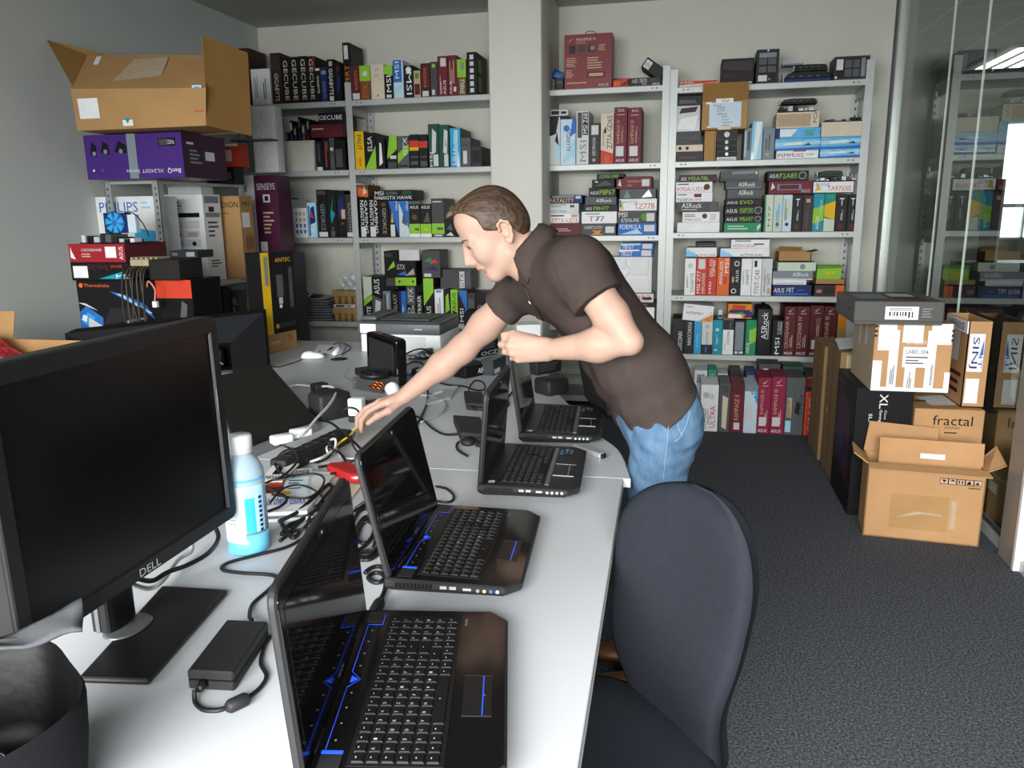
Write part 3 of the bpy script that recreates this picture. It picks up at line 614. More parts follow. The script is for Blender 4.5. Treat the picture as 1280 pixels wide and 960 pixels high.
row(MBX, BX, 'boxes lying on the top shelf right of the pillar', 'the top shelf right of the pillar', zC1, [
 (689, 694, 99, 'G', 'small grey box end by the pillar', 'R .1 .2 .9 .4 D', {'name': 'small_box'}),
 (695, 704, 97, 'd', 'dark low box by the pillar', 'R .1 .5 .9 .7 G', {'name': 'small_box'}),
 (766, 786, 98, 'O', 'flat orange and black box', 'P k 0 .75 .6 1 0 1|P k 1 0 1 1 .85 .6|T .1 .15 .45 .6 y 0 ZOTAC|P R .4 .1 .9 .2 .8 .6', {'name': GB}),
 (786.5, 826, 97, 'd', 'flat dark box with white model number', 'T .1 .35 .55 .85 W 0 HD 7870|T .4 .1 .55 .3 W 0 OC|T .72 .05 .95 .3 w 0 ASUS|L .65 .5 .95 .8 G 2', {'name': GB}),
], depth=.28)
o = carton(GB, P(801, 88, Y=5.88).x, P(801, 88, Y=5.88).x+.155, 5.88, 6.08, zC1+.055, zC1+.135, 'k', 'R .05 .15 .35 .85 W|T .08 .3 .3 .6 k 0 GTX|R .4 .1 .95 .9 K', 'black box with white corner label tilted against the rack post on the top shelf', BX)
o.rotation_euler = (0, .62, 0); o.location.z += .075
o = carton(GB, P(689, 90, Y=5.93).x, P(705, 90, Y=5.93).x, 5.93, 6.08, zC1+.075, zC1+.135, 'B', 'P b .1 .1 .9 .2 .8 .9 .2 .8|T .3 .3 .6 .5 W 0 OC', 'small dark blue box tilted between pillar and red carton', BX); o.rotation_euler = (0, .5, 0); o.location.z += .03
# --- rack by the glass
zD1, zD2, zD3, zD4, zD5 = zD
GS = 'the top shelf of the rack by the glass'
row('boxed_device', BX, 'things on the top shelf of the rack by the glass', GS, zD1, [
 (849, 896, 101, 'W', 'flat red and white box', 'P O 0 .35 1 .6 1 1 0 1|T .03 .55 .35 .9 W 0 MSI|L .3 .1 .95 .3 q 1', {'name': MBX}),
 (901.5, 942, 73, 'k', 'black box with faint red name', 'T .1 .25 .5 .45 R 0 VGA|T .5 .35 .9 .42 R 0 THUNDER|R .35 .02 .95 .1 W|P d .05 .6 .95 .5 .95 .9 .05 .9', {'name': GB}),
 (945.5, 973.5, 61.5, 'K', 'upright dark box printed like a tablet screen', 'R .12 .05 .92 .93 k|R .12 .76 .88 .9 u|R .12 .55 .46 .74 G|R .52 .55 .88 .74 G|R .12 .32 .46 .5 G|R .52 .32 .88 .5 G|R .1 .06 .5 .24 W|C .6 .12 .05 u|C .5 .96 .04 w', {'d': .2}),
 (1042.5, 1086.5, 70, 'd', 'wide dark box printed like a tablet screen', 'R .04 .08 .95 .92 k|R .06 .42 .25 .88 W|R .3 .5 .5 .85 G|R .3 .12 .5 .45 G|R .53 .5 .72 .85 G|R .53 .12 .72 .45 G|R .76 .1 .88 .9 u|C .94 .55 .06 w|C .06 .1 .05 w', {'d': .2}),
])
def graphics_card(x0, x1, y, z0, z1, label, keys=('k', 'B'), parent=None):
    t = thing('graphics_card', label, 'graphics card', (x0, y, z0))
    w, h = x1-x0, z1-z0
    b = MB(); b.box((0, 0, 0), (w, .1, h*.35), ink(keys[1]), bev=.003); b.build('circuit_board', t)
    b = MB(); b.prism([(0, 0), (w*.96, 0), (w, h*.25), (w*.9, h*.6), (w*.35, h*.65), (w*.1, h*.5)], 0, .1, ink(keys[0]), Matrix(((1, 0, 0, 0), (0, 0, 1, 0), (0, 1, 0, h*.36), (0, 0, 0, 1))), bev=.002)
    for i in range(4): b.box((w*(.15+.18*i), -.0008, h*.45), (w*(.22+.18*i), .001, h*.6), ink('G'))
    b.build('cooler_shroud', t)
    b = MB(); b.box((-.006, 0, 0), (0, .1, h*.9), ink('s'), bev=.001); b.build('slot_bracket', t)
    return t
graphics_card(P(980, 95, Y=5.85).x, P(1039, 95, Y=5.85).x, 5.85, zD1+.001, P(1010, 89, Y=5.85).z, 'loose dark blue graphics card lying lowest of the pile on the top shelf')
graphics_card(P(992, 95, Y=5.87).x, P(1034, 95, Y=5.87).x, 5.86, P(1010, 89, Y=5.85).z+.004, P(1010, 80, Y=5.85).z, 'loose black graphics card lying on the dark blue card', ('k', 'K'))
graphics_card(P(979, 95, Y=5.87).x, P(1004, 95, Y=5.87).x, 5.89, P(1010, 80, Y=5.85).z+.004, P(1010, 74, Y=5.85).z, 'silver graphics card topmost of the pile on the top shelf', ('s', 'u'))
# second shelf: left pile
stack(MBX, BX, 'things piled at the left end of the second shelf by the glass', 'the left-end pile, second shelf by the glass', zD2, [
 (845, 879, 189.5, 'd', 'dark box', 'R .1 .3 .8 .5 D'),
 (845, 878.5, 181, 'h', 'cream slab with two round holes', 'C .15 .5 .25 k|C .42 .5 .25 k', {'name': 'foam_slab', 'cat': 'packaging'}),
 (845, 876.5, 164.5, 'D', 'charcoal box with thin grey line', 'R .05 .5 .85 .6 G|R .6 .15 .9 .25 R'),
 (846, 875.5, 132, 's', 'crinkled silver bag', 'P w .05 .1 .8 .05 .9 .6 .2 .5|P P .1 .7 .8 .75 .9 .95 .2 .9', {'name': 'antistatic_bag', 'cat': 'bag'}),
 (846, 878, 120, 'K', 'dark box with black knob', 'R .1 .2 .8 .6 G|C .8 .5 .2 k'),
])
stack('small_carton', BX, 'things under the hanging carton on the second shelf', 'the pile under the carton, second shelf', zD2, [
 (895.5, 920, 196, 'W', 'low white box', 'R .1 .2 .9 .4 u'), (895.5, 921, 189, 'k', 'flat black case with silver stud', 'C .5 .5 .3 s|R 0 .88 1 1 G'),
 (895.5, 921, 181.5, 'k', 'flat black case with silver stud', 'C .5 .5 .3 s|R 0 .88 1 1 G'), (895.5, 921, 174, 'k', 'flat black case with silver stud', 'C .5 .5 .3 s|R 0 .88 1 1 G'), (895.5, 922, 162.3, 'K', 'flat black case with silver stud', 'C .5 .5 .3 s|R 0 .88 1 1 G')])
carton('brown_carton', P(880.5, 180, Y=5.835).x, P(895, 180, Y=5.835).x, 5.835, 6.13, zD2+.001, P(888, 162.3, Y=5.835).z, 'n', 'R .85 .02 .9 .98 N', 'narrow upright brown carton under the carton with the handwritten note', BX)
# the carton hanging over the shelf edge, with a handwritten note
a, c = P(878, 130, Y=5.75).x, P(935, 130, Y=5.75).x; zz0, zz1 = P(906, 161.5, Y=5.75).z, P(906, 103, Y=5.75).z
t = thing('brown_carton', 'brown carton with a taped handwritten note jutting out over the second shelf', BX, (a, 5.75, zz0))
b = MB(); b.box((0, 0, 0), (c-a, .36, (zz1-zz0)*.62), CARD, bev=.003); b.build('carton_body', t)
b = MB(); b.box((0, 0, (zz1-zz0)*.625), (c-a, .004, zz1-zz0), cardboard('brown cardboard flap', '#95703f')); b.build('flap', t)
b = MB(); b.deco('R .16 .04 .86 .58 z|T .25 .5 .42 .54 G 0 Radeon|T .33 .44 .5 .48 G 0 7870|T .33 .38 .5 .42 G 0 GTX|T .33 .31 .55 .36 G 0 Geforce|T .44 .25 .55 .29 G 0 9600|T .44 .19 .6 .23 G 0 sound|T .44 .13 .68 .17 G 0 network|T .44 .07 .6 .11 G 0 cables', (0, -.001, 0), (c-a, 0, 0), (0, 0, zz1-zz0)); b.build('paper_note', t, 'white handwritten list')
b = MB(); b.deco('R .3 .57 .68 .66 w|T .42 .585 .6 .64 R 0 VGA|R .36 -.01 .65 .08 h|R .12 .04 .2 .07 w|R .08 .55 .2 .59 w', (0, -.0015, 0), (c-a, 0, 0), (0, 0, zz1-zz0)); b.build('tape', t)
row(MBX, BX, 'boxes standing on the second shelf by the glass', 'the upright trio, second shelf by the glass', zD2, [
 (930, 939, 160, 'u', 'grey-blue upright box', 'R .1 .1 .3 .9 C|R .5 .3 .8 .9 D'), (939.5, 953, 152, 'C', 'mirror bright pale blue box', 'P w .2 .1 .5 0 .9 1 .4 1|P c 0 0 .3 0 .1 1 0 1'), (953.5, 968, 160, 'u', 'matt silver upright box', 'L .2 .3 .7 .9 G 2 v|R .3 .1 .6 .2 q')])
shine = 'P C 0 .35 1 .5 1 .8 0 .7|P w .2 .45 .6 .5 .6 .7 .2 .6|P b 0 0 1 0 1 .25 0 .15|P p .6 .4 .8 .4 .75 .6'
stack(MBX, BX, 'boxes stacked on the second shelf by the glass', 'the middle stack, second shelf by the glass', zD2, [
 (970.5, 1023, 188, 'w', 'white box with dark letters', 'T .04 .2 .65 .65 R 0 PSMMU02|T .7 .4 .9 .6 G 0 GBE|P O .4 .85 .7 .85 .7 1 .4 1'),
 (969, 1025.5, 173, 'c', 'shiny blue box', shine), (969.5, 1025.5, 160, 'c', 'shiny blue box with white corner', 'P w .02 .2 .35 .2 .5 .9 .1 .9|P B 0 0 .1 0 .1 1 0 1|L .65 .2 .9 .8 L 3'),
 (971, 1024.5, 140, 'h', 'beige paper-wrapped box', 'R .02 .1 .8 .88 i|T .86 .3 .95 .9 k 1 PCI')])
stack(MBX, BX, 'boxes stacked on the second shelf by the glass', 'the right-end stack, second shelf by the glass', zD2, [
 (1024.8, 1079.5, 185.5, 'c', 'shiny blue box with violet sheen', shine), (1026, 1081, 170.5, 'c', 'shiny blue box with violet sheen', shine), (1027, 1080, 152, 'h', 'plain cream box', 'R .02 .9 .98 .96 W')])
def loose_board(x0, x1, y, z, h, label, key='E', n=7, d=.2):
    t = thing('circuit_board', label, 'circuit board', (x0, y, z)); w = x1-x0
    b = MB(); b.box((0, 0, 0), (w, d, .004), ink(key)); b.build('board', t)
    rr = random.Random(int(x0*100+7)); x = .01
    b = MB(); c = MB(); k = 0
    while x < w-.02:
        q = rr.uniform(.015, .035); hh = h*rr.uniform(.35, 1)
        (b if k % 2 else c).box((x, rr.uniform(.002, .01), .004), (min(x+q, w-.004), rr.uniform(.05, d*.9), hh), ink(rr.choice('kKGsb') if k % 2 else rr.choice('kGWs')), bev=.0015)
        x += q+.006; k += 1
    b.build('heatsink', t); c.build('connector_block', t); return t
loose_board(P(1030, 150, Y=5.85).x, P(1079, 150, Y=5.85).x, 5.85, P(1055, 151.8, Y=5.842).z+.002, .028, 'bare circuit board lying on the plain cream box by the rack post', 'k')
z_ = P(1000, 139.5, Y=5.842).z+.002
loose_board(P(973, 136, Y=5.85).x, P(1021, 136, Y=5.85).x, 5.85, z_, .045, 'dark circuit board lying on the beige paper-wrapped box', 'K')
graphics_card(P(976, 130, Y=5.85).x, P(1022, 130, Y=5.85).x, 5.855, z_+.049, z_+.085, 'black graphics card lying on the board above the beige box', ('K', 'k'))
# third shelf by the glass
m3 = 'motherboard boxes stacked on the third shelf by the glass'
stack(MBX, BX, m3, 'the left stack, third shelf by the glass', zD3, [
 (846.5, 899.5, 278, 'w', 'blank white box', ''), (853, 899.5, 265, 'w', 'white box with red and blue letters', 'T .05 .15 .5 .4 O 0 970A-UD3|L .05 .5 .45 .8 G 2|C .6 .6 .25 N|R .75 .2 .9 .8 W'),
 (846, 898, 252.5, 'D', 'charcoal box with white name', 'T .12 .4 .6 .9 w 0 ASRock|L .12 .15 .6 .3 W 1|R .8 .1 .95 .9 G'),
 (845, 890.5, 240.5, 'w', 'white box with black letters', 'T .05 .1 .45 .4 k 0 F2A85X|T .46 .1 .7 .4 O 0 UP4|L .05 .6 .4 .9 u 1|R .5 .5 .7 .85 R'),
 (845, 890.5, 227.5, 'w', 'white box with red letters', 'T .03 .12 .8 .5 O 0 970A-UD3|L .05 .65 .5 .9 G 1|C .85 .5 .3 N'),
 (849, 896, 218.5, 'P', 'dark purple box with lime letters', 'T .25 .2 .8 .75 l 0 M5A78L|T .05 .2 .2 .7 w 0 ASUS')])
ev = lambda s: 'T .4 .2 .75 .75 l 0 %s|T .04 .25 .33 .65 w 0 ASUS|C .88 .5 .4 u|C .88 .5 .3 K' % s
stack(MBX, BX, m3, 'the second stack, third shelf by the glass', zD3, [
 (905, 951.5, 278.5, 'e', 'green box with white strip', 'L .1 .2 .8 .75 v 2|P v .9 .1 .98 .5 .98 .9 .88 .6'),
 (906, 953, 269, 'k', 'black box with lime letters and ring', ev('M5A97')), (906, 953.5, 257, 'k', 'black box with lime letters and ring', ev('M5A97 EVO')), (907, 952.5, 248.5, 'k', 'black box with lime letters', ev('EVO').split('|C')[0]),
 (909, 950, 236.5, 'G', 'grey box with white name', 'T .35 .4 .8 .9 w 0 ASRock|R .05 .1 .95 .2 D'), (907, 953.5, 226, 'G', 'long grey box with white name', 'T .35 .3 .8 .8 w 0 ASRock|R .05 .1 .95 .2 u'),
 (901, 948, 213, 'G', 'smoked glass look box', 'P D 0 0 1 0 1 .2 0 .3|P u .3 .6 .9 .7 .9 .95 .3 .9|R .92 .6 .97 .9 v')])
m3b = 'motherboard boxes standing on the third shelf by the glass'
fox = 'T .3 .7 .7 .9 w 0 T|L .45 .3 .65 .62 W 2 v|R .3 .05 .7 .2 R'
row(MBX, BX, m3b, 'the standing row, third shelf by the glass', zD3, [
 (956, 966.5, 243.5, 'v', 'white and green box with swirl', 'P e 0 0 .2 0 .1 1 0 1|T .4 .15 .7 .7 G 1 H77|R .3 .03 .7 .1 W'), (967, 978, 243.5, 'v', 'white box with green wash and grey lines', 'P C .1 .3 .9 .4 .9 .8 .1 .7|L .3 .1 .7 .9 u 2 v|C .5 .2 .2 G'),
 (978.5, 990, 243.5, 'z', 'white box with violet wash', 'P v .1 .3 .9 .4 .9 .9 .1 .8|C .5 .2 .2 P|L .2 .3 .5 .9 G 2 v'), (990.5, 1003, 244, 'k', 'black box with white emblem', fox), (1003.5, 1016, 244, 'd', 'brown-black box with faded print', 'L .3 .1 .6 .8 G 3 v|R .3 .8 .7 .9 q'),
 (1016.5, 1030, 242, 't', 'teal and green box', 'P l 0 .2 1 .3 1 .7 0 .6|T .3 .05 .6 .4 w 1 ASUS|L .65 .45 .8 .95 C 1 v'), (1030.5, 1044, 241.5, 'e', 'green and yellow box', 'P y 0 .4 1 .3 1 .8 0 .7|P v 0 0 1 0 1 .3 0 .35|R .2 .85 .8 .95 t'),
 (1044.5, 1059, 243, 'k', 'black box with white emblem', fox), (1059.5, 1071.5, 243, 'k', 'black box with white emblem', fox)])
z_ = P(985, 243.2, Y=5.842).z+.003
stack(MBX, BX, 'boxes lying across the standing row', 'the left pair lying on the standing row by the glass', z_, [(961, 1015.5, 226, 'm', 'maroon box with grey oval', 'R .2 .3 .75 .75 u|R .25 .36 .7 .7 R|T .75 .1 .95 .35 W 0 ASUS|P W .05 .3 .15 .5 .08 .9'),
 (959.5, 1011, 213.5, 'k', 'black box with lime model number', 'T .3 .25 .72 .75 l 0 F2A85|T .05 .3 .27 .7 w 0 ASUS|C .85 .5 .4 u|C .85 .5 .28 K')])
z_ = P(1040, 241.3, Y=5.842).z+.003
stack(MBX, BX, 'boxes lying across the standing row', 'the pile by the rack post, third shelf', z_, [(1017, 1067, 227, 'w', 'white box with red letters', 'T .35 .15 .95 .6 O 0 TA970XE|P y .05 .1 .2 .3 .1 .9|T .08 .6 .4 .85 b 0 BIOSTAR|P c 0 .6 .1 .7 .05 1')])
loose_board(P(1019, 220, Y=5.85).x, P(1071, 220, Y=5.85).x, 5.85, P(1042, 226.6, Y=5.842).z+.002, .03, 'bare circuit board lying on the white box with red letters', 'k')
graphics_card(P(1023, 215, Y=5.85).x, P(1055, 215, Y=5.85).x, 5.87, P(1042, 221, Y=5.842).z+.004, P(1042, 213, Y=5.842).z, 'small graphics card on top of the bare board by the rack post', ('d', 'E'))
# fourth shelf by the glass
m4 = 'motherboard boxes standing on the fourth shelf by the glass'
row(MBX, BX, m4, 'the standing row, fourth shelf by the glass', zD4, [
 (856, 869.5, 323, 'w', 'white box with grey upright letters', 'T .55 .08 .85 .6 G 1 GIGABYTE|L .2 .2 .35 .6 k 2 v|C .5 .8 .25 v'),
 (870, 884, 322, 'O', 'orange-red box with white label', 'R .2 .7 .8 .96 W|T .1 .05 .4 .65 w 1 MSI Z77|T .55 .05 .85 .6 W 1 MPOWER'), (884.3, 896, 322, 'O', 'orange-red box with white letters only', 'T .25 .5 .8 .95 w 1 970A-G57|T .2 .05 .45 .35 w 1 MSI'),
 (896.5, 912, 322, 'o', 'orange box with white upright letters', 'T .2 .3 .45 .9 w 1 890FXA-GD70|T .6 .6 .9 .95 w 1 MSI|R .5 .3 .8 .5 O'),
 (912.5, 926, 322.5, 'k', 'black box with two grey rings', 'C .6 .85 .25 W|C .6 .85 .16 k|C .4 .12 .25 W|C .4 .12 .16 k|T .55 .35 .8 .68 w 1 ASUS|R .2 .35 .4 .5 i'),
 (926.5, 939.5, 323.5, 'w', 'white box with black upright name', 'T .45 .3 .75 .7 k 1 GIGABYTE|L .15 .3 .3 .95 u 2 v'), (940, 952, 323.5, 'w', 'white box with long grey number', 'T .3 .05 .8 .7 G 1 770T-C45|R .2 .78 .5 .95 k'),
 (952.5, 965, 323.5, 'W', 'white box with red and black letters', 'T .5 .3 .8 .6 R 1 GIGABYTE|L .2 .1 .4 .9 G 2 v|R .6 .05 .9 .2 q')])
z_ = P(885, 321.8, Y=5.842).z+.004
stack(MBX, BX, 'boxes lying on the fourth-shelf row', 'the left pair on the fourth-shelf row', z_, [(858, 896, 309.5, 'w', 'white box with blue corner', 'P c 0 0 .45 0 .05 .9 0 1|T .02 .5 .2 .9 w 0 MSI|T .3 .1 .95 .3 G 0 A75MA-G55'), (870, 895, 303, 'K', 'low charcoal box', 'R .1 .3 .9 .5 G')])
z_ = P(930, 321.8, Y=5.842).z+.004
stack(MBX, BX, 'boxes lying on the fourth-shelf row', 'the right pair on the fourth-shelf row', z_, [(900.5, 962, 310.5, 'w', 'long white box with blue corner', 'P c 0 0 .3 0 .05 .9 0 1|T .02 .5 .15 .9 w 0 MSI|T .4 .1 .85 .35 k 0 A77MA-G45'), (914, 962, 299.5, 'w', 'white box with red letters', 'T .05 .1 .65 .45 O 0 A75M-UD2H|L .1 .7 .7 .95 G 1|L .6 .3 .95 .6 k 1')])
stack(MBX, BX, 'boxes piled on the right of the fourth shelf', 'the pile on the fourth shelf by the glass', zD4, [
 (966, 1014.5, 356, 'B', 'dark blue box with white letters', 'T .03 .3 .3 .7 w 0 ASUS|T .36 .3 .55 .75 W 0 P8T|P b .05 .05 .95 .1 .9 .25 .1 .2|L .65 .4 .9 .6 b 1'),
 (966, 1008, 350, 'w', 'folded white paper bundle', 'P u .05 .2 .9 .3 .9 .4 .05 .3', {'name': 'paper_bundle', 'cat': 'paper'}),
 (966, 1016, 339, 'u', 'grey box with white name', 'T .5 .4 .9 .85 w 0 ASRock|P W 0 0 1 0 1 .15 0 .2'), (972.5, 1020, 328, 'v', 'pale grey-green box', 'L .2 .3 .6 .8 v 2|C .65 .5 .3 u')])
def open_tray(name, label, x0, x1, y, d, z0, z1, flap=True, cat=BX):
    t = thing(name, label, cat, (x0, y, z0)); w, h = x1-x0, z1-z0; th = .004
    b = MB(); b.box((0, 0, 0), (w, d, th), CARD); b.box((0, 0, 0), (w, th, h), CARD); b.box((0, d-th, 0), (w, d, h), CARD); b.box((0, 0, 0), (th, d, h), CARD); b.box((w-th, 0, 0), (w, d, h), CARD)
    b.build('carton_body', t)
    if flap:
        c2 = cardboard('brown cardboard flap', '#95703f')
        b = MB(); b.sheet([(w, 0, h), (w+.05, .01, h+.012), (w+.05, d-.02, h+.012), (w, d, h)], .003, c2); b.build('flap', t)
        b = MB(); b.sheet([(.01, d, h), (w*.8, d, h), (w*.85, d+.02, h+.025), (.03, d+.02, h+.03)], .003, c2); b.build('flap', t)
    return t
open_tray('open_carton', 'small open brown carton on the pale box, fourth shelf by the glass', P(973, 320, Y=5.85).x, P(1014, 320, Y=5.85).x, 5.85, .2, P(995, 327.3, Y=5.842).z+.003, P(995, 315, Y=5.85).z)
stack(MBX, BX, 'boxes at the right end of the fourth shelf', 'the right-end pile, fourth shelf by the glass', zD4, [(1018, 1055, 356.5, 'd', 'dark box with orange end', 'R .72 0 1 1 o|R .05 .15 .3 .85 R|R .33 .2 .66 .85 K|T .08 .3 .25 .6 W 0 HD')])
open_tray('open_carton', 'shallow open brown tray on the dark box with orange end', P(1019, 352, Y=5.85).x, P(1056, 352, Y=5.85).x, 5.845, .22, P(1036, 356, Y=5.842).z+.002, P(1036, 349, Y=5.85).z, False)
carton('green_box', P(1021, 340, Y=5.93).x, P(1052, 340, Y=5.93).x, 5.93, 5.99, P(1036, 355.6, Y=5.93).z+.006, P(1036, 331.5, Y=5.93).z, 'l', 'P L 0 .8 1 .85 1 1 0 1|C .45 .55 .12 y|C .65 .6 .1 y|R .1 .1 .4 .2 L', 'bright green box standing in the shallow brown tray', BX)
# fifth shelf by the glass
cr = lambda s: 'P q .3 .9 .45 .88 .75 .97 .5 .92|R .3 .845 .75 .86 q|T .12 .16 .42 .8 q 1 %s|L .55 .18 .8 .5 q 2 v|T .1 .03 .8 .085 w 0 ASUS' % s
m5 = 'motherboard boxes standing on the fifth shelf by the glass'
row(MBX, BX, m5, 'the fifth shelf by the glass', zD5, [
 (840.5, 855, 398, 'K', 'black box with white name near its foot', 'T .5 .04 .85 .62 w 1 FOXCONN'), (855.5, 867, 399, 'K', 'black box with white name in its middle', 'T .35 .25 .75 .9 w 2 FOXCONN'),
 (867.5, 876.5, 400.5, 'c', 'bright blue box', 'T .35 .2 .6 .6 C 1 INTEL'), (877, 890.5, 400.5, 'W', 'white box with black foot', 'R 0 0 1 .28 K|T .4 .2 .6 .65 G 1 FOXCONN|C .5 .82 .22 s|R .35 .05 .5 .2 b'),
 (891, 903, 400, 't', 'teal box with white star', 'C .45 .72 .2 C|L .35 .3 .6 .6 C 2 v|R .2 .1 .5 .15 W'), (903.5, 917, 400, 'w', 'white box with black top', 'R 0 .72 1 1 K|T .4 .3 .6 .68 k 1 FOXCONN|L .15 .1 .3 .5 q 2 v|T .6 .75 .75 .95 u 1 INTEL'),
 (917.5, 931.5, 400, 'k', 'black box with tall grey label', 'R .1 .12 .85 .94 u|R .1 .03 .4 .1 W|R .5 .03 .85 .1 W'), (932, 945, 400, 'e', 'green box with yellow glow', 'P l .4 .3 1 .4 1 .8 .4 .7|T .1 .05 .4 .35 w 1 ASUS|L .35 .4 .5 .9 v 1 v')], depth=.28)
a, c = P(945.5, 420, Y=5.83).x, P(964.5, 420, Y=5.83).x; hh = P(955, 386, Y=5.83).z-zD5
t = thing('motherboard_bag', 'tall black carry box with large white name and a grip, fifth shelf by glass', BX, (a, 5.835, zD5+.001))
b = MB(); b.box((0, 0, 0), (c-a, .3, hh), ink('K'), bev=.008, seg=2); b.deco('T .3 .35 .7 .92 w 1 ASRock|R .74 .35 .78 .75 W', (0, 0, 0), (c-a, 0, 0), (0, 0, hh)); b.build('carton_body', t)
b = MB(); w_ = c-a; b.tube(smooth_path([(w_*.5, .06, hh-.01), (w_*.5, .07, hh+.014), (w_*.5, .15, hh+.022), (w_*.5, .23, hh+.014), (w_*.5, .24, hh-.01)], 5), .008, ink('k'), 8); b.build('handle', t)
row(MBX, BX, m5, 'the fifth shelf right of the carry box', zD5, [
 (965, 979, 400, 'a', 'black box with upright white names', 'T .3 .05 .7 .5 w 1 MSI|C .5 .05 .08 W|T .45 .6 .65 .95 W 1 FUSION|T .7 .6 .85 .95 w 1 PLATINUM'),
 (979.5, 995, 383, 'R', 'tall maroon box with grey emblem', cr('CROSSHAIR V')), (995.5, 1012, 383, 'R', 'tall maroon box with grey emblem', cr('CROSSHAIR IV')),
 (1012.5, 1029, 382, 'R', 'tall reddish box with white label', 'P q .3 .9 .45 .88 .75 .97 .5 .92|R .3 .845 .75 .86 q|L .5 .4 .75 .78 q 3 v|R .2 .15 .75 .33 W|T .1 .03 .75 .085 w 0 ASUS'), (1029.5, 1046, 383, 'R', 'tall maroon box beside the brown cartons', cr('CROSSHAIR III')),
 (1047, 1059, 388, 'n', 'small tan carton end', 'R 0 .62 1 1 j|R .3 .2 .6 .4 k', {'name': 'brown_carton'})], depth=.3)
o = carton(MBX, P(853, 390, Y=5.83).x, P(891, 390, Y=5.83).x, 5.835, 6.06, P(870, 401, Y=5.84).z+.004, P(870, 380, Y=5.84).z, 'w', 'P j .55 .02 .98 .02 .98 .55 .9 .4|P W .5 .02 .55 .02 .92 .5 .98 .75 .85 .5|T .1 .4 .65 .55 R 0 A75MH|L .1 .75 .4 .9 u 2', 'white box with orange swoosh lying on the fifth-shelf boxes by the glass', BX); o.rotation_euler = (0, .09, 0); o.location.z += .004
carton(MBX, P(910, 388, Y=5.85).x, P(940, 388, Y=5.85).x, 5.85, 6.05, P(925, 399.3, Y=5.84).z+.004, P(925, 380, Y=5.85).z, 'j', 'P O .15 .55 .7 .5 .75 .9 .2 .95|P B 0 .4 .9 .3 .95 .6 .1 .6|P w .0 .05 .6 .05 .55 .3 .05 .3|P p .65 .05 1 .1 1 .5 .8 .4|P e .3 .35 .7 .3 .6 .5', 'multicoloured picture box lying on the fifth-shelf boxes', BX)
carton('power_plug', P(898, 392, Y=5.85).x, P(903, 392, Y=5.85).x, 5.86, 5.89, P(900, 399.3, Y=5.84).z+.004, P(900, 387, Y=5.85).z, 'W', 'R .1 .1 .9 .4 k', 'small white plug standing on the teal box, fifth shelf', 'plug')
# bottom row, on the floor
m6 = 'motherboard boxes standing on the floor under the rack'
Yb = 5.30
row(MBX, BX, m6, 'the floor row under the rack by the glass', 0.0, [
 (876, 898, 481, 'w', 'white box with red and black print', 'T .1 .04 .35 .5 k 1 X79-UD7|T .55 .08 .85 .55 O 1 ULTRA|C .6 .75 .18 W|C .3 .78 .18 s|L .4 .15 .5 .5 G 2 v'), (899, 913, 479, 'G', 'dull silver-green box', 'P h .3 .1 .7 .05 .8 .7 .3 .75|R .2 .8 .8 .95 D'),
 (913.5, 930, 478, 'm', 'red box with white square label', 'P R 0 .8 1 .75 1 1 0 1|T .3 .25 .65 .75 q 1 RAMPAGE II|R .3 .06 .75 .2 W'), (930.5, 947, 482, 'z', 'white box with blue corner', 'P c .2 1 1 .6 1 1|P W .1 .3 .7 .2 .6 .6 .2 .6|T .6 .7 .85 .95 w 1 MSI|R 0 .88 1 1 u'),
 (947.5, 964, 472, 'M', 'magenta box with grey label', cr('RAMPAGE III').replace('T .12 .16 .42 .8', 'T .2 .35 .45 .78')+'|R .15 .14 .7 .3 W'), (964.5, 982, 471, 'M', 'brighter magenta box with grey label', cr('RAMPAGE III').replace('T .12 .16 .42 .8', 'T .2 .35 .45 .78')+'|R .15 .14 .7 .3 W'),
 (982.5, 1006, 472, 'G', 'grey box with black emblem and tan stripe', 'R .1 .3 .35 .65 i|T .12 .3 .3 .6 k 1 QUANTUM|P k .5 .4 .75 .35 .8 .55 .6 .6|R .05 .05 .35 .25 C|T .75 .35 .9 .7 k 2 FORCE'), (1006.5, 1023, 484, 'O', 'red box with white upright words', 'T .3 .42 .7 .78 w 1 JUST|T .3 .1 .7 .38 w 1 GAME|P k 0 .9 1 .95 1 1 0 1')], y=Yb, depth=.28)
for k_, (x0, x1, yt, key, lab) in enumerate([(868, 884, 463, 'W', 'pale box'), (885, 896, 462, 'e', 'green-ended box'), (897, 910, 467, 'W', 'white box'), (912, 926, 463, 'K', 'black box with white label'), (932, 945, 464, 'B', 'dark blue box'), (948, 975, 455, 'D', 'dark box'), (978, 1004, 458, 'E', 'dark green box'), (1006, 1022, 466, 'd', 'brown-black box')]):
    a, c = P(x0, 470, Y=5.60).x, P(x1, 470, Y=5.60).x
    carton(MBX, a, c, 5.60, 5.80, 0.001, P((x0+x1)/2, yt, Y=5.60).z, key, 'R .2 .75 .8 .92 %s|R .1 .2 .6 .3 G' % ('w' if k_ in (3, 5) else 'u'), '%s in the back row on the floor, %s from the person' % (lab, ORD[k_]), BX, 'boxes in the back row on the floor')
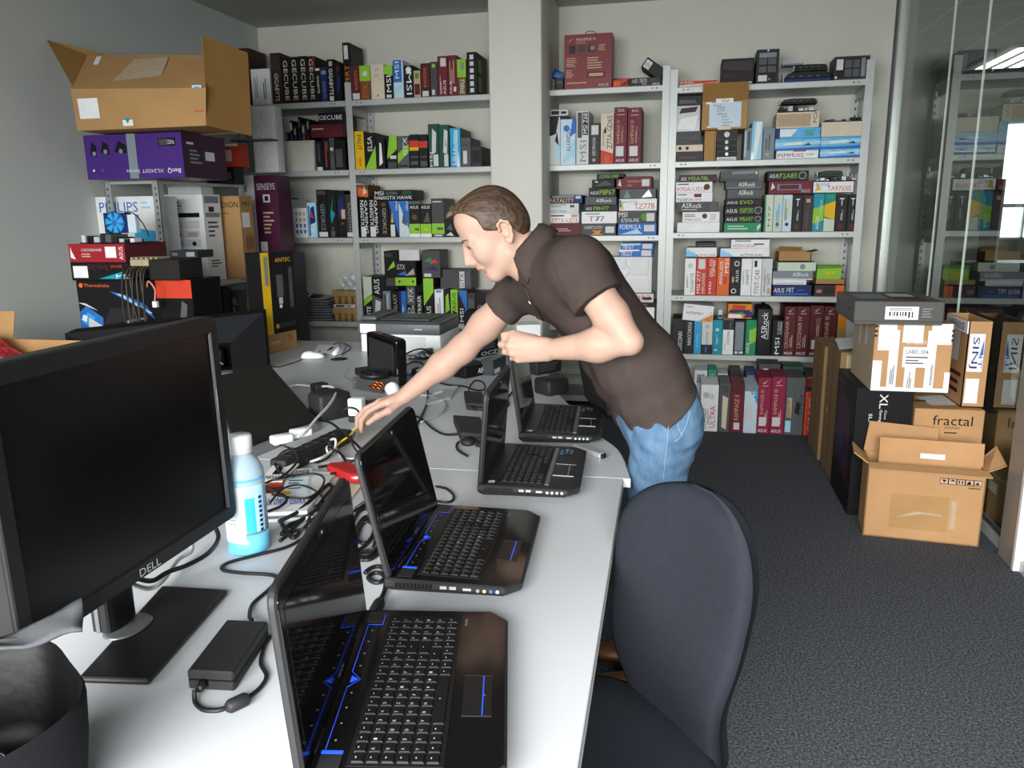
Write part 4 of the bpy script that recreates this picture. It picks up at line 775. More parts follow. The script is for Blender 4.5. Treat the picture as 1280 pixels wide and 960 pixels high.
# --- corner rack: odds and ends
def bin_box(name, label, x0, x1, y, d, z0, z1, m, cat):
    t = thing(name, label, cat, (x0, y, z0)); w, h = x1-x0, z1-z0; th = .006
    b = MB(); i = .012
    out = [(i, i), (w-i, i), (w-i, d-i), (i, d-i)]; top = [(0, 0), (w, 0), (w, d), (0, d)]
    vs = [(p[0], p[1], 0) for p in out]+[(p[0], p[1], h) for p in top]+[(p[0]+(th if p[0] < w/2 else -th), p[1]+(th if p[1] < d/2 else -th), h) for p in top]+[(p[0]+(th if p[0] < w/2 else -th), p[1]+(th if p[1] < d/2 else -th), .006) for p in out]
    fs = [(3, 2, 1, 0)]+[(k, (k+1) % 4, (k+1) % 4+4, k+4) for k in range(4)]+[(k+4, (k+1) % 4+4, (k+1) % 4+8, k+8) for k in range(4)]+[(k+8, (k+1) % 4+8, (k+1) % 4+12, k+12) for k in range(4)]+[(12, 13, 14, 15)]
    b.add(vs, fs, m); b.build('bin_body', t)
    b = MB(); b.box((-.006, -.006, h-.012), (w+.006, .001, h), m, bev=.002); b.build('rim', t)
    return t
a, c = P(354, 190, Y=5.84).x, P(393, 190, Y=5.84).x
bin_box('storage_bin', 'cream plastic bin full of loose cards on the corner rack', a, c, 5.84, .3, zA2+.001, P(373, 176, Y=5.84).z, mat('cream plastic', '#c9cbbf', rough=.5), 'bin')
for i in range(6):
    q = a+.02+i*(c-a-.05)/6
    o = carton('graphics_card', q, q+.02, 5.86+.01*(i % 2), 6.07, zA2+.02, P(373, [165, 150, 158, 146, 155, 149][i], Y=5.86).z, 'KkPkDk'[i], 'R .1 .8 .9 .95 %s|R .2 .5 .8 .7 %s' % ('GWuGqu'[i], 'DGRBGR'[i]), 'dark card standing %s from the left in the cream bin' % ORD[i], 'graphics card', 'loose cards in the cream bin')
foam_tray(P(314, 160, Y=5.5).x, P(345, 170, Y=5.5).x, 5.5, P(330, 216, Y=5.5).z, P(330, 132, Y=5.5).z, 'white foam block leaning between open carton and corner rack', .12)
# antistatic sleeves: flat bags in a leaning stack
BAG = mat('grey antistatic film', '#80868c', rough=.3, metal=0, noise=.12, nscale=14, bump=.3, bscale=40)
for i in range(9):
    x0, x1 = P(366+[0, 3, 1, 4, 2, 5, 3, 6, 8][i], 390, Y=5.85).x, P(415-[0, 2, 1, 3, 2, 4, 6, 5, 9][i], 390, Y=5.85).x
    b = MB(); n = 9; th = .0195; vs = []
    for s in (0, 1):
        for iy in range(n):
            for ix in range(n):
                ed = min(ix, iy, n-1-ix, n-1-iy); rr = random.Random(i*1000+ix*31+iy*7+s)
                z = (th*.5+(th*.5-.0012)*(1 if s else -1)*(.4+.6*min(1, ed/1.5)))+rr.uniform(-.0012, .0012)*(ed > 0)
                vs.append((x0+(x1-x0)*ix/(n-1), 5.845+.28*iy/(n-1)+.006*((i*5) % 4), zA4+.002+i*(th+.001)+z))
    fs = []
    for s in (0, 1):
        for iy in range(n-1):
            for ix in range(n-1):
                q = s*n*n+iy*n+ix; f = (q, q+1, q+n+1, q+n); fs.append(f if s else f[::-1])
    for k in range(n-1):
        for q0, q1 in ((k, k+1), (n*n-n+k+1, n*n-n+k), (k*n+n, k*n), (k*n+n-1, k*n+2*n-1)): fs.append((q0, q1, q1+n*n, q0+n*n))
    b.add(vs, fs, BAG, True)
    b.build('antistatic_bag', None, 'grey antistatic bag, %s from the bottom of the stack on the corner rack' % ORD[i], 'bag', 'stack of antistatic bags on the corner rack')
zb = zA4+.002+9*.0205+.003
loose_board(P(366, 362, Y=5.86).x, P(392, 362, Y=5.86).x, 5.86, zb, .022, 'rust red circuit board lying on the stack of grey antistatic bags', 'N')
def egg_tray(x0, x1, y, d, z0, z1, label):
    b = MB(); m = cardboard('moulded tan pulp', '#a98a58'); w = x1-x0; h = z1-z0; n = 4
    b.box((x0, y, z0+h*.55), (x1, y+d, z1), m, bev=.004)
    for i in range(n):
        for j in range(4):
            cx, cy = x0+w*(i+.5)/n, y+d*(j+.5)/4
            b.lathe([(w/n*.28, 0), (w/n*.46, h*.58)], m, 8, Matrix.Translation((cx, cy, z0)), sy=(d/4)/(w/n))
    b.build('pulp_tray', None, label, 'packaging', 'tan pulp trays on the corner rack')
egg_tray(P(414.5, 390, Y=5.84).x, P(446, 390, Y=5.84).x, 5.85, .25, zA4+.001, P(430, 384.5, Y=5.85).z, 'lower tan moulded pulp tray beside the antistatic bags')
z_ = P(430, 384.5, Y=5.85).z
carton('document_sleeve', P(417, 380, Y=5.85).x, P(444, 380, Y=5.85).x, 5.85, 6.05, z_+.001, P(430, 380.5, Y=5.85).z, 'W', 'R .1 .2 .5 .8 k|R .6 .3 .8 .7 G', 'white and black sleeve between the two pulp trays', 'packaging')
egg_tray(P(414, 370, Y=5.84).x, P(446.5, 370, Y=5.84).x, 5.85, .25, P(430, 380.3, Y=5.85).z+.001, P(430, 363.5, Y=5.85).z, 'upper tan moulded pulp tray beside the antistatic bags')
CLEAR = mat('clear film', '#c9cfd2', rough=.15, spec=.6, noise=.05, alpha=.55)
b = MB(); a, c, e, f = P(424, 352, Y=5.87).x, P(444.5, 352, Y=5.87).x, P(434, 363, Y=5.85).z+.002, P(434, 343, Y=5.87).z
n = 8
for s, yy in ((0, 5.87), (1, 5.96)):
    vs = [(a+(c-a)*i/n+.004*math.sin(j*2+s), yy+.012*math.sin(i*1.7+j*1.1+s), e+(f-e)*j/n) for j in range(n+1) for i in range(n+1)]
    b.add(vs, [(j*(n+1)+i, j*(n+1)+i+1, (j+1)*(n+1)+i+1, (j+1)*(n+1)+i) for j in range(n) for i in range(n)], CLEAR, True)
b.box((a+.02, 5.9, e), (c-.02, 5.94, e+(f-e)*.5), ink('s'), bev=.004)
b.build('clear_bag', None, 'crumpled clear plastic bag standing on the upper pulp tray', 'bag')
# price tag on the shelf edge left of the pillar
b = MB(); a = P(550, 405, Y=5.825); c = P(563, 413, Y=5.825); b.box((a.x, 5.824, c.z), (c.x, 5.826, a.z), ink('h')); b.deco('L .15 .3 .85 .8 u 2', (a.x, 5.824, c.z), (c.x-a.x, 0, 0), (0, 0, a.z-c.z)); b.build('shelf_tag', None, 'small cream paper tag stuck on the fourth shelf edge near the pillar', 'tag')
# ------------------------------------------------------------------ desks
ZT = 0.74
LAM = mat('light grey desk laminate', '#c2c6ca', rough=0.38, noise=0.015, nscale=5, spec=.4)
EDGE = mat('white desk edging', '#eff0ee', rough=0.4, noise=0.0)
LEGM = mat('dark grey desk frame', '#3b3d40', rough=0.45, metal=.2)
def desk(label, poly, legs):
    t = thing('desk', label, 'desk', (0, 0, 0))
    b = MB(); b.prism(poly, ZT-.026, ZT, LAM, bev=.0015)
    b.build('tabletop', t)
    b = MB()
    n = len(poly)
    for i in range(n):
        p, q = Vector((*poly[i], 0)), Vector((*poly[(i+1) % n], 0)); d = (q-p).normalized(); nn = Vector((d.y, -d.x, 0))*.0012
        b.add([p+nn+Vector((0, 0, ZT-.025)), q+nn+Vector((0, 0, ZT-.025)), q+nn+Vector((0, 0, ZT-.001)), p+nn+Vector((0, 0, ZT-.001))], [(0, 1, 2, 3)], EDGE)
    b.build('edge_band', t)
    for x, y in legs:
        b = MB(); b.box((x-.025, y-.025, .03), (x+.025, y+.025, ZT-.026), LEGM, bev=.003); b.box((x-.03, y-.03, 0), (x+.03, y+.03, .03), ink('k'), bev=.004); b.build('leg', t)
    xs = [l[0] for l in legs]; ys = [l[1] for l in legs]
    b = MB(); b.box((min(xs), max(ys)-.02, ZT-.09), (max(xs), max(ys)+.02, ZT-.03), LEGM); b.box((min(xs), min(ys)-.02, ZT-.09), (max(xs), min(ys)+.02, ZT-.03), LEGM); b.build('crossbar', t)
e0, e1 = P(722, 960, z=ZT), P(779, 598, z=ZT)
sx = (e1.x-e0.x)/(e1.y-e0.y); yN = 0.12
SEAM = e1.y-.002
desk('near light grey desk carrying the big monitor and two laptops', [(e0.x+sx*(yN-e0.y), yN), (e0.x+sx*(SEAM-e0.y), SEAM), (-2.0, SEAM-.03), (-2.0, yN)], [(-.25, .3), (-.3, 1.9), (-1.85, .3), (-1.85, 1.9)])
c0, c1, c2 = P(788, 599, z=ZT), P(772, 562, z=ZT), P(735, 535, z=ZT)
arc = smooth_path([(c0.x, SEAM+.002, 0), (c1.x, c1.y, 0), (c2.x, c2.y, 0), (-.42, 2.9, 0), (-.56, 3.3, 0), (-.75, 4.22, 0)], 5)
desk('far grey desk with the rounded corner where the person stands', [(p.x, p.y) for p in arc]+[(-2.05, 4.24), (-2.95, 4.24), (-2.95, 4.08), (-3.3, 4.08), (-3.3, 2.3), (-2.0, SEAM-.028)], [(-.9, 2.4), (-1.0, 4.0), (-3.0, 2.6), (-3.0, 4.0)])

BLK = mat('black plastic', '#19191a', rough=.42, noise=.05, nscale=60, bump=.06, bscale=900)
BLKM = mat('matt black plastic', '#1f1f21', rough=.6, noise=.05, bump=.1, bscale=700)
GLOSS = mat('glossy black screen', '#050506', rough=.07, spec=.55, noise=0)
SCREEN = mat('anti glare black screen', '#080708', rough=.3, spec=.45, noise=0)
PIANO = mat('glossy black lacquer', '#0c0b0b', rough=.12, spec=.5, noise=0)
KEY = mat('black keycap', '#121213', rough=.55, spec=.25, noise=0)
LEG_ = mat('white key legend', '#b0b2b5', rough=.6, noise=0)
BLUE = mat('lit blue strip', '#1e46c8', rough=.4, noise=0, emit='#2a5cff', estr=.65)
SILV = mat('silver plastic', '#b5b8ba', rough=.35, metal=.3, noise=.02)
GUN = mat('gunmetal plastic', '#3a3d42', rough=.4, metal=.35, noise=.04)
ROWS = ['^1234567890+~', 'QWERTZUIOP*', 'ASDFGHJKL#', 'YXCVBNM,.-']
def laptop(label, hinge, yaw, W, D, tilt, LH, style, HB=.042):
    "hinge: middle of the rear edge on the desk; the front edge lies in +x, the width along y"
    t = thing('laptop', label, 'laptop', (hinge[0], hinge[1], ZT+.0005), yaw)
    ht = HB
    b = MB(); w2 = W/2
    foot = [(.0, -w2), (D-.03, -w2), (D, -w2+.03), (D, w2-.03), (D-.03, w2), (0, w2)]
    def ring(inset, z0, slope): return [(max(.012, x-inset) if x > D/2 else x+inset*.3, y*(1-inset/w2), z0-slope*x/D) for x, y in foot]
    vs = ring(.03, .003, 0)+ring(.004, ht*.45, .004)+ring(0, ht*.62, .004)+ring(0, ht-.003, .008)+ring(.004, ht, .008)
    n = 6; fs = [list(range(n))[::-1]]
    for k in range(4):
        for i in range(n): fs.append((k*n+i, k*n+(i+1) % n, (k+1)*n+(i+1) % n, (k+1)*n+i))
    fs.append([4*n+i for i in range(n)])
    b.add(vs, fs[:-1], BLKM if style != 'c' else BLKM); b.add(vs, [fs[-1]], PIANO if style == 'a' else BLK)
    for x, y in ((.04, -w2+.05), (.04, w2-.05), (D-.05, -w2+.05), (D-.05, w2-.05)): b.box((x-.01, y-.01, -.0004), (x+.01, y+.01, .004), ink('k'))
    b.build('chassis', t)
    zt = lambda x: ht-.008*x/D
    T = Matrix.Rotation(math.atan2(.008, D), 4, 'Y')       # deck slopes to the front
    Td = Matrix.Translation((0, 0, ht+.0004)) @ T
    # keyboard
    kx0, kx1 = (.062, .178) if style == 'a' else (.058, .165)
    kx0 *= D/.262; kx1 *= D/.262
    ky0, ky1 = -w2+.03, w2-.03
    b = MB(); b.box((kx0-.004, ky0-.004, -.001), (kx1+.004, ky1+.004, .0006), mat('keyboard well', '#0b0b0c', rough=.6, noise=0), T=Td)
    R = 6; C = 19; rr = random.Random(3)
    px_, py_ = (kx1-kx0)/R, (ky1-ky0)/C
    for r in range(R):
        c = 0; kidx = 0
        while c < C:
            wd = 1
            if r == 5 and c == 4: wd = 6
            if r in (2, 3) and c == 13: wd = 2
            if r == 4 and c == 12: wd = 2
            x0 = kx0+r*px_+.0014; x1 = kx0+(r+1)*px_-.0014; y0 = ky0+c*py_+.0012; y1 = ky0+(c+wd)*py_-.0012
            h = .0032
            b.add([(x0, y0, 0), (x1, y0, 0), (x1, y1, 0), (x0, y1, 0), (x0+.0012, y0+.0014, h), (x1-.002, y0+.0014, h), (x1-.002, y1-.0014, h), (x0+.0012, y1-.0014, h)],
                  [(4, 5, 6, 7), (0, 1, 5, 4), (1, 2, 6, 5), (2, 3, 7, 6), (3, 0, 4, 7)], KEY, T=Td)
            ch = None
            if 1 <= r <= 4 and c >= 1 and c-1 < len(ROWS[r-1]): ch = ROWS[r-1][c-1]
            if c >= 15 and 1 <= r <= 4: ch = '789/456*123-0,E+'[(r-1)*4+c-15]
            u = (y0+y1)/2
            if ch and style == 'a':
                vs_, fs_ = text_geo(ch)
                s = .0048; b.add([(x0+.0075-(q-.0)*s, y0+.0035+p*s*.8, h+.0002) for p, q in vs_], fs_, LEG_, T=Td)
            else:
                b.add([(x0+.0045, u-.002, h+.0002), (x0+.006, u-.002, h+.0002), (x0+.006, u+.0012, h+.0002), (x0+.0045, u+.0012, h+.0002)], [(0, 1, 2, 3)], LEG_ if style == 'a' or rr.random() < .4 else ink('G'), T=Td)
            c += wd
    b.build('keyboard', t)
    # touchpad
    tx0, tx1 = kx1+.020, D-.022; ty = -.035
    b = MB(); b.box((tx0, ty-.048, -.0005), (tx1, ty+.048, .0004), mat('satin black pad', '#131313', rough=.35, noise=0), T=Td)
    fr = ink('K') if style == 'a' else SILV
    for a_ in ((tx0, ty-.0495, tx1, ty-.048), (tx0, ty+.048, tx1, ty+.0495)): b.box((a_[0], a_[1], -.0003), (a_[2], a_[3], .0008), fr, T=Td)
    if style != 'a':
        b.box((tx1-.016, ty-.048, 0), (tx1-.0145, ty+.048, .0007), fr, T=Td)
    b.build('touchpad', t)
    if style == 'a':
        b = MB(); b.box((tx1-.014, ty-.047, 0), (tx1-.0125, ty+.047, .0008), BLUE, T=Td); b.box((tx1-.0125, ty-.001, 0), (tx1-.010, ty+.001, .0008), BLUE, T=Td); b.build('light_strip', t, 'blue lit line across the touchpad')
        # blue outline between the hinge and the keyboard, with two speaker panels
        xa, xb = .022, .050
        b = MB(); L_ = lambda p, q, w_=.0004: b.tube([Td @ Vector((p[0], p[1], .0003)), Td @ Vector((q[0], q[1], .0003))], w_, BLUE, 5)
        sy = w2-.055
        L_((xa+.004, -sy+.002), (xa+.004, -.02)); L_((xa+.004, .02), (xa+.004, sy-.002)); L_((xa+.004, -.02), (xa+.02, 0)); L_((xa+.02, 0), (xa+.004, .02)); L_((xa+.004, -sy), (xb, -sy)); L_((xa+.004, sy), (xb, sy)); L_((xb, sy), (xb, w2-.02), .0005)
        b.box((xa, -sy-.006, 0), (xb, -sy, .0009), BLUE, T=Td)
        b.prism([(xa+.006, -.008), (xa+.016, 0), (xa+.006, .008)], 0, .0012, BLUE, T=Td)
        b.build('light_strip', t, 'blue lit outline below the screen')
        for s in (-1, 1):
            b = MB(); y0, y1 = sorted((s*(sy+.008), s*(w2-.012))); b.box((xa, y0, -.0002), (xb, y1, .0006), mat('speaker mesh', '#242427', rough=.5, noise=.2, nscale=900), T=Td); b.build('speaker', t)
        b = MB()
        for k in range(9):
            if k != 4: b.box((xa+.012, -sy+.02+k*(2*sy-.04)/8, 0), (xa+.0145, -sy+.0225+k*(2*sy-.04)/8, .0004), ink('u'), T=Td)
        b.deco('T .1 .1 .9 .9 u 0 ERAZER', Td @ Vector((kx1+.016, w2-.06, .0006)), (0, .03, 0), (-.005, 0, 0))
        b.build('status_lights', t)
    else:
        b = MB(); b.box((kx1+.006, ky0+.0, -.0003), (kx1+.017, ky1, .0009), mat('brushed grey strip', '#77777a', rough=.3, metal=.6, noise=.03), T=Td); b.build('trim_strip', t)
        b = MB(); b.deco('R .05 .1 .95 .9 s|R .1 .2 .9 .5 W', Td @ Vector((.045, -w2+.012, .0006)), (0, .022, 0), (-.022, 0, 0)); b.build('sticker', t, 'silver square sticker')
        b = MB(); b.deco('R .0 .72 .4 1 b|R .5 .75 .7 .95 u|R .1 .35 .4 .6 G|R .5 .4 .9 .6 u|L .1 .02 .9 .3 u 3', Td @ Vector((kx1+.062, w2-.09, .0006)), (0, .06, 0), (-.04, 0, 0)); b.build('sticker', t, 'small blue and grey stickers')
    # ports on the side nearest the camera
    b = MB(); ys_ = -w2-.0004
    Ts = Matrix(((1, 0, 0, 0), (0, 0, 1, ys_), (0, 1, 0, 0), (0, 0, 0, 1)))
    zp = ht*.68
    for k in range(10): b.box((.02+k*.0075, zp-.004, -.0006), (.025+k*.0075, zp+.006, .0006), ink('a'), T=Ts)
    for k in range(2): b.box((.108+k*.018, zp-.003, -.0008), (.121+k*.018, zp+.003, .0006), SILV, T=Ts)
    b.box((D*.58, zp-.004, -.0006), (D*.58+.016, zp+.001, .0006), SILV, T=Ts)
    b.build('port', t)
    for k in range(4):
        b = MB(); b.lathe([(.0016, 0), (.0036, 0), (.0036, .0012), (.0016, .0012)], ink(['W', 'C', 's', 'W'][k]) if style != 'a' else ink(['u', 'q', 'b', 's'][k]), 14, Matrix.Translation((D*.69+k*.0125, ys_, zp-.003)) @ Matrix.Rotation(PI/2, 4, 'X')); b.build('audio_jack', t)
    # lid
    l = bpy.data.objects.new('lid', None); COL.objects.link(l); l.parent = t; l.location = (.014, 0, ht-.001); l.rotation_euler = (0, -tilt, 0); l.empty_display_size = .03
    lw = w2-.002
    def rr_poly(y0, y1, z0, z1, r, r0=0.004):
        pts = []
        for cy, cz, a0, q in ((y1-r0, z0+r0, -PI/2, r0), (y1-r, z1-r, 0, r), (y0+r, z1-r, PI/2, r), (y0+r0, z0+r0, PI, r0)):
            for k in range(5): pts.append((cy+q*math.cos(a0+k*PI/8), cz+q*math.sin(a0+k*PI/8)))
        return pts
    Tl = Matrix(((0, 0, 1, 0), (1, 0, 0, 0), (0, 1, 0, 0), (0, 0, 0, 1)))
    b = MB(); b.prism(rr_poly(-lw, lw, 0, LH, .022), -.014, -.002, BLKM, Tl, bev=.003); b.build('lid_shell', l)
    b = MB(); b.prism(rr_poly(-lw+.003, lw-.003, .002, LH-.003, .02), -.003, .0, PIANO if style == 'a' else BLK, Tl, bev=.001)
    b.deco('T .46 .25 .54 .6 u 0 MEDION' if style == 'a' else 'T .47 .25 .53 .6 G 0 MSI', (.0004, -lw, .006), (0, 2*lw, 0), (0, 0, .022))
    b.build('screen_bezel', l)
    b = MB(); b.box((-.001, -lw+.018, .034), (.0006, lw-.018, LH-.028), GLOSS); b.build('screen', l)
    b = MB(); b.box((-.001, -.012, LH-.019), (.0016, .012, LH-.011), ink('k'), bev=.001); b.lathe([(0, 0), (.003, 0), (.003, .001), (0, .0015)], ink('u'), 12, Matrix.Translation((.0014, 0, LH-.015)) @ Matrix.Rotation(PI/2, 4, 'Y')); b.build('webcam', l)
    for s in (-1, 1):
        b = MB(); b.tube([(.008, s*(w2-.10), ht-.002), (.008, s*(w2-.05), ht-.002)], .007, BLKM, 10); b.build('hinge', t)
    return t
def lap_from(pa, pb, zt, **kw): pass
R = math.radians
# yaw turns the hinge line; values from the measured corners of each machine
laptop('nearest black gaming laptop with blue lit lines, open on the near desk', (-.497, .970), R(12.5), .43, .262, R(4), .252, 'a')
laptop('second black gaming laptop with blue lit lines, under the reaching arm', (-.560, 1.500), R(4.6), .40, .262, R(12), .252, 'a')
laptop('black laptop with grey strip and stickers, lid nearly edge-on beside the desk seam', (-.520, 2.04), R(4.0), .38, .262, R(-5), .245, 'b')
laptop('black laptop in front of the person, farthest of the open four, below the fist', (-.52, 2.545), R(5.0), .40, .262, R(8), .25, 'c')

# ------------------------------------------------------------------ big monitor
t = thing('monitor', 'large black widescreen monitor on a square foot, close to the camera', 'monitor', (-.90, 1.1, ZT))
xm, y0, y1, z0, z1 = -.918, .842, 1.404, .842, 1.268
def rel(p): return (p[0]+.90, p[1]-1.1, p[2]-ZT)
b = MB()
Tm = Matrix.Translation((xm+.90, (y0+y1)/2-1.1, z0-ZT)) @ Matrix.Rotation(R(-.8), 4, 'Y')
w2, hh = (y1-y0)/2, z1-z0
def rrect(w, z0_, z1_, r, n=6):
    pts = []
    for cy, cz, a0 in ((w-r, z0_+r, -PI/2), (w-r, z1_-r, 0), (-w+r, z1_-r, PI/2), (-w+r, z0_+r, PI)):
        for k in range(n+1): pts.append((cy+r*math.cos(a0+k*PI/2/n), cz+r*math.sin(a0+k*PI/2/n)))
    return pts
Tp = Tm @ Matrix(((0, 0, 1, 0), (1, 0, 0, 0), (0, 1, 0, 0), (0, 0, 0, 1)))
b.prism(rrect(w2, 0, hh, .014), -.035, .0, BLK, Tp, bev=.003)
b.prism(rrect(w2-.05, .04, hh-.04, .03), -.06, -.034, BLKM, Tp, bev=.008)
b.build('back_shell', t)
b = MB(); o_ = rrect(w2-.001, .001, hh-.001, .014); i_ = rrect(w2-.026, .027, hh-.030, .002)
n = len(o_)
vs = [(p[0], p[1], .003) for p in o_]+[(p[0], p[1], .005) for p in [(q[0]*.992, hh/2+(q[1]-hh/2)*.992) for q in o_]]+[(p[0], p[1], .005) for p in i_]+[(p[0]*.985, hh/2+(p[1]-hh/2)*.98, -.002) for p in i_]+[(p[0], p[1], -.002) for p in o_]
fs = []
for k in range(3):
    for i in range(n): fs.append((k*n+i, k*n+(i+1) % n, (k+1)*n+(i+1) % n, (k+1)*n+i))
for i in range(n): fs.append((4*n+i, 4*n+(i+1) % n, (i+1) % n, i))
b.add(vs, fs, BLK, False, Tp)
b.deco('T .45 .2 .55 .85 W 0 DELL', Tm @ Vector((.0055, -w2, .002)), Tm.to_3x3() @ Vector((0, 2*w2, 0)), Tm.to_3x3() @ Vector((0, 0, .022)))
b.build('bezel', t)
b = MB(); b.box((-.003, -w2+.025, .026), (.0005, w2-.025, hh-.029), SCREEN, T=Tm); b.build('screen', t)
b = MB(); b.tube([Tm @ Vector((.0055, w2-.027, .03)), Tm @ Vector((.0055, w2-.027, hh-.03))], .0016, mat('bezel highlight', '#4a4d57', rough=.15, noise=0), 6); b.build('highlight_line', t)  # highlight along the bezel's inner edge, put in as a thin paler tube
b = MB()
corn = [rel(P(98, 856, z=ZT)), rel(P(187, 859, z=ZT)), rel(P(286, 744, z=ZT)), rel(P(203, 739, z=ZT))]
b.prism([(c[0], c[1]) for c in corn], .001, .014, BLK, bev=.006, seg=3); b.build('foot', t)
nc = rel(P(163, 788, z=ZT+.014))
b = MB(); b.lathe([(0, .0145), (.042, .0145), (.044, .0155), (.038, .017), (0, .017)], mat('brushed metal ring', '#7d8083', rough=.35, metal=.6, noise=.03), 32, Matrix.Translation((nc[0]-.012, nc[1]+.01, 0)), sx=.8, sy=1.1); b.build('swivel_ring', t, 'silver ring')
b = MB(); b.prism([(-.028, -.035), (.006, -.035), (.012, -.022), (.012, .022), (.006, .035), (-.028, .035)], .016, .30, BLK, Matrix.Translation((nc[0]-.03, nc[1]+.012, 0)), bev=.003)
b.box((-.018, -.0365, .017), (-.010, -.0355, .2), mat('brushed metal ring', '#7d8083'), T=Matrix.Translation((nc[0]-.03, nc[1]+.012, 0))); b.build('neck', t)

# ------------------------------------------------------------------ cables, adapters
def cable(pts, r, col, label, cat='cable', name='cable', plug=None, z=ZT):
    "a cable lying along photo points; each point (px,py) or (px,py,height above the desk)"
    q = [P(p[0], p[1], z=z+r+.001+(p[2] if len(p) > 2 else 0)) for p in pts]
    b = MB(); b.tube(smooth_path(q, 6), r, col, 8)
    if plug is None: return b.build(name, None, label, cat, loc=q[0])
    t = thing(name, label, cat, q[0]); o = b.build('cord', None)
    o.data.transform(Matrix.Translation(-q[0])); o.parent = t
    for (i, j, rad, ln) in plug:
        a, c = q[i], q[j]; d = (a-c).normalized()
        b = MB(); b.tube([a-d*ln*.5-q[0], a-d*ln*.3-q[0], a+d*ln*.4-q[0], a+d*ln*.5-q[0]], [rad*.6, rad, rad, rad*.7], col, 10); b.build('plug', t)
    return t
RUB = mat('black cable rubber', '#161617', rough=.5, noise=0); WHC = mat('white cable', '#d9dad8', rough=.45, noise=0); YEL = mat('yellow cable', '#d9c22e', rough=.45, noise=0); GRYC = mat('grey cable', '#a9aaa8', rough=.45, noise=0)
def brick(label, corners, h, z=ZT, key=None):
    "a power adapter: three measured top corners near-left, near-right, far-right, at height h"
    a, c, d = [P(p[0], p[1], z=z+h) for p in corners]
    u = c-a; v = d-c; u.z = v.z = 0
    t = thing('power_adapter', label, 'power adapter', (a.x, a.y, z)); T = Matrix(((u.x, v.x, 0, 0), (u.y, v.y, 0, 0), (0, 0, 1, 0), (0, 0, 0, 1)))
    b = MB(); lu, lv = u.length, v.length
    T2 = Matrix(((u.x/lu, v.x/lv, 0, 0), (u.y/lu, v.y/lv, 0, 0), (0, 0, 1, 0), (0, 0, 0, 1)))
    b.box((0, 0, .0008), (lu, lv, h*.5), BLKM, bev=.003, T=T2); b.box((0, 0, h*.52), (lu, lv, h), BLKM, bev=.003, T=T2); b.box((.001, .001, h*.48), (lu-.001, lv-.001, h*.54), ink('k'), T=T2); b.build('housing', t)
    b = MB(); b.lathe([(.008, 0), (.007, .012), (.005, .018)], RUB, 12, T2 @ Matrix.Translation((lu*.35, 0, h*.4)) @ Matrix.Rotation(PI/2, 4, 'X')); b.build('strain_relief', t)
    return t
brick('large black power adapter in front of the monitor foot', [(233, 838), (291, 841), (335, 776)], .034)
brick('small black power adapter beside the third laptop lid, nearer one', [(575, 540), (612, 543), (600, 521)], .03)
brick('small black power adapter behind the nearer small one', [(583, 503), (608, 505), (603, 490)], .03)
cable([(243, 862, .014), (244, 878), (254, 887), (272, 888), (285, 884)], .0035, RUB, 'short black cable curling from the large adapter to the ferrite lump')
t = thing('ferrite_core', 'black ferrite lump on the adapter cable, front of the desk', 'cable part', P(295, 880, z=ZT))
b = MB(); a = P(283, 885, z=ZT+.011)-P(295, 880, z=ZT); c = P(311, 872, z=ZT+.011)-P(295, 880, z=ZT); b.tube([a, a*.85+c*.15, a*.15+c*.85, c], [.007, .0105, .0105, .007], BLKM, 12); b.build('core_body', t)
cable([(310, 872), (325, 860), (333, 845), (326, 828), (332, 805), (345, 790), (356, 789)], .0035, RUB, 'black cable from the ferrite lump towards the nearest laptop')
cable([(315, 775, .01), (312, 770, .008), (316, 755), (335, 738), (344, 727), (340, 719), (300, 716), (278, 712), (284, 704), (320, 694), (358, 684), (380, 672)], .0038, RUB, 'black mains cable from the large adapter past the blue bottle')
cable([(168, 722, .06), (190, 726, .03), (210, 715, .03), (235, 706, .03), (262, 690, .03), (273, 670, .03), (262, 648, .06)], .005, RUB, 'thick black cable hanging behind the large monitor')
cable([(160, 728, .05), (185, 736, .01), (203, 726, .01), (222, 700, .012), (238, 690, .012), (240, 680, .02)], .005, GRYC, 'pale grey cable behind the large monitor')

# blue bottle of cleaner
bb = P(312, 686, z=ZT); hb = P(300, 543, Y=bb.y).z-ZT; bx = thing('spray_bottle', 'translucent bottle of blue cleaning fluid with white cap', 'bottle', (bb.x, bb.y, ZT))
rb = (P(334, 680, Y=bb.y).x-P(289, 680, Y=bb.y).x)/2
TR_ = mat('translucent bottle plastic', '#aec6d2', rough=.25, noise=0, trans=.25, ior=1.2); FL = mat('blue fluid through plastic', '#6cc6ea', rough=.25, noise=.02, nscale=8)
b = MB(); b.lathe([(rb*.9, .0008), (rb, .006), (rb, hb*.18)], FL, 40); b.build('blue_fluid', bx, 'clear blue fluid at the foot')
b = MB(); b.lathe([(rb, hb*.18), (rb, hb*.64), (rb*.97, hb*.70), (rb*.78, hb*.78), (rb*.5, hb*.83), (rb*.42, hb*.85)], TR_, 40); b.build('bottle_body', bx)
b = MB(); b.lathe([(rb*.46, hb*.845), (rb*.56, hb*.85), (rb*.56, hb*.985), (rb*.5, hb), (0, hb)], mat('white cap plastic', '#d2d5d8', rough=.4, noise=0), 32); b.build('cap', bx)
b = MB(); WL = mat('white bottle label', '#c3ced8', rough=.4, noise=.02)
def wrap(b, a0, a1, z0_, z1_, m, e=.0006):
    n = 14; vs = []
    for k in range(n+1):
        a = a0+(a1-a0)*k/n
        for z in (z0_, z1_): vs.append(((rb+e)*math.cos(a), (rb+e)*math.sin(a), z))
    b.add(vs, [(2*k, 2*k+2, 2*k+3, 2*k+1) for k in range(n)], m, True)
A0 = math.atan2(-bb.y, -bb.x)
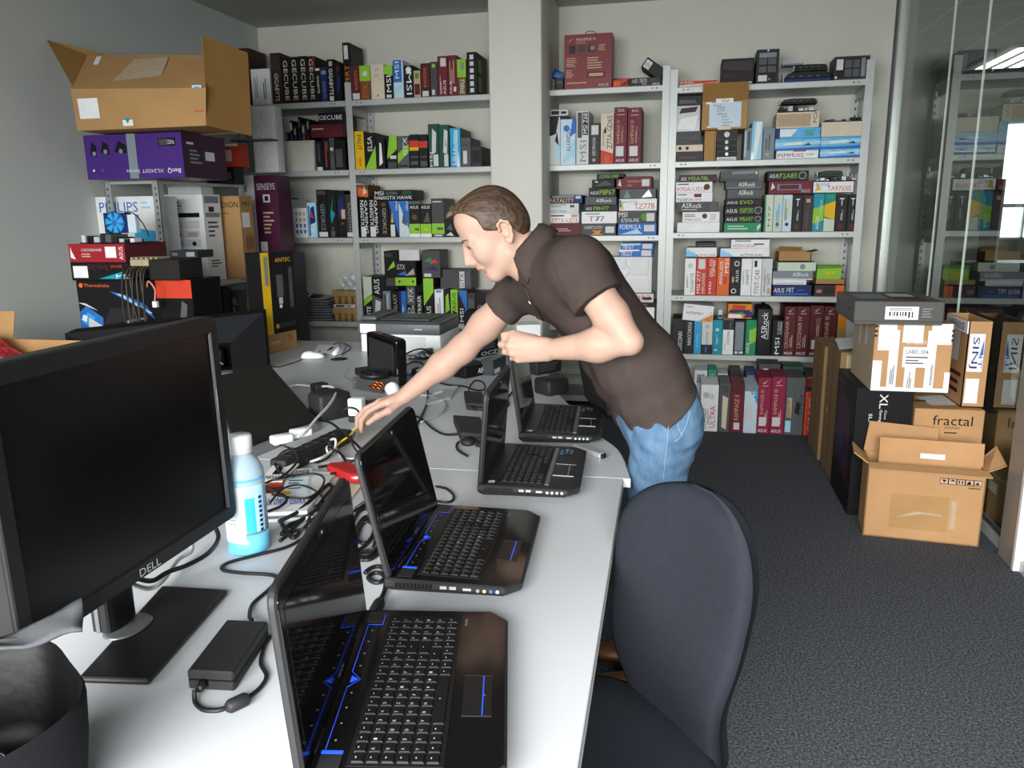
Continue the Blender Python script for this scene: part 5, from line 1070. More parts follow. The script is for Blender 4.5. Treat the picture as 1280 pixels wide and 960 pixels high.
wrap(b, A0-1.5, A0-.1, hb*.12, hb*.6, WL); wrap(b, A0-.1, A0+.95, hb*.2, hb*.6, mat('pale blue label', '#a9d8f0', rough=.4, noise=0)); wrap(b, A0-.05, A0+.42, hb*.2, hb*.5, mat('bright blue label', '#39b4e6', rough=.4, noise=0), .001)
wrap(b, A0-1.5, A0+1.2, hb*.635, hb*.655, mat('blue band print', '#5aa9dd', rough=.4, noise=0), .0009)
for k in range(9): wrap(b, A0-1.1, A0-.6+.2*((k*7) % 3)/3, hb*(.56-.035*k), hb*(.567-.035*k), ink('u'), .0011)
wrap(b, A0-.35, A0-.15, hb*.16, hb*.25, ink('z'), .0012)
for k in range(8): wrap(b, A0+.62, A0+.8, hb*(.2+.04*k), hb*(.225+.04*k), ink('B'), .0014)
b.build('bottle_label', bx)

# black bin-like bag in the corner of the photo
bag = thing('tote_bag', 'open black fabric bag with grey flap at the front edge of the desk', 'bag', (-.66, .55, ZT))
FAB = mat('black woven fabric', '#16161a', rough=.9, spec=.2, noise=.12, nscale=300, bump=.4, bscale=600)
LIN = mat('shiny black lining', '#040405', rough=.45, spec=.2, noise=0, bump=.8, bscale=25)
cb = P(18, 905, z=ZT+.12)
prof = []; n = 40; vs = []; fs = []
levels = [(.82, 0.0, 1), (.92, .03, 1), (1.0, .10, 1), (1.03, .155, 1), (1.0, .163, 1), (.96, .155, 0), (.86, .06, 0), (.74, .03, 0)]
def bagr(a): return (.112+.012*math.cos(2*a+.4)+.004*math.sin(5*a))
for k, (s, z, _) in enumerate(levels):
    for i in range(n):
        a = 2*PI*i/n; r = bagr(a)*s; vs.append((r*math.cos(a)*.95, r*math.sin(a)*1.1, max(.001, z*(1+.10*math.cos(a-2.4)*(z > .05)))))
for k in range(len(levels)-1):
    for i in range(n): fs.append((k*n+i, k*n+(i+1) % n, (k+1)*n+(i+1) % n, (k+1)*n+i))
fs.append([(len(levels)-1)*n+i for i in range(n)]); fs.append(list(range(n))[::-1])
b = MB(); k = 4*n; b.add(vs, fs[:k]+[fs[-1]], FAB, True); b.add(vs, fs[k:-1], LIN, True); b.build('bag_body', bag)
bag.location = (cb.x-.03, cb.y-.02, ZT)
b = MB(); pts = []
for j in range(7):
    for i in range(11):
        u, v = i/10, j/6
        p = P(-22+124*u, 818-30*u+(-14+6*math.sin(u*5))*v*2.0, Y=cb.y+.05+.055*v)
        pts.append(p-bag.location+Vector((0, 0, .004*math.sin(9*u+4*v))))
b.add(pts, [(j*11+i, j*11+i+1, (j+1)*11+i+1, (j+1)*11+i) for j in range(6) for i in range(10)], mat('grey fabric flap', '#3f4246', rough=.85, noise=.1, nscale=200, bump=.3), True)
f_ = b.build('flap', bag, 'grey flap'); so = f_.modifiers.new('thick', 'SOLIDIFY'); so.thickness = .004
b = MB()
for k in range(4): b.tube(smooth_path([(-.05+.012*k, -.02, .06), (-.01+.01*k, .0, .075+.006*k), (.03+.004*k, .03-.01*k, .07), (.05, .045-.02*k, .06)], 5), .0022, mat('shiny black cord', '#2a2a2d', rough=.2, noise=0), 6)
b.build('cord', bag)
b = MB(); b.deco('P W .1 .0 .6 .3 .9 .9 .5 .8', Vector((bagr(-.5)*1.04*.95*math.cos(-.5), bagr(-.5)*1.04*1.1*math.sin(-.5), .05)), (.012, .022, 0), (0, 0, .04)); b.build('tag_label', bag, 'small white tag')

# ------------------------------------------------------------------ the tilted dark display and the housing behind it
t = thing('tilted_display', 'dark brown-black flat display tilted back on the desk behind the bottle', 'monitor', P(350, 542, z=ZT))
o = t.location.copy()
BR, BL, TR2 = P(394, 527, z=ZT+.02), P(296, 566, z=ZT+.02), P(336, 460, z=ZT+.115)
TL2 = P(262, 477, z=ZT+.115)
n_ = (BL-BR).cross(TR2-BR).normalized()
if n_.z < 0: n_ = -n_
b = MB(); b.sheet([p-o for p in (BL, BR, TR2, TL2)], -.016, mat('dark brown matt film', '#1b1816', rough=.55, noise=.1, nscale=80)); b.build('panel', t)
gs_ = mat('grey display rim', '#777b7a', rough=.4, noise=.04)
b = MB(); dn = Vector((0, 0, -.018)); fo = (BR-TR2).normalized()*.05
b.add([BL-o, BR-o, BR-o+fo+dn*.2, BL-o+fo+dn*.2, BL-o+fo+dn, BR-o+fo+dn, BL-o+dn, BR-o+dn], [(0, 3, 2, 1), (3, 4, 5, 2), (0, 6, 4, 3), (1, 2, 5, 7), (6, 7, 5, 4), (0, 1, 7, 6)], gs_); b.build('rim', t, 'grey front rim')
b = MB(); b.box((TR2.x-.05-o.x, TR2.y-.25-o.y, 0.001), (TR2.x-o.x-.0, TR2.y-.05-o.y, TR2.z-ZT-.03), BLKM, bev=.005); b.build('support', t)
h0 = P(335, 463, z=ZT); zt_ = P(331, 391, Y=h0.y).z
hl = P(84, 440, Y=2.99); hz_ = P(84, 417, Y=2.99).z
t = thing('equipment_housing', 'black angular open-fronted housing behind the large monitor', 'equipment', (h0.x, h0.y, ZT))
HM = mat('charcoal matt board', '#121314', rough=.8, spec=.1, noise=.05); HG = mat('dark slate panel', '#1b1d20', rough=.8, spec=.1, noise=.05)
u = Vector((hl.x-h0.x, hl.y-h0.y, 0)); L = u.length; u.normalize(); v = Vector((-u.y, u.x, 0))
if v.y < 0: v = -v
T = Matrix(((u.x, v.x, 0, 0), (u.y, v.y, 0, 0), (0, 0, 1, 0), (0, 0, 0, 1)))
ht = zt_-ZT; hl_ = hz_-ZT
b = MB()    # sloping lid panel over a recessed opening
b.add([(.0, 0, ht), (L, 0, hl_), (L, .16, hl_), (.0, .16, ht), (.16, -.012, .145), (L-.12, -.012, .13), ], [(0, 1, 2, 3), (0, 4, 5, 1)], HG, T=T)
b.build('top_panel', t, 'dark slate slanted panel')
b = MB(); b.add([(0, 0, 0), (0, 0, ht), (.16, -.012, .145), (.16, -.012, 0), (0, .16, 0), (0, .16, ht), (L, 0, 0), (L, 0, hl_), (L, .16, 0), (L, .16, hl_), (L-.12, -.012, .13), (L-.12, -.012, 0)],
    [(0, 3, 2, 1), (0, 1, 5, 4), (4, 5, 9, 8), (6, 8, 9, 7), (6, 7, 10, 11)], HM, T=T); b.build('side_panel', t)
b = MB(); b.box((.16, .0, .001), (L-.12, .14, .012), ink('k'), T=T); b.box((.2, .05, .012), (.42, .12, .11), ink('a'), bev=.02, seg=2, T=T); b.build('inner_tray', t)
b = MB(); b.tube(smooth_path([T @ Vector(p) for p in ((.45, .02, .135), (.36, .0, .125), (.27, .0, .09), (.2, -.0, .04))], 6), .004, mat('dark grey cord', '#6b6c6e', rough=.5, noise=0), 8); b.build('cord', t)
# ------------------------------------------------------------------ clutter in the middle of the desks
def on(px, py, dz=0.0): return P(px, py, z=ZT+dz)
def slab(name, label, cat, lo_l, lo_r, top, d, m, bev=.003, deco='', z=ZT, group=None, lean=0.0, seg=2):
    "an upright thing: base points left and right on the desk (photo pixels), top pixel above them, depth d away from the camera"
    a, c = P(*lo_l, z=z), P(*lo_r, z=z); u = c-a; u.z = 0; w = u.length; u.normalize(); v = Vector((-u.y, u.x, 0))
    h = P(top[0], top[1], Y=(a.y+c.y)/2).z-z
    b = MB(); b.box((0, 0, .0008), (w, d, h), m, bev=bev, seg=seg)
    if deco: b.deco(deco, (0, 0, 0), (w, 0, 0), (0, 0, h))
    o = b.build(name, None, label, cat, group)
    o.matrix_world = Matrix(((u.x, v.x, 0, a.x), (u.y, v.y, 0, a.y), (0, 0, 1, z), (0, 0, 0, 1))) @ Matrix.Rotation(lean, 4, 'X')
    return o
# mouse, papers, grommet
m0 = on(391, 448); t = thing('mouse', 'white computer mouse with its cord on the far desk', 'mouse', m0, R(15))
b = MB(); n = 20; vs = []; fs = []
for j in range(7):
    f = j/6
    for i in range(n):
        a = 2*PI*i/n; r = math.cos(f*PI/2*.97)
        vs.append((.062*(r**.7)*math.cos(a), .034*(r**.7)*math.sin(a), .004+.032*math.sin(f*PI/2)*(1-.25*math.cos(a)*.5)))
for j in range(6):
    for i in range(n): fs.append((j*n+i, j*n+(i+1) % n, (j+1)*n+(i+1) % n, (j+1)*n+i))
fs += [list(range(n))[::-1], [6*n+i for i in range(n)]]
b.add(vs, fs, mat('white mouse plastic', '#eef0f3', rough=.3, noise=0), True); b.build('mouse_body', t)
b = MB(); b.lathe([(0, -.004), (.008, -.004), (.008, .004), (0, .004)], ink('G'), 14, Matrix.Translation((.035, 0, .033)) @ Matrix.Rotation(PI/2, 4, 'X')); b.build('scroll_wheel', t)
cable([(418, 446, .01), (432, 440), (438, 434), (425, 428), (412, 434), (405, 442)], .0025, RUB, 'thin dark cord looping from the white mouse')
cable([(378, 449), (365, 454), (345, 459), (332, 454)], .0025, RUB, 'thin dark cable running left from the white mouse')
b = MB(); pp = [on(393, 440), on(426, 446), on(432, 433), on(398, 432)]; b.sheet([p+Vector((0, 0, .004)) for p in pp][::-1], .003, ink('w')); b.build('paper_sheet', None, 'white paper lying behind the white mouse', 'paper', loc=pp[0])
b = MB(); q0, q1 = on(418, 442, .012), on(428, 431, .012); b.tube([q0, q1], .012, ink('w'), 10); b.build('paper_roll', None, 'rolled white paper beside the flat sheet behind the mouse', 'paper', loc=q0)
b = MB(); q0, q1 = on(409, 438, .008), on(416, 434, .02); b.tube([q0, q0.lerp(q1, .7), q1], [.003, .005, .004], ink('k'), 8); b.build('pen', None, 'short black pen lying on the white paper behind the mouse', 'pen', loc=q0)
g0 = on(424, 449); b = MB(); b.lathe([(0, .0012), (.034, .0012), (.04, .003), (.044, .0012), (.044, .0004)], ink('k'), 28, Matrix.Translation(g0)); b.build('cable_grommet', None, 'round black cable grommet set in the far desk', 'grommet', loc=g0)
# cardboard box with the black and yellow case box on it
a, c = on(331, 444), on(372, 434); ztop = P(350, 421, Y=a.y).z
def obox(name, label, cat, a, c, d, z0, z1, m, deco='', side='', parts=None, bev=.002):
    "box whose front runs from a to c (desk points) and which reaches d backwards"
    a = Vector(a); c = Vector(c); u = Vector((c.x-a.x, c.y-a.y, 0)); w = u.length; u.normalize(); v = Vector((-u.y, u.x, 0))
    b = MB(); b.box((0, 0, 0), (w, d, z1-z0), m, bev=bev)
    if deco: b.deco(deco, (0, 0, 0), (w, 0, 0), (0, 0, z1-z0))
    if side: b.deco(side, (w, 0, 0), (0, d, 0), (0, 0, z1-z0))
    o = b.build(name, None, label, cat)
    o.matrix_world = Matrix(((u.x, v.x, 0, a.x), (u.y, v.y, 0, a.y), (0, 0, 1, z0), (0, 0, 0, 1)))
    return o, w
obox('brown_carton', 'flat brown carton under the black and yellow box at the desk end', BX, a, c, .2, ZT+.001, ztop, CARD, 'T .72 .4 .88 .8 N 0 TV|R .05 .45 .5 .6 i', 'R .3 .3 .8 .6 i')
a2, c2 = P(333, 423, Y=a.y+.012), P(371, 413, Y=c.y+.0); zt2 = P(352, 316, Y=a.y+.03).z
obox('case_box', 'tall black box with a broad yellow stripe standing on a flat carton', BX, (a2.x, a.y+.012, 0), (c2.x+.005, c.y+.005, 0), .1, ztop+.001, zt2, ink('k'),
     'R -.002 0 .24 1 y|R .3 .86 .85 .93 k|T .42 .875 .9 .925 y 0 ANTEC|R .42 .45 .62 .72 G|R .46 .36 .58 .44 s|R .47 .31 .55 .35 w|R .8 .3 .92 .8 D|T .45 .06 .95 .12 G 0 EARTHWATTS|C .36 .09 .05 y|R .08 .6 .18 .95 u', 'R 0 0 1 1 k')
# printer
a, c = on(452, 440), on(552, 442); t = thing('printer', 'white printer with a charcoal lid at the back of the far desk', 'printer', (a.x, a.y, ZT)); w = (c-a).length; zt1 = P(500, 398, Y=a.y+.05).z-ZT
b = MB(); PW = mat('white printer plastic', '#e3e5e6', rough=.45, noise=.02); b.box((0, 0, .001), (w, .36, zt1*.55), PW, bev=.006, seg=2); b.box((w*.3, -.0015, .02), (w*.82, .002, zt1*.5), ink('W'), bev=.001); b.build('printer_body', t)
b = MB(); PG = mat('charcoal printer plastic', '#55585b', rough=.45, noise=.03); b.box((0, -.002, zt1*.56), (w, .36, zt1*.88), PG, bev=.006, seg=2); b.box((-.0005, -.004, zt1*.58), (w*.2, .0, zt1*.86), PW, bev=.002); b.deco('R .68 .45 .78 .52 W', (0, -.002, zt1*.56), (w, 0, 0), (0, 0, zt1*.32)); b.build('scanner_unit', t)
b = MB(); PD = mat('dark grey printer lid', '#3f4346', rough=.3, noise=.03); b.prism([(-.012, -.012), (w+.012, -.012), (w, .36), (0, .36)], zt1*.885, zt1*.95, PD, bev=.006, seg=2); b.box((w*.22, .03, zt1*.95), (w*.85, .28, zt1*1.0), PD, bev=.01, seg=2); b.box((0, .01, zt1*.95), (w*.2, .33, zt1*1.08), PG, bev=.008, seg=2); b.build('scanner_lid', t)
# upright black slab (drive dock) and its foot
a, c = on(459, 472), on(497, 485); t = thing('network_router', 'upright black slab-shaped device standing among the cables', 'router', (a.x, a.y, ZT)); u = c-a; u.z = 0; w = u.length; u.normalize(); v = Vector((-u.y, u.x, 0)); h = P(480, 414, Y=a.y).z-ZT
T = Matrix(((u.x, v.x, 0, 0), (u.y, v.y, 0, 0), (0, 0, 1, 0), (0, 0, 0, 1)))
b = MB(); b.prism([(0, 0.006), (w, 0.006), (w*1.02, h*.93), (w*.96, h*.97), (w*.1, h), (w*.04, h*.97)], -.05, 0, PIANO, T @ Matrix(((1, 0, 0, 0), (0, 0, -1, 0), (0, 1, 0, 0), (0, 0, 0, 1))), bev=.008, seg=3)
b.build('device_body', t)
b = MB(); b.prism([(w*.12, .02), (w*.9, .02), (w*.92, h*.84), (w*.14, h*.9)], 0, .0025, BLKM, T @ Matrix(((1, 0, 0, 0), (0, 0, -1, 0), (0, 1, 0, 0), (0, 0, 0, 1))), bev=.002); b.build('front_panel', t)
b = MB(); b.box((-.09, -.02, .001), (.03, .10, .035), BLKM, bev=.006, T=T); b.build('foot', t)
# CPU cooler: fin stack, fan, copper heat pipes
a, c = on(440, 487), on(476, 493); t = thing('cpu_cooler', 'processor cooler with silver fins, black fan and copper heat pipe ends', 'cooler', (a.x, a.y, ZT)); u = c-a; u.z = 0; w = u.length; u.normalize(); v = Vector((-u.y, u.x, 0)); T = Matrix(((u.x, v.x, 0, 0), (u.y, v.y, 0, 0), (0, 0, 1, 0), (0, 0, 0, 1))); h = .052
b = MB(); FIN = mat('aluminium fins', '#9ea3a5', rough=.3, metal=.7, noise=.03)
for k in range(9): b.box((0, 0, .004+k*h/9), (w, .11, .004+k*h/9+.0025), FIN, T=T)
b.box((w*.05, .0, .004), (w*.09, .11, h), FIN, T=T); b.build('fin_stack', t)
b = MB(); b.lathe([(.058, 0), (.064, 0), (.064, .02), (.058, .02), (.058, 0)], BLK, 32, T @ Matrix.Translation((w*.5, .055, h+.004)))
b.build('fan_frame', t)
b = MB(); b.lathe([(0, 0), (.02, 0), (.02, .018), (0, .02)], BLK, 20, T @ Matrix.Translation((w*.5, .055, h+.004)))
for k in range(9):
    a_ = 2*PI*k/9; q = [(.019*math.cos(a_), .019*math.sin(a_), .002), (.056*math.cos(a_+.2), .056*math.sin(a_+.2), .002), (.056*math.cos(a_+.75), .056*math.sin(a_+.75), .016), (.019*math.cos(a_+.7), .019*math.sin(a_+.7), .016)]
    b.sheet(q, .0015, BLK, T @ Matrix.Translation((w*.5, .055, h+.004)))
b.build('fan_rotor', t)
COP = mat('bare copper', '#d97a3c', rough=.25, metal=.85, noise=.05)
for k in range(6):
    b = MB(); x = w*(.80+.055*k); z = .012+.012*(k % 3)
    b.tube(smooth_path([T @ Vector(p) for p in ((x-.03, .0, .03), (x-.012, -.014-.002*(k % 2), z+.012), (x+.006, -.012, z+.018), (x+.014, -.004, z))], 5), .0032, COP, 8); b.build('heat_pipe', t, 'copper heat pipe')
cable([(436, 462, .03), (430, 470, .06), (445, 478, .07)], .002, mat('thin steel clip wire', '#9da0a2', rough=.3, metal=.7, noise=0), 'thin wire spring clip beside the cooler fan', 'clip', 'wire_clip')
# white power-line adapter, round white plug, black blocks
WP = mat('white adapter plastic', '#eef0f0', rough=.4, noise=0)
a, c = on(438, 529), on(455, 529)
t = thing('powerline_adapter', 'white boxy network adapter standing in front of the reaching hand', 'adapter', (a.x, a.y, ZT+.025)); h = P(441, 499, Y=a.y).z-ZT-.025
b = MB(); b.box((-.008, .0, 0), (.045, .042, h), WP, bev=.006, seg=3); b.box((.012, -.0008, h*.15), (.03, .001, h*.2), ink('u')); b.build('adapter_body', t)
b = MB(); b.box((-.01, .004, -.024), (.05, .05, 0), BLKM, bev=.004); b.build('socket_block', t)
b = MB(); b.box((.038, -.012, .006), (.05, .004, .022), mat('yellow plug boot', '#e8b90f', rough=.4, noise=0), bev=.002); b.build('plug', t, 'yellow network plug')
q = on(490, 487, .03); b = MB(); b.lathe([(0, -.02), (.024, -.02), (.03, -.008), (.03, .012), (.022, .024), (.008, .03), (0, .03)], WP, 24, Matrix.Translation(q) @ Matrix.Rotation(1.1, 4, 'Y')); b.build('power_plug', None, 'round white mains plug under the forearm', 'plug', loc=q)
slab('docking_block', 'matt black block with a sloping face beside the white adapter', 'device', (402, 529), (441, 521), (420, 492), .10, BLKM, bev=.012)
slab('docking_block', 'small black upright block behind the sloping black block', 'device', (396, 497), (412, 494), (404, 480), .05, BLKM, bev=.004)
# power strip with white plugs and the looping white cable
t = thing('power_strip', 'long black power strip lying along the grey display rim', 'power strip', on(372, 566)); o = t.location.copy()
p0, p1 = on(348, 594, .0)-o, on(432, 552, 0)-o; d = (p1-p0); L = d.length; d.normalize(); e = Vector((-d.y, d.x, 0)); T = Matrix(((d.x, e.x, 0, p0.x), (d.y, e.y, 0, p0.y), (0, 0, 1, 0), (0, 0, 0, 1)))
b = MB(); b.box((0, -.028, .001), (L, .028, .045), BLKM, bev=.006, seg=2, T=T); b.build('strip_body', t)
for k in range(6):
    b = MB(); b.lathe([(0, .0445), (.019, .0445), (.021, .047), (.019, .0475), (.0185, .043), (0, .043)], BLK, 20, T @ Matrix.Translation((.06+k*(L-.12)/5, 0, 0))); b.build('socket', t)
for nm, px, py, k in (('white flat plug in the power strip, nearer one', 352, 549, 0), ('white angled plug in the power strip with the looping cable', 376, 541, 1)):
    q = on(px, py, .06); b = MB(); b.box((-.032, -.02, -.012), (.032, .02, .014), WP, bev=.006, seg=2, T=Matrix.Translation(q) @ Matrix.Rotation(.9, 4, 'Z')); b.build('power_plug', None, nm, 'plug', loc=q)
cable([(372, 546, .07), (382, 540, .075), (395, 524, .085), (410, 508, .09), (419, 494, .09), (420, 487, .08), (412, 483, .06), (400, 483, .03), (384, 482, .012), (372, 481, .01), (362, 483, .01)], .0045, WHC, 'white cable rising from the strip plug and bending back over the desk')
YG = [[(400, 575), (412, 566, .01), (424, 554, .02), (436, 545, .03), (448, 534, .035), (458, 527, .04)], [(352, 573, .01), (380, 572), (400, 565), (410, 552, .015), (424, 543, .02), (440, 538, .03), (455, 529, .04)]]
cable(YG[0], .0035, YEL, 'yellow network cable leading to the white adapter'); cable(YG[1], .0035, WHC, 'off-white network cable beside the yellow one')
cable([(412, 570), (408, 560, .02), (412, 551, .035), (419, 549, .035), (419, 558, .02), (412, 566, .01), (400, 573, .01), (385, 578)], .004, WHC, 'off-white cable loop standing up behind the magazines')
cable([(419, 556, .02), (424, 568), (436, 573), (452, 573)], .003, WHC, 'thin white cable trailing behind the second laptop lid')
cable([(398, 584), (415, 581), (440, 576, .01), (452, 572, .015)], .004, RUB, 'black cable passing behind the second laptop towards the magazines')
cable([(340, 600, .035), (352, 596, .04), (368, 582, .045), (372, 572, .05), (366, 562, .05), (350, 556, .06)], .0032, RUB, 'black cable arching over the folded newspaper')
cable([(330, 604, .03), (350, 598, .03), (390, 592, .03), (405, 598, .03), (400, 612, .03), (385, 622, .03), (365, 622, .03), (340, 618, .03)], .003, RUB, 'thin black cable looped on top of the magazines')
cable([(332, 640, .02), (352, 632, .025), (358, 622, .03), (340, 612, .03), (326, 605, .03)], .0035, RUB, 'black cable crossing the magazine corner by the bottle')
cable([(348, 652), (372, 640, .01), (396, 618, .02), (410, 606, .02), (415, 610, .02), (408, 628, .01), (380, 648), (362, 662), (352, 655), (365, 672), (374, 666)], .005, RUB, 'thick black cable folded in front of the magazines')
cable([(352, 668), (362, 656), (376, 650), (390, 636), (404, 630), (412, 632)], .005, RUB, 'second thick black cable beside the nearest laptop lid')
cable([(440, 655), (448, 640), (460, 636), (468, 648), (466, 668), (456, 682), (446, 690), (452, 700), (466, 692), (474, 676), (472, 655)], .0045, RUB, 'black cable coil between the first and second laptop lids')
cable([(446, 672), (452, 655), (462, 648), (470, 660), (462, 676), (450, 678), (444, 664), (456, 646), (472, 650), (478, 672), (468, 690), (450, 694)], .0042, RUB, 'thin black coiled lead lying in the cable coil')
cable([(440, 640), (456, 632), (466, 626), (474, 632)], .004, RUB, 'short black lead behind the nearest laptop lid')
cable([(456, 716), (464, 710), (474, 708), (482, 714), (478, 726), (468, 728), (460, 722), (468, 716), (478, 718), (482, 728), (480, 740), (474, 752)], .0045, RUB, 'knotted black lead beside the second laptop hinge')
t = thing('ferrite_core', 'black ferrite lump between the two nearest laptops', 'cable part', on(472, 757)); b = MB(); b.tube([on(476, 750, .012)-t.location, on(474, 754, .012)-t.location, on(468, 764, .012)-t.location, on(466, 768, .012)-t.location], [.007, .011, .011, .007], BLKM, 12); b.build('core_body', t)
cable([(545, 608), (558, 611), (567, 619), (565, 626), (556, 628), (545, 626)], .0035, RUB, 'black cable curving out behind the second laptop')
cable([(576, 542, .015), (556, 543), (540, 535), (528, 524), (518, 520), (508, 519)], .0038, RUB, 'black cable from the nearer small adapter to the reaching wrist')
cable([(584, 570), (572, 562), (572, 554), (582, 550, .01), (600, 553), (612, 553)], .004, RUB, 'black cable curling under the nearer small adapter')
t = thing('cable_plug', 'round black plug on the table edge of the third laptop', 'plug', on(585, 556)); b = MB(); b.lathe([(0, .001), (.02, .001), (.023, .008), (.02, .018), (0, .02)], BLKM, 18); b.build('plug_body', t); b = MB(); b.lathe([(.014, 0), (.024, .002), (.02, .012), (.014, .012)], BLKM, 18, Matrix.Translation((.05, -.008, .001))); b.build('cord_loop', t)
cable([(586, 492), (587, 484, .01), (594, 476, .02), (604, 478, .03), (606, 486, .03), (596, 488, .02), (580, 483, .01), (560, 481), (548, 478)], .0038, RUB, 'black cable looping above the farther small adapter')
cable([(507, 494), (530, 494), (550, 499), (557, 507), (552, 516), (540, 522), (526, 528)], .004, GRYC, 'pale grey cable arc on the desk beyond the wrist')
cable([(520, 532), (527, 520), (533, 505), (535, 492), (533, 484, .02)], .0042, RUB, 'black cable dropping past the forearm')
cable([(454, 512), (458, 504, .02), (470, 500, .03), (486, 500, .03), (500, 496, .02)], .0045, RUB, 'thick black cable behind the reaching hand')
cable([(445, 530), (452, 520, .04), (458, 512, .05), (466, 508, .04)], .004, RUB, 'black cable bent up beside the white adapter')
cable([(452, 562, .02), (440, 550, .03), (428, 540, .04), (416, 530, .04), (406, 526, .03)], .004, RUB, 'dark cable slanting in front of the white adapter')
cable([(612, 515, .0), (622, 514), (630, 510), (636, 505), (634, 498), (640, 490)], .0038, RUB, 'black cable between the third and fourth laptop lids')
# more of the cable tangle behind the two nearest laptops
TG = [('thin black lead curling over the magazine edge by the bottle', [(338, 628, .03), (352, 612, .035), (372, 606, .035), (392, 612, .03), (404, 624, .01), (398, 640)], .0028),
 ('black lead running from the power strip under the newspaper', [(366, 560, .03), (352, 566, .03), (344, 578, .03), (350, 590, .03), (366, 596, .03)], .0032),
 ('black lead looped beside the power strip', [(398, 566, .02), (408, 556, .03), (416, 560, .02), (410, 572), (396, 578), (386, 572, .01)], .0032),
 ('thick black lead from the strip towards the red gadget', [(410, 560, .02), (424, 566, .01), (432, 578), (428, 590), (414, 592, .02)], .0042),
 ('black lead wound between magazines and nearest lid', [(378, 662), (392, 648, .015), (408, 640, .02), (420, 628, .02), (428, 616, .02), (420, 608, .02), (408, 618, .02), (396, 634, .01), (384, 652)], .0038),
 ('black lead passing under the nearest laptop lid edge', [(350, 676), (368, 664), (388, 660), (404, 650), (412, 640)], .004),
 ('black lead hanging round the cable coil, outer turn', [(444, 636), (462, 626, .02), (478, 640, .02), (482, 664, .01), (474, 690), (458, 700), (444, 690)], .0042),
 ('black lead hanging round the cable coil, inner turn', [(452, 690), (466, 684, .02), (470, 664, .03), (460, 652, .03), (448, 662, .02), (446, 680, .01)], .0038),
 ('thin black lead between white adapter and second laptop lid', [(444, 540, .02), (440, 552, .03), (446, 564, .03), (456, 570, .02)], .003),
 ('dark lead bent over the black block by the white adapter', [(424, 520, .06), (434, 510, .09), (446, 512, .08), (450, 522, .04), (444, 532, .01)], .0035),
 ('thin dark lead lying behind the processor cooler', [(420, 500), (432, 496), (446, 498), (470, 504), (486, 508)], .003)]
for lab, pts, r_ in TG: cable(pts, r_, RUB, lab)
# magazines
def magazine(pix, z, th, m, deco, label):
    pts = [P(p[0], p[1], z=z+th) for p in pix]; o = Vector((pts[0].x, pts[0].y, z))
    b = MB(); b.sheet([p-o for p in pts], th, ink('W'))
    U = pts[1]-pts[0]; V = pts[3]-pts[0]
    b.deco(deco, pts[0]-o+Vector((0, 0, .0002)), U, V); b2 = b.build('magazine', None, label, 'magazine', 'magazines stacked behind the bottle'); b2.location = o; return b2
mg = [(322, 650), (392, 646), (424, 596), (340, 594)]
magazine(mg, ZT+.001, .008, None, 'R 0 0 1 1 u', 'lowest magazine of the pile behind the bottle')
magazine([(323, 641), (384, 638), (420, 590), (338, 588)], ZT+.010, .01, None, 'R 0 0 1 1 W|R 0 .0 1 .12 w|T .05 .14 .95 .34 b 0 hardwareluxx|R .0 .4 .4 .75 R|C .2 .6 .2 O|R .45 .4 .95 .8 z|R .3 .36 .6 .44 y|T .5 .82 .95 .95 k 0 GAMER|L .5 .45 .9 .7 G 4', 'colourful magazine on the pile behind the bottle')
magazine([(326, 601), (353, 601), (374, 580), (352, 567)], ZT+.022, .004, None, 'R 0 0 1 1 w|L .1 .5 .9 .9 G 5|P k .3 .2 .7 .2 .6 .45 .35 .5|T .1 .05 .8 .16 k 0 NEWS', 'folded newspaper topmost on the magazine pile')
b = MB(); pts = [on(404, 602, .01), on(428, 588, .01), on(424, 582, .01), on(400, 593, .01)]; b.sheet([p for p in pts], .006, mat('green foil sleeve', '#3f9a3d', rough=.4, noise=.05)); b.deco('R 0 0 .45 1 j', pts[0]+Vector((0, 0, .0003)), pts[1]-pts[0], pts[3]-pts[0]); b.build('foil_sleeve', None, 'green and ochre sleeve beside the red gadget', 'packaging', loc=pts[0])
q = on(440, 598); b = MB(); n = 10
b.prism([(-.10, -.03), (-.06, -.045), (.05, -.03), (.07, .0), (.03, .03), (-.07, .03)], .001, .03, mat('red glossy plastic', '#b02323', rough=.25, noise=.04, coat=.3), Matrix.Translation(q) @ Matrix.Rotation(-.7, 4, 'Z'), bev=.012, seg=3); b.build('red_gadget', None, 'red plastic gadget half hidden behind the second laptop lid', 'gadget', loc=q)
b = MB(); pts = [on(405, 640, .006), on(432, 632, .006), on(452, 606, .006), on(420, 608, .006)]; b.sheet(pts, .004, ink('h')); b.build('envelope', None, 'cream card lying under the red gadget', 'paper', loc=pts[0])
# clear blister pack, loose boards, flat boxes
b = MB(); pts = [on(530, 505, .012), on(563, 496, .012), on(572, 482, .012), on(545, 484, .012)]; b.sheet(pts, .010, CLEAR); b.deco('R .1 .4 .5 .6 w', pts[0]+Vector((0, 0, .001)), pts[1]-pts[0], pts[3]-pts[0]); b.build('blister_pack', None, 'clear plastic blister pack lying under the forearm', 'packaging', loc=pts[0])
def flatbox(label, l, r_, top, d, key, deco, name='graphics_card_box', z=ZT): return slab(name, label, BX, l, r_, top, d, ink(key), .002, deco, z, seg=1)
flatbox('flat black box with white name beside the third laptop lid', (582, 474), (613, 467), (598, 456), .13, 'k', 'T .5 .25 .85 .7 w 0 ASUS|R .9 .5 .98 .8 R')
flatbox('black mesh-sided box with white name under the fist', (596, 448), (623, 442), (610, 424), .1, 'k', 'T .2 .08 .95 .3 W 0 OCZ|L .05 .4 .95 .95 G 5', 'power_supply_box')
zc_ = ZT
t0 = on(560, 448)
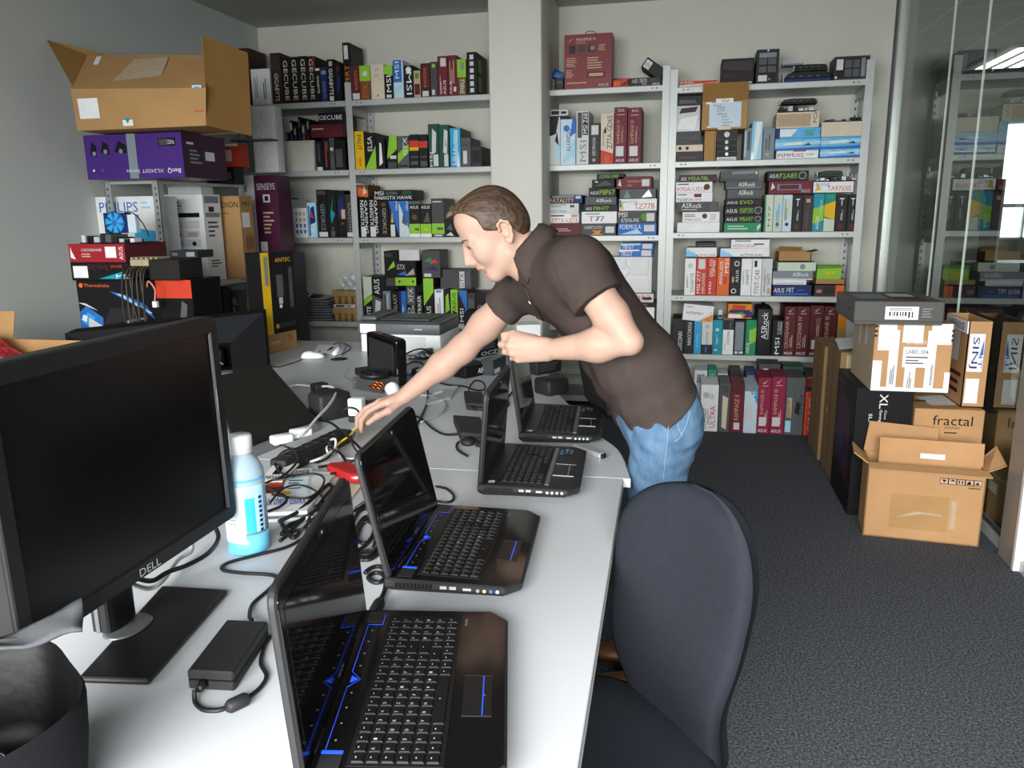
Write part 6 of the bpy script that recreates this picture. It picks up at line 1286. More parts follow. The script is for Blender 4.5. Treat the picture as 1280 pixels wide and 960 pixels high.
loose_board(on(500, 470).x, on(540, 470).x, on(520, 470).y, ZT+.001, .03, 'loose dark circuit board behind the forearm near the upright slab', 'B', d=.14)
loose_board(on(505, 452).x, on(545, 452).x, on(520, 452).y+.05, ZT+.001, .05, 'black circuit board with tall parts in front of the printer', 'k', d=.14)
loose_board(on(548, 446).x, on(590, 446).x, on(560, 446).y+.1, ZT+.001, .04, 'green circuit board behind the forearm, right of the printer', 'E', d=.14)
graphics_card(on(530, 463).x, on(575, 463).x, on(550, 463).y, ZT+.001, ZT+.045, 'black graphics card lying behind the reaching forearm', ('k', 'K'))
cable([(500, 448), (512, 440, .04), (528, 436, .06), (540, 442, .05), (548, 452, .02), (540, 460)], .004, RUB, 'black cable tangle arching in front of the printer')
cable([(505, 458), (518, 452, .03), (530, 456, .03), (524, 464, .02), (508, 466)], .0035, RUB, 'small black cable loop in front of the printer')
cable([(498, 462), (515, 470, .015), (530, 474, .02), (545, 470, .02), (560, 462)], .0035, mat('blue cable', '#2d4f9e', rough=.4, noise=0), 'dark blue cable by the upright slab')
b = MB()
for k in range(5): b.tube(smooth_path([on(505+7*k, 445-1*k, .01), on(510+6*k, 444+(k % 2), .05), on(514+6*k, 445, .02)], 4), .006, mat('crumpled clear film', '#d9dcdd', rough=.2, noise=.1, alpha=.7), 6)
b.build('crumpled_film', None, 'crumpled clear film in front of the white printer', 'packaging')
flatbox('red-brown box under the black camera bag', (568, 440), (604, 440), (585, 426), .16, 'd', 'R .05 .1 .25 .9 G|R .1 .6 .2 .85 W')
zb_ = P(585, 426, Y=(on(568, 440).y+on(604, 440).y)/2).z
slab('camera_bag', 'black padded camera bag behind the forearm near the pillar', 'bag', (580, 428), (606, 428), (594, 388), .12, FAB, bev=.03, seg=4, deco='R .2 .25 .8 .3 K', z=zb_)
slab('optical_drive', 'small silver metal box under the fist', 'device', (617, 470), (633, 462), (628, 447), .06, GUN, bev=.002, deco='R .05 .1 .5 .4 w', seg=1)
slab('keyboard_box', 'low black keyboard-like block right of the farthest laptop lid', 'device', (672, 470), (702, 464), (688, 450), .12, BLKM, bev=.004, deco='L .1 .2 .9 .8 D 3')
slab('speaker_box', 'black speaker-shaped block behind the farthest laptop', 'device', (686, 497), (712, 492), (699, 474), .1, BLKM, bev=.012)
laptop('black laptop facing away, half hidden behind the person\'s shirt', (-.315, 2.84), R(22), .33, .24, R(12), .22, 'c')
b = MB(); pts = [P(642, 424, Y=4.15), P(664, 424, Y=4.15), P(664, 404, Y=4.15), P(642, 404, Y=4.15)]
slab('white_carton', 'small white carton glimpsed between the arm and the shirt', BX, (646, 434), (676, 433), (660, 406), .14, ink('w'), .002, seg=1)
slab('headset_case', 'black bundle of gear glimpsed above the fist', 'device', (628, 441), (652, 441), (640, 422), .06, BLKM, bev=.016)
# usb stick plugged in the third laptop
a = P(735, 555, z=ZT+.03); c = P(756, 562, z=ZT+.03); t = thing('usb_stick', 'silver and black stick poking out beyond the third laptop', 'stick', (a.x, a.y, ZT)); d = c-a; T = frame_T((0, 0, .0), d); L = d.length
b = MB(); b.box((-.06, -.010, .001), (L*.85, .010, .016), SILV, bev=.002, T=T); b.build('stick_body', t); b = MB(); b.box((L*.85, -.010, .001), (L, .010, .016), ink('k'), bev=.004, T=T); b.build('cap', t)

# ------------------------------------------------------------------ steel rack on the left wall and its boxes
RX0, RX1, RY0, RY1, RZ = -3.36, -3.00, 4.13, 5.05, 1.675
zl = P(285, 349.5, x=RX1).z
t = thing('shelving_rack', 'small steel rack standing against the left wall', 'shelving', (RX0, RY0, 0))
GALV = mat('galvanised steel', '#b4bab9', rough=.35, metal=.5, noise=.05)
for x, y, sx_, sy_ in ((0, 0, 1, 1), (RX1-RX0, 0, -1, 1), (0, RY1-RY0, 1, -1), (RX1-RX0, RY1-RY0, -1, -1)):
    b = MB(); b.box((min(x, x+sx_*.042), min(y, y+sy_*.003), 0), (max(x, x+sx_*.042), max(y, y+sy_*.003), RZ+.0), GALV); b.box((min(x, x+sx_*.003), min(y, y+sy_*.042), 0), (max(x, x+sx_*.003), max(y, y+sy_*.042), RZ), GALV)
    z = .04
    while z < RZ-.04:
        if sy_ > 0: b.box((min(x+sx_*.014, x+sx_*.026), -.0006, z), (max(x+sx_*.014, x+sx_*.026), .0, z+.016), STEELD)
        z += .036
    b.build('post', t)
for z in (RZ+.004, zl, .76, .2):
    b = MB(); b.box((.003, .003, z-(.02 if z > 1.5 else .035)), (RX1-RX0-.003, RY1-RY0-.003, z), STEEL, bev=.003); b.build('shelf', t)
def rbox(name, label, px0, px1, y, d, z0, py, key, deco, side='', group=None, cat=BX, dx=None, rz=0.0):
    "box on the wall rack: front edge pixels at depth y"
    m = ink(key) if isinstance(key, str) else key
    ym = 300
    a, c = P(px0, (py+330)/2, Y=y), P(px1, (py+330)/2, Y=y); zt_ = P((px0+px1)/2, py, Y=y).z
    b = MB(); w, h = c.x-a.x, zt_-z0
    b.box((0, 0, 0), (w, d, h), m, bev=.002)
    if deco: b.deco(deco, (0, 0, 0), (w, 0, 0), (0, 0, h))
    if side: b.deco(side, (w, 0, 0), (0, d, 0), (0, 0, h))
    o = b.build(name, None, label, cat, group); o.location = (a.x, y, z0); o.rotation_euler = (0, 0, rz); return o
rbox('printer_carton', 'white box with two columns of pictures on the wall rack', 206, 256, 4.586, .2, zl+.001, 243, 'w',
     'R .06 .74 .9 .79 k|T .08 .75 .35 .785 w 0 G-line|L .08 .82 .5 .92 u 3|'+'|'.join('R %.2f %.2f %.2f %.2f %s' % (.1+.42*i, .40+.105*j, .46+.42*i, .488+.105*j, 'W') for i in range(2) for j in range(3))+'|R .18 .64 .35 .66 y|R .56 .63 .8 .68 W|R .16 .52 .4 .56 N|R .58 .52 .82 .57 i|T .15 .43 .42 .45 k 0 HDMI|C .72 .44 .05 k|C .55 .12 .12 c|C .68 .17 .04 b|C .8 .1 .03 c|L .1 .33 .9 .36 u 2',
     'R .1 .9 .9 .98 u|R .3 .8 .6 .86 K|R .1 .74 .9 .79 u|L .2 .5 .8 .7 G 4|L .2 .15 .8 .25 G 3')
rbox('small_carton', 'plain small white carton on top of the picture-covered white box', 214, 255, 4.631, .14, P(230, 243, Y=4.586).z+.002, 232, 'W', '')
rbox('brown_carton', 'upright brown carton with dark name beside the white picture box', 262, 302, 4.85, .16, zl+.001, 245, 'n', 'T .2 .86 .95 .93 k 0 MEDION|L .3 .78 .9 .8 N 1', 'T .2 .88 .8 .93 k 0 MD|R .1 .62 .7 .8 w|L .3 .35 .9 .55 N 5 v')
rbox('monitor_carton', 'large white box with blue name and fan picture behind the rack posts', 123.5, 196, 4.19, .22, zl+.001, 245.5, 'w', 'T .06 .83 .72 .94 b 0 PHILIPS|P c .62 .3 .98 .3 .98 .62 .62 .66|P W .65 .35 .9 .42 .95 .5 .7 .45|L .78 .85 .95 .95 C 2|R .4 .6 .6 .75 W')
# top of the rack
zp = RZ+.006
o = rbox('monitor_carton', 'purple monitor carton lying on top of the wall rack', 105, 228, 3.97, .42, zp, 166, 'p', '', '')
o.location.x = P(107, 200, Y=3.97).x
b = MB(); w = P(228, 190, Y=3.97).x-o.location.x; h = P(165, 167, Y=3.97).z-zp
b.box((0, 0, 0), (w, .42, h), mat('purple carton', '#46257c', rough=.4, noise=.06), bev=.002)
b.deco('P k .06 .55 .12 .5 .13 .75 .08 .85|P k .17 .6 .26 .55 .25 .78 .2 .85|P k .31 .6 .44 .57 .44 .75 .36 .85|C .1 .58 .05 u|C .22 .62 .05 u|C .38 .62 .05 u|R .45 0 .54 1 u|R .77 .7 .94 .88 k|R .78 .72 .86 .86 D|T .86 .74 .93 .84 W 0 120Hz|T .84 .1 .97 .22 w 3 BenQ|T .42 .12 .8 .2 W 3 XL2420T Series|C .08 .2 .03 W|C .17 .2 .04 G', (0, 0, 0), (w, 0, 0), (0, 0, h))
b.deco('R 0 0 1 1 P|R .5 .42 .72 .62 W|L .15 .3 .45 .65 u 4|R .1 .75 .25 .8 W', (w, 0, 0), (0, .42, 0), (0, 0, h))
bpy.data.meshes.remove(o.data) if False else None
me_old = o.data; tmp = b.build('tmp_mesh'); o.data = tmp.data; bpy.data.objects.remove(tmp)
zq = zp+h+.002
rbox('red_box', 'red box with white labels behind the purple carton on the wall rack', 262, 303, 4.833, .13, P(290, 209, Y=4.833).z+.002, 180, 'O', 'R .55 .25 .8 .75 h|R .2 .3 .5 .7 L|R 0 .9 1 1 W', 'R .1 .2 .6 .8 O')
rbox('flat_box', 'flat black box under the red box on the wall rack', 262, 297, 4.833, .12, zp, 209.5, 'k', 'R .6 .3 .9 .7 G')
o = carton('document_folder', -2.95, -2.66, 4.85, 4.95, P(290, 177, Y=4.83).z+.004, P(290, 175, Y=4.83).z+.004, 'D', '', 'flat dark folder jutting out above the red box', 'folder')
# the big opened carton
t = thing('open_carton', 'large open brown carton lying on its side above the purple box', BX, (0, 0, zq)); t.location.z += .008; CB = cardboard('brown cardboard', '#b08a5c'); CB2 = cardboard('brown cardboard flap', '#95703f')
Yf = 3.84
zq += .008; A = P(97, 165, Y=Yf); A.z = zq; B_ = P(258, 165, Y=Yf); B_.z = zq; C_ = P(88, 111, Y=Yf-.03); D_ = P(257, 110, Y=Yf-.03); E_ = P(108, 69, Y=Yf+.24); F_ = P(255, 69, Y=Yf+.24)
o = Vector((0, 0, zq)); th = .006
Bk = Vector((0, .38, 0)); Bk2 = Vector((0, .30, -.06))
def shell(quads, m, name, label=None):
    b = MB()
    for q in quads: b.sheet([Vector(p)-o for p in q], th, m)
    return b.build(name, t, label)
b = MB()
for q in ((A, B_, D_, C_), (C_, D_, F_, E_), (E_, F_, B_+Bk, A+Bk), (A, A+Bk, B_+Bk, B_)): b.sheet([p-o for p in q], th, CB)
b.deco('R .04 .28 .22 .76 w|R .37 .07 .45 .32 w|P t .385 .27 .435 .27 .41 .12|R .93 .62 1 .93 z|R .93 .33 1 .62 O|R .945 .7 .985 .9 c|P w .94 .55 .99 .55 .965 .45', A-o, B_-A, C_-A)
b.deco('P i .3 .2 .65 .35 .66 .9 .4 .85|R .09 .7 .13 .95 w', C_-o, D_-C_, E_-C_)
b.build('carton_body', t)
G0, G1 = P(59, 51, Y=Yf+.1), P(92, 106, Y=Yf)
b = MB(); b.sheet([p-o for p in (C_+Vector((0, .02, .01)), E_+Vector((.0, 0, 0)), P(132, 69, Y=Yf+.3), P(59, 51, Y=Yf+.12))], .005, CB2); b.build('flap', t)
b = MB(); b.sheet([p-o for p in (B_+Vector((.002, 0, .0)), P(314, 170, Y=Yf+.30), P(309, 66, Y=Yf+.30), P(252, 45, Y=Yf+.02))], -.005, CB2); b.build('flap', t)
# tall boxes in the gap between the wall rack and the corner rack
x = -2.70
def tall(name, label, px0, px1, y, d, py0, py1, key, deco, side='', z0=None):
    a, c = P(px0, (py0+py1)/2, Y=y), P(px1, (py0+py1)/2, Y=y); z1 = P((px0+px1)/2, py0, Y=y).z; z_ = P((px0+px1)/2, py1, Y=y).z if z0 is None else z0
    b = MB(); b.box((0, 0, 0), (c.x-a.x, d, z1-z_), ink(key) if isinstance(key, str) else key, bev=.002)
    if deco: b.deco(deco, (0, 0, 0), (c.x-a.x, 0, 0), (0, 0, z1-z_))
    if side: b.deco(side, (c.x-a.x, 0, 0), (0, d, 0), (0, 0, z1-z_))
    o = b.build(name, None, label, BX); o.location = (a.x, y, z_); return o
# a low cabinet carries them
t = thing('side_cabinet', 'low white cabinet between the wall rack and the corner rack', 'cabinet', (P(303, 300, Y=5.305).x, 5.305, 0))
cw = P(352, 320, Y=5.305).x-P(303, 300, Y=5.305).x; chh = P(330, 318, Y=5.305).z
b = MB(); b.box((0, 0, 0), (cw, .36, chh), mat('cabinet laminate', '#3d3f42', rough=.5), bev=.004); b.build('cabinet_body', t)
b = MB(); b.box((.006, -.016, .06), (cw/2-.002, 0, chh-.03), mat('cabinet door', '#2c2d30', rough=.5)); b.build('door', t); b = MB(); b.box((cw/2+.002, -.016, .06), (cw-.006, 0, chh-.03), mat('cabinet door', '#2c2d30', rough=.5)); b.build('door', t)
t['label'] = 'dark cabinet in the gap between the wall rack and the corner rack'
tall('white_carton', 'tall white box half hidden by the rack post, beside a maroon box', 303, 320, 5.328, .2, 219, 318, 'W', 'L .2 .4 .6 .9 u 3', z0=chh+.001)
tall('monitor_carton', 'tall maroon box between the wall rack and the corner rack', 320.5, 349, 5.328, .2, 219, 318, mat('maroon carton', '#4a1a3a', rough=.4, noise=.06), 'T .1 .82 .9 .9 W 0 SENSEYE|R .35 .66 .65 .76 W|R .42 .68 .58 .74 k|L .3 .25 .8 .55 q 6|R .1 .03 .4 .16 W', z0=chh+.001)

# ------------------------------------------------------------------ box pile on the desk by the left wall
def dbox(name, label, px0, px1, y, d, z0, py, m, deco, side='', rz=0.0, top=''):
    a, c = P(px0, py+20, Y=y), P(px1, py+20, Y=y); z1 = P((px0+px1)/2, py, Y=y).z
    u = Vector((c.x-a.x, 0, 0)); w = u.length
    b = MB(); b.box((0, 0, 0), (w, d, z1-z0), m, bev=.002)
    if deco: b.deco(deco, (0, 0, 0), (w, 0, 0), (0, 0, z1-z0))
    if side: b.deco(side, (w, 0, 0), (0, d, 0), (0, 0, z1-z0))
    o = b.build(name, None, label, BX); o.location = (a.x, y, z0); o.rotation_euler = (0, 0, rz); return o, z1, a.x, a.x+w
_, z1, xa, xb = dbox('power_supply_box', 'black box with blue light streaks, lowest of the pile by the wall', 97, 196, 3.52, .34, ZT+.001, 351, ink('k'),
   'C .06 .94 .03 o|T .1 .92 .42 .96 o 0 Thermaltake|P b 0 0.35 0.28 0.35 0.3 0.53 0.1 0.68 0 0.59|P c 0.02 0.47 0.12 0.41 0.2 0.53 0.1 0.602|P w 0.02 0.5 0.08 0.47 0.1 0.548 0.05 0.566|P W 0.1 0.41 0.4 0.35 0.12 0.53|P b 0.42 0.866 0.75 0.68 0.95 0.53 0.97 0.5 0.85 0.71 0.6 0.83|P C 0.5 0.842 0.9 0.59 0.93 0.602 0.6 0.818|P K 0.3 0.44 0.9 0.53 0.8 0.68 0.4 0.65|P u 0.6 0.41 0.85 0.458 0.86 0.554 0.6 0.5|P k 0.63 0.44 0.83 0.47 0.83 0.518 0.63 0.482|P W 0 0.722 0.1 0.71 0.25 0.62 0.1 0.68')
_, z2, xa2, xb2 = dbox('motherboard_box', 'black box with red script name in the pile by the wall', 90, 166, 3.51, .33, z1+.001, 328, ink('k'), 'R .04 .15 .28 .8 w|T .3 .55 .62 .95 R 0 Big Bang|T .66 .7 .85 .85 O 0 XPOWER|P t .45 .1 .95 .1 .85 .5|T .74 .12 .96 .35 w 0 MSI|C .02 .5 .02 r', 'R .1 .2 .3 .8 G|L .5 .2 .9 .8 D 4')
_, z3, xa3, xb3 = dbox('motherboard_box', 'bright red box with white emblem, topmost of the pile by the wall', 87, 157, 3.50, .33, z2+.001, 305, mat('crimson carton', '#9d1f2b', rough=.4, noise=.06), 'P w .03 .25 .12 .15 .06 .6 .04 .85|T .23 .6 .6 .75 W 0 CROSSHAIR|L .23 .25 .45 .5 q 2|R .66 .25 .85 .85 w|T .9 .15 .97 .85 w 1 ASUS', 'R 0 0 1 1 R')
loose_board(xa3+.04, xa3+.36, 3.54, z3+.002, .05, 'cluttered circuit board lying on the bright red box', 'k', d=.2)
a, c = P(131, 290, Y=3.69), P(157, 262, Y=3.69)
t = thing('cooling_fan', 'bright blue case fan in a box front standing on the red box', 'fan', (a.x, 3.69, z3+.05)); w = c.x-a.x; h = P(140, 266, Y=3.69).z-z3-.05
b = MB(); b.box((0, 0, 0), (w, .04, h), ink('B'), bev=.003); b.build('fan_frame', t)
b = MB(); b.lathe([(.0, .0), (w*.4, 0), (w*.43, .004), (0, .006)], ink('b'), 24, Matrix.Translation((w*.5, -.001, h*.5)) @ Matrix.Rotation(PI/2, 4, 'X'))
for k in range(7):
    a_ = 2*PI*k/7; b.sheet([(w*.5+w*.1*math.cos(a_), -.008, h*.5+w*.1*math.sin(a_)), (w*.5+w*.4*math.cos(a_), -.009, h*.5+w*.4*math.sin(a_)), (w*.5+w*.38*math.cos(a_+.6), -.007, h*.5+w*.38*math.sin(a_+.6)), (w*.5+w*.12*math.cos(a_+.6), -.007, h*.5+w*.12*math.sin(a_+.6))], .001, ink('c'))
b.build('fan_rotor', t)
b = MB(); b.box((w+.002, .0, 0), (w+.05, .035, h*.9), ink('z'), bev=.002); b.deco('R .2 .4 .8 .8 W', (w+.002, 0, 0), (.048, 0, 0), (0, 0, h*.9)); b.build('side_label', t)
q0 = Vector((a.x+w, 3.68, z3+.05+h)); cb_ = MB(); cb_.tube(smooth_path([q0, q0+Vector((.06, -.02, .0)), q0+Vector((.12, -.03, -.05)), q0+Vector((.16, -.04, -.12))], 6), .003, RUB, 6); cb_.build('cable', None, 'dark lead arching from the blue case fan', 'cable', loc=q0)
# opened power supply with hanging leads, on a black and red box
_, z4, xa4, xb4 = dbox('power_supply_box', 'black box with red lid band right of the pile by the wall', 196, 240, 3.50, .26, ZT+.001, 350, ink('a'), 'R 0 .78 1 1 O|R .1 .2 .9 .6 k|P G .6 .5 .8 .55 .85 .7 .7 .75', '')
a, c = P(166, 345, Y=3.46), P(214, 345, Y=3.46)
t = thing('power_supply', 'opened power supply with brown dangling leads beside the box pile', 'power supply', (a.x, 3.44, z4+.001)); w = c.x-a.x; hz2 = P(190, 322, Y=3.46).z-z4
PSX = mat('dark power supply steel', '#2a2826', rough=.4, metal=.4, noise=.06)
b = MB(); x0_ = xa4-a.x; b.box((x0_+.0, .02, .0), (x0_+.17, .22, hz2*.9), PSX, bev=.004); b.build('housing', t)
b = MB(); b.box((x0_-.12, .04, hz2*.55), (x0_+.06, .16, hz2*.9), mat('beige heatsink', '#b9ae90', rough=.4, metal=.3, noise=.08), bev=.004)
for k in range(6): b.box((x0_-.11+k*.028, .035, hz2*.9), (x0_-.10+k*.028, .15, hz2*1.0), mat('beige heatsink', '#b9ae90'), bev=.002)
b.build('heatsink', t)
for k in range(7):
    b = MB(); x = x0_-.13+.02*k; b.tube(smooth_path([(x+.03, .06, hz2*.6), (x, .0, hz2*.4), (x-.008+.01*(k % 3), -.02, -.1), (x+.01*(k % 2), -.022, -.22-.03*(k % 3)), (x+.02, -.02, -.30-.02*(k % 4))], 5), .005, mat('cable '+('brown' if k % 3 else 'black'), '#3a2f1e' if k % 3 else '#151515', rough=.5, noise=0), 7); b.build('lead', t)
b = MB(); b.tube(smooth_path([(x0_+.0, -.006, -.03), (x0_+.03, -.03, -.0), (x0_+.06, -.03, -.04), (x0_+.045, -.02, -.1)], 6), .004, mat('pink lead', '#d98a7a', rough=.5, noise=0), 7); b.box((x0_+.035, -.03, -.13), (x0_+.06, -.01, -.10), ink('w'), bev=.002); b.build('lead', t, 'pink lead with white plug')
slab_z = z4
o = carton('network_switch', xa4+.04, xa4+.2, 3.58, 3.72, z4+hz2*.9+.002, z4+hz2*.9+.04, 'K', 'R .1 .3 .3 .7 G|R .6 .2 .9 .8 u', 'small dark device lying on the opened power supply', 'device')
# things on the low shelf of the wall rack
zz_ = .76
for i, (px0, px1, py, key, lab) in enumerate([(240, 252, 362, 'b', 'small blue box on the low shelf of the wall rack'), (253, 266, 356, 'K', 'dark box leaning on the low shelf of the wall rack'), (267, 280, 360, 'k', 'black box with white scrap on the low shelf'), (281, 299, 364, 'D', 'dark stack of card boxes beside a tan carton')]):
    y_ = 4.5+.13*i
    a, c = P(px0, 380, Y=y_), P(px1, 380, Y=y_); carton('graphics_card_box', a.x, c.x, y_, y_+.1, .766, P(px0, py, Y=y_).z, key, 'R .2 .2 .7 .45 %s|P %s .1 .6 .9 .5 .8 .8' % ('CuWg'[i], 'wGGu'[i]), lab, BX)
a, c = P(301, 380, Y=5.08), P(318, 380, Y=5.08); carton('brown_carton', a.x, min(c.x, RX1-.01), 4.995, 5.045, .766, P(310, 369, Y=5.08).z, 'n', 'L .3 .2 .6 .8 N 2 v', 'small tan carton on the low shelf of the wall rack', BX)
# orange-red wrap in an open carton at the left edge
t = thing('open_carton', 'open brown carton with red bubble wrap at the left wall', BX, (-3.2, 2.50, ZT+.001)); w, d, h = .74, .42, .20
b = MB(); th = .005
for lo, hi in (((0, 0, 0), (w, d, th)), ((0, 0, 0), (w, th, h)), ((0, d-th, 0), (w, d, h)), ((0, 0, 0), (th, d, h)), ((w-th, 0, 0), (w, d, h))): b.box(lo, hi, CARD)
b.build('carton_body', t)
b = MB(); b.sheet([(w*.35, d, h), (w*.35, d+.03, h+.12), (.05, d+.03, h+.12), (.05, d, h)], .004, CARD); b.build('flap', t)
b = MB(); b.sheet([(w, .02, h), (w+.12, .05, h+.0), (w+.1, d-.02, h+.03), (w, d, h)], .004, CARD); b.build('flap', t)
b = MB()
rr = random.Random(5)
NW = 26; vs = []
for j in range(NW):
    for i in range(NW):
        u_, v_ = i/(NW-1), j/(NW-1); q_ = min(u_, v_, 1-u_, 1-v_)
        vs.append((.03+u_*w*.66, .03+v_*(d-.06), h*.55+.13*min(1, q_*5)*(.55+.45*math.sin(7*u_+2.2*v_)*math.sin(5*v_+1.3))+rr.uniform(-.011, .011)))
b.add(vs, [(j*NW+i, j*NW+i+1, (j+1)*NW+i+1, (j+1)*NW+i) for j in range(NW-1) for i in range(NW-1)], mat('red bubble wrap', '#d8363f', rough=.2, noise=.15, nscale=60, coat=.4, bump=.8, bscale=70), False)
wr = b.build('bubble_wrap', t, 'red bubble wrap', kind='stuff')

# ------------------------------------------------------------------ cartons on the floor by the glass
def floorbox(name, label, fl, fr, bl, top_px, m, deco='', side='', z0=0.0, bev=.003, th=None):
    "measured floor corners: front-left, front-right, back-left; top pixel above front-left"
    a, c, e = P(*fl, z=z0), P(*fr, z=z0), P(*bl, z=z0)
    u = c-a; u.z = 0; v = e-a; v.z = 0; w, d = u.length, v.length; u.normalize(); v.normalize()
    v = Vector((-u.y, u.x, 0)) if abs(u.dot(v)) < .6 else v
    h = P(top_px[0], top_px[1], Y=a.y).z-z0
    b = MB(); b.box((0, 0, 0.001), (w, d, h), m, bev=bev)
    if deco: b.deco(deco, (0, 0, 0), (w, 0, 0), (0, 0, h))
    if side: b.deco(side, (0, d, 0), (0, -d, 0), (0, 0, h))
    o = b.build(name, None, label, BX); o.matrix_world = Matrix(((u.x, v.x, 0, a.x), (u.y, v.y, 0, a.y), (0, 0, 1, z0), (0, 0, 0, 1)))
    return o, h, w, d, a, u, v
CARDL = cardboard('tan cardboard', '#bd9368'); CARDD = cardboard('dull brown cardboard', '#8d7350')
def wbox(name, label, x0, x1, y0, y1, z0, z1, m, deco='', left='', rz=0, bev=.003, top=''):
    b = MB(); w, d, h = x1-x0, y1-y0, z1-z0
    b.box((0, 0, 0), (w, d, h), m, bev=bev)
    if deco: b.deco(deco, (0, 0, 0), (w, 0, 0), (0, 0, h))
    if left: b.deco(left, (0, d, 0), (0, -d, 0), (0, 0, h))
    if top: b.deco(top, (0, 0, h), (w, 0, 0), (0, d, 0))
    o = b.build(name, None, label, BX); o.location = (x0, y0, z0); o.rotation_euler = (0, 0, rz); return o
# tall flat cartons leaning upright next to the rack
zA_ = P(1030, 432, Y=4.8).z
wbox('brown_carton', 'tall flat brown carton standing nearest the rack shelves', .80, .92, 4.76, 5.14, .001, zA_, CARDD, 'R .45 .1 .5 .9 N', 'R .48 0 .52 1 N')
zB_ = P(1050, 440, Y=4.37).z
wbox('brown_carton', 'tall flat brown carton in front of the other flat carton', .815, .965, 4.36, 4.74, .001, zB_, CARDD, 'R .2 .02 .8 .98 i', 'R .48 0 .52 1 N|R .2 .45 .3 .5 i')
t = thing('paper_sheet', 'white sheet with yellow corner lying on the tall flat cartons', 'paper', (.88, 4.55, zB_)); b = MB(); b.add([(-.06, -.1, .004), (.14, -.12, .03), (.15, .08, .05), (-.05, .1, .03)], [(0, 1, 2, 3)], ink('W')); b.add([(.08, -.113, .0215), (.14, -.1195, .0305), (.1425, -.08, .034), (.1, -.08, .030)], [(0, 1, 2, 3)], ink('l')); o = b.build('sheet', t); o.modifiers.new('s', 'SOLIDIFY').thickness = .002
# black XL carton
zX = P(1092, 484, Y=3.88).z
wbox('case_carton', 'big black carton with white letters under the taped carton', .806, P(1140, 520, Y=3.88).x, 3.88, 4.34, .001, zX, ink('a'), 'T .42 .84 .56 .95 w 2 XL|T .42 .74 .48 .83 w 2 Gaming|T .52 .76 .56 .83 W 2 Case|T .25 .74 .31 .8 w 2 SLI|R .1 .05 .9 .1 k', 'P P .1 .3 .9 .2 .8 .8 .2 .9|P B .3 .4 .6 .3 .5 .7|L .1 .9 .5 .96 G 2')
# carton with many white tape strips
zT0 = zX+.002; zT1 = P(1120, 404, Y=3.80).z
xa_, xb_ = P(1091, 450, Y=3.80).x, P(1189, 450, Y=3.80).x
tp = '|'.join('R %.2f %.2f %.2f %.2f w' % r_ for r_ in [(.05, .6, .28, 1.0), (.36, .72, .62, 1.0), (.72, .7, .98, 1.0), (.2, .0, .32, .9), (.68, .0, .8, .9), (0, 0, .12, .45), (.0, .0, 1, .06), (.93, .0, 1, .3), (.42, .0, .56, .4)])
wbox('taped_carton', 'carton plastered with white tape strips and a shipping label', xa_, xb_, 3.80, 4.25, zT0, zT1, CARDL, tp+'|R .38 .36 .74 .66 w|T .42 .56 .7 .62 k 0 LABEL 004|R .42 .5 .7 .52 G|L .42 .4 .7 .48 G 2|T .42 .7 .66 .76 W 0 amazon|L .75 .1 .78 .5 G 3 v|L .23 .1 .29 .5 G 3 v|L .46 .05 .52 .3 G 3 v|'+'|'.join('R -.01 %.2f .03 %.2f k|R .97 %.2f 1.0 %.2f k' % (.8+.07*i, .83+.07*i, .75+.07*i, .78+.07*i) for i in range(3)), 'R 0 0 1 1 i|R .3 .55 .37 .9 W|R .6 .6 .68 .95 W')
# grey lidded box on top
t = thing('lidded_box', 'flat dark grey box with shipping label, topmost of the carton pile', BX, (P(1068, 385, Y=3.74).x, 3.74, zT1+.001)); w = P(1181, 385, Y=3.74).x-P(1068, 385, Y=3.74).x; h = P(1120, 377, Y=3.74).z-zT1
GB_ = mat('dark grey board box', '#4f4c4a', rough=.5, noise=.06, nscale=6)
b = MB(); b.box((.003, .003, 0), (w-.003, .437, h*.8), GB_, bev=.002); b.build('box_body', t)
b = MB(); b.box((0, 0, h*.12), (w, .44, h), GB_, bev=.003); b.deco('B .35 .12 .72 .75|L .76 .2 .9 .7 u 4|R .37 .16 .6 .3 W', (0, 0, h*.12), (w, 0, 0), (0, 0, h*.88)); b.deco('R .1 .25 .45 .7 u|P R .5 .2 .85 .15 .82 .6 .5 .7|R .52 .45 .8 .75 W', (0, 0, h), (w, 0, 0), (0, .44, 0)); b.deco('R .7 .4 .8 .55 a', (0, .44, h*.12), (0, -.44, 0), (0, 0, h*.88)); b.build('lid', t)
# front open carton
fa, fb = P(1078, 669, z=0), P(1223, 684, z=0)
u = fb-fa; w = u.length; rz = math.atan2(u.y, u.x); h = P(1090, 579, Y=fa.y).z
t = thing('open_carton', 'open tan carton with handle slot and shipping symbols, front of the pile', BX, (fa.x, fa.y, 0.001), rz); d = .21; th = .006
b = MB()
for lo, hi in (((0, 0, 0), (w, d, th)), ((0, 0, 0), (w, th, h)), ((0, d-th, 0), (w, d, h)), ((0, 0, 0), (th, d, h)), ((w-th, 0, 0), (w, d, h))): b.box(lo, hi, CARDL)
sym = 'R .62 .80 .97 .88 k|'+'|'.join('R %.3f .808 %.3f .872 q' % (.625+.07*i, .685+.07*i) for i in range(5))+'|P k .635 .86 .675 .86 .655 .82|P k .70 .845 .755 .845 .727 .868|R .775 .82 .785 .865 k|R .80 .82 .81 .865 k|P k .84 .815 .88 .815 .87 .865 .85 .85|P k .91 .82 .95 .82 .93 .86|R .86 .765 .96 .78 N'
b.deco('R .22 .15 .72 .62 j|R .225 .155 .715 .615 q|R .22 .15 .72 .62 n|P i .28 .3 .5 .37 .68 .36 .66 .38 .45 .4|R .74 .2 .78 .58 i|'+sym, (0, 0, 0), (w, 0, 0), (0, 0, h))
b.deco('B .3 .5 .7 .7', (w, 0, 0), (0, d, 0), (0, 0, h))
b.build('carton_body', t)
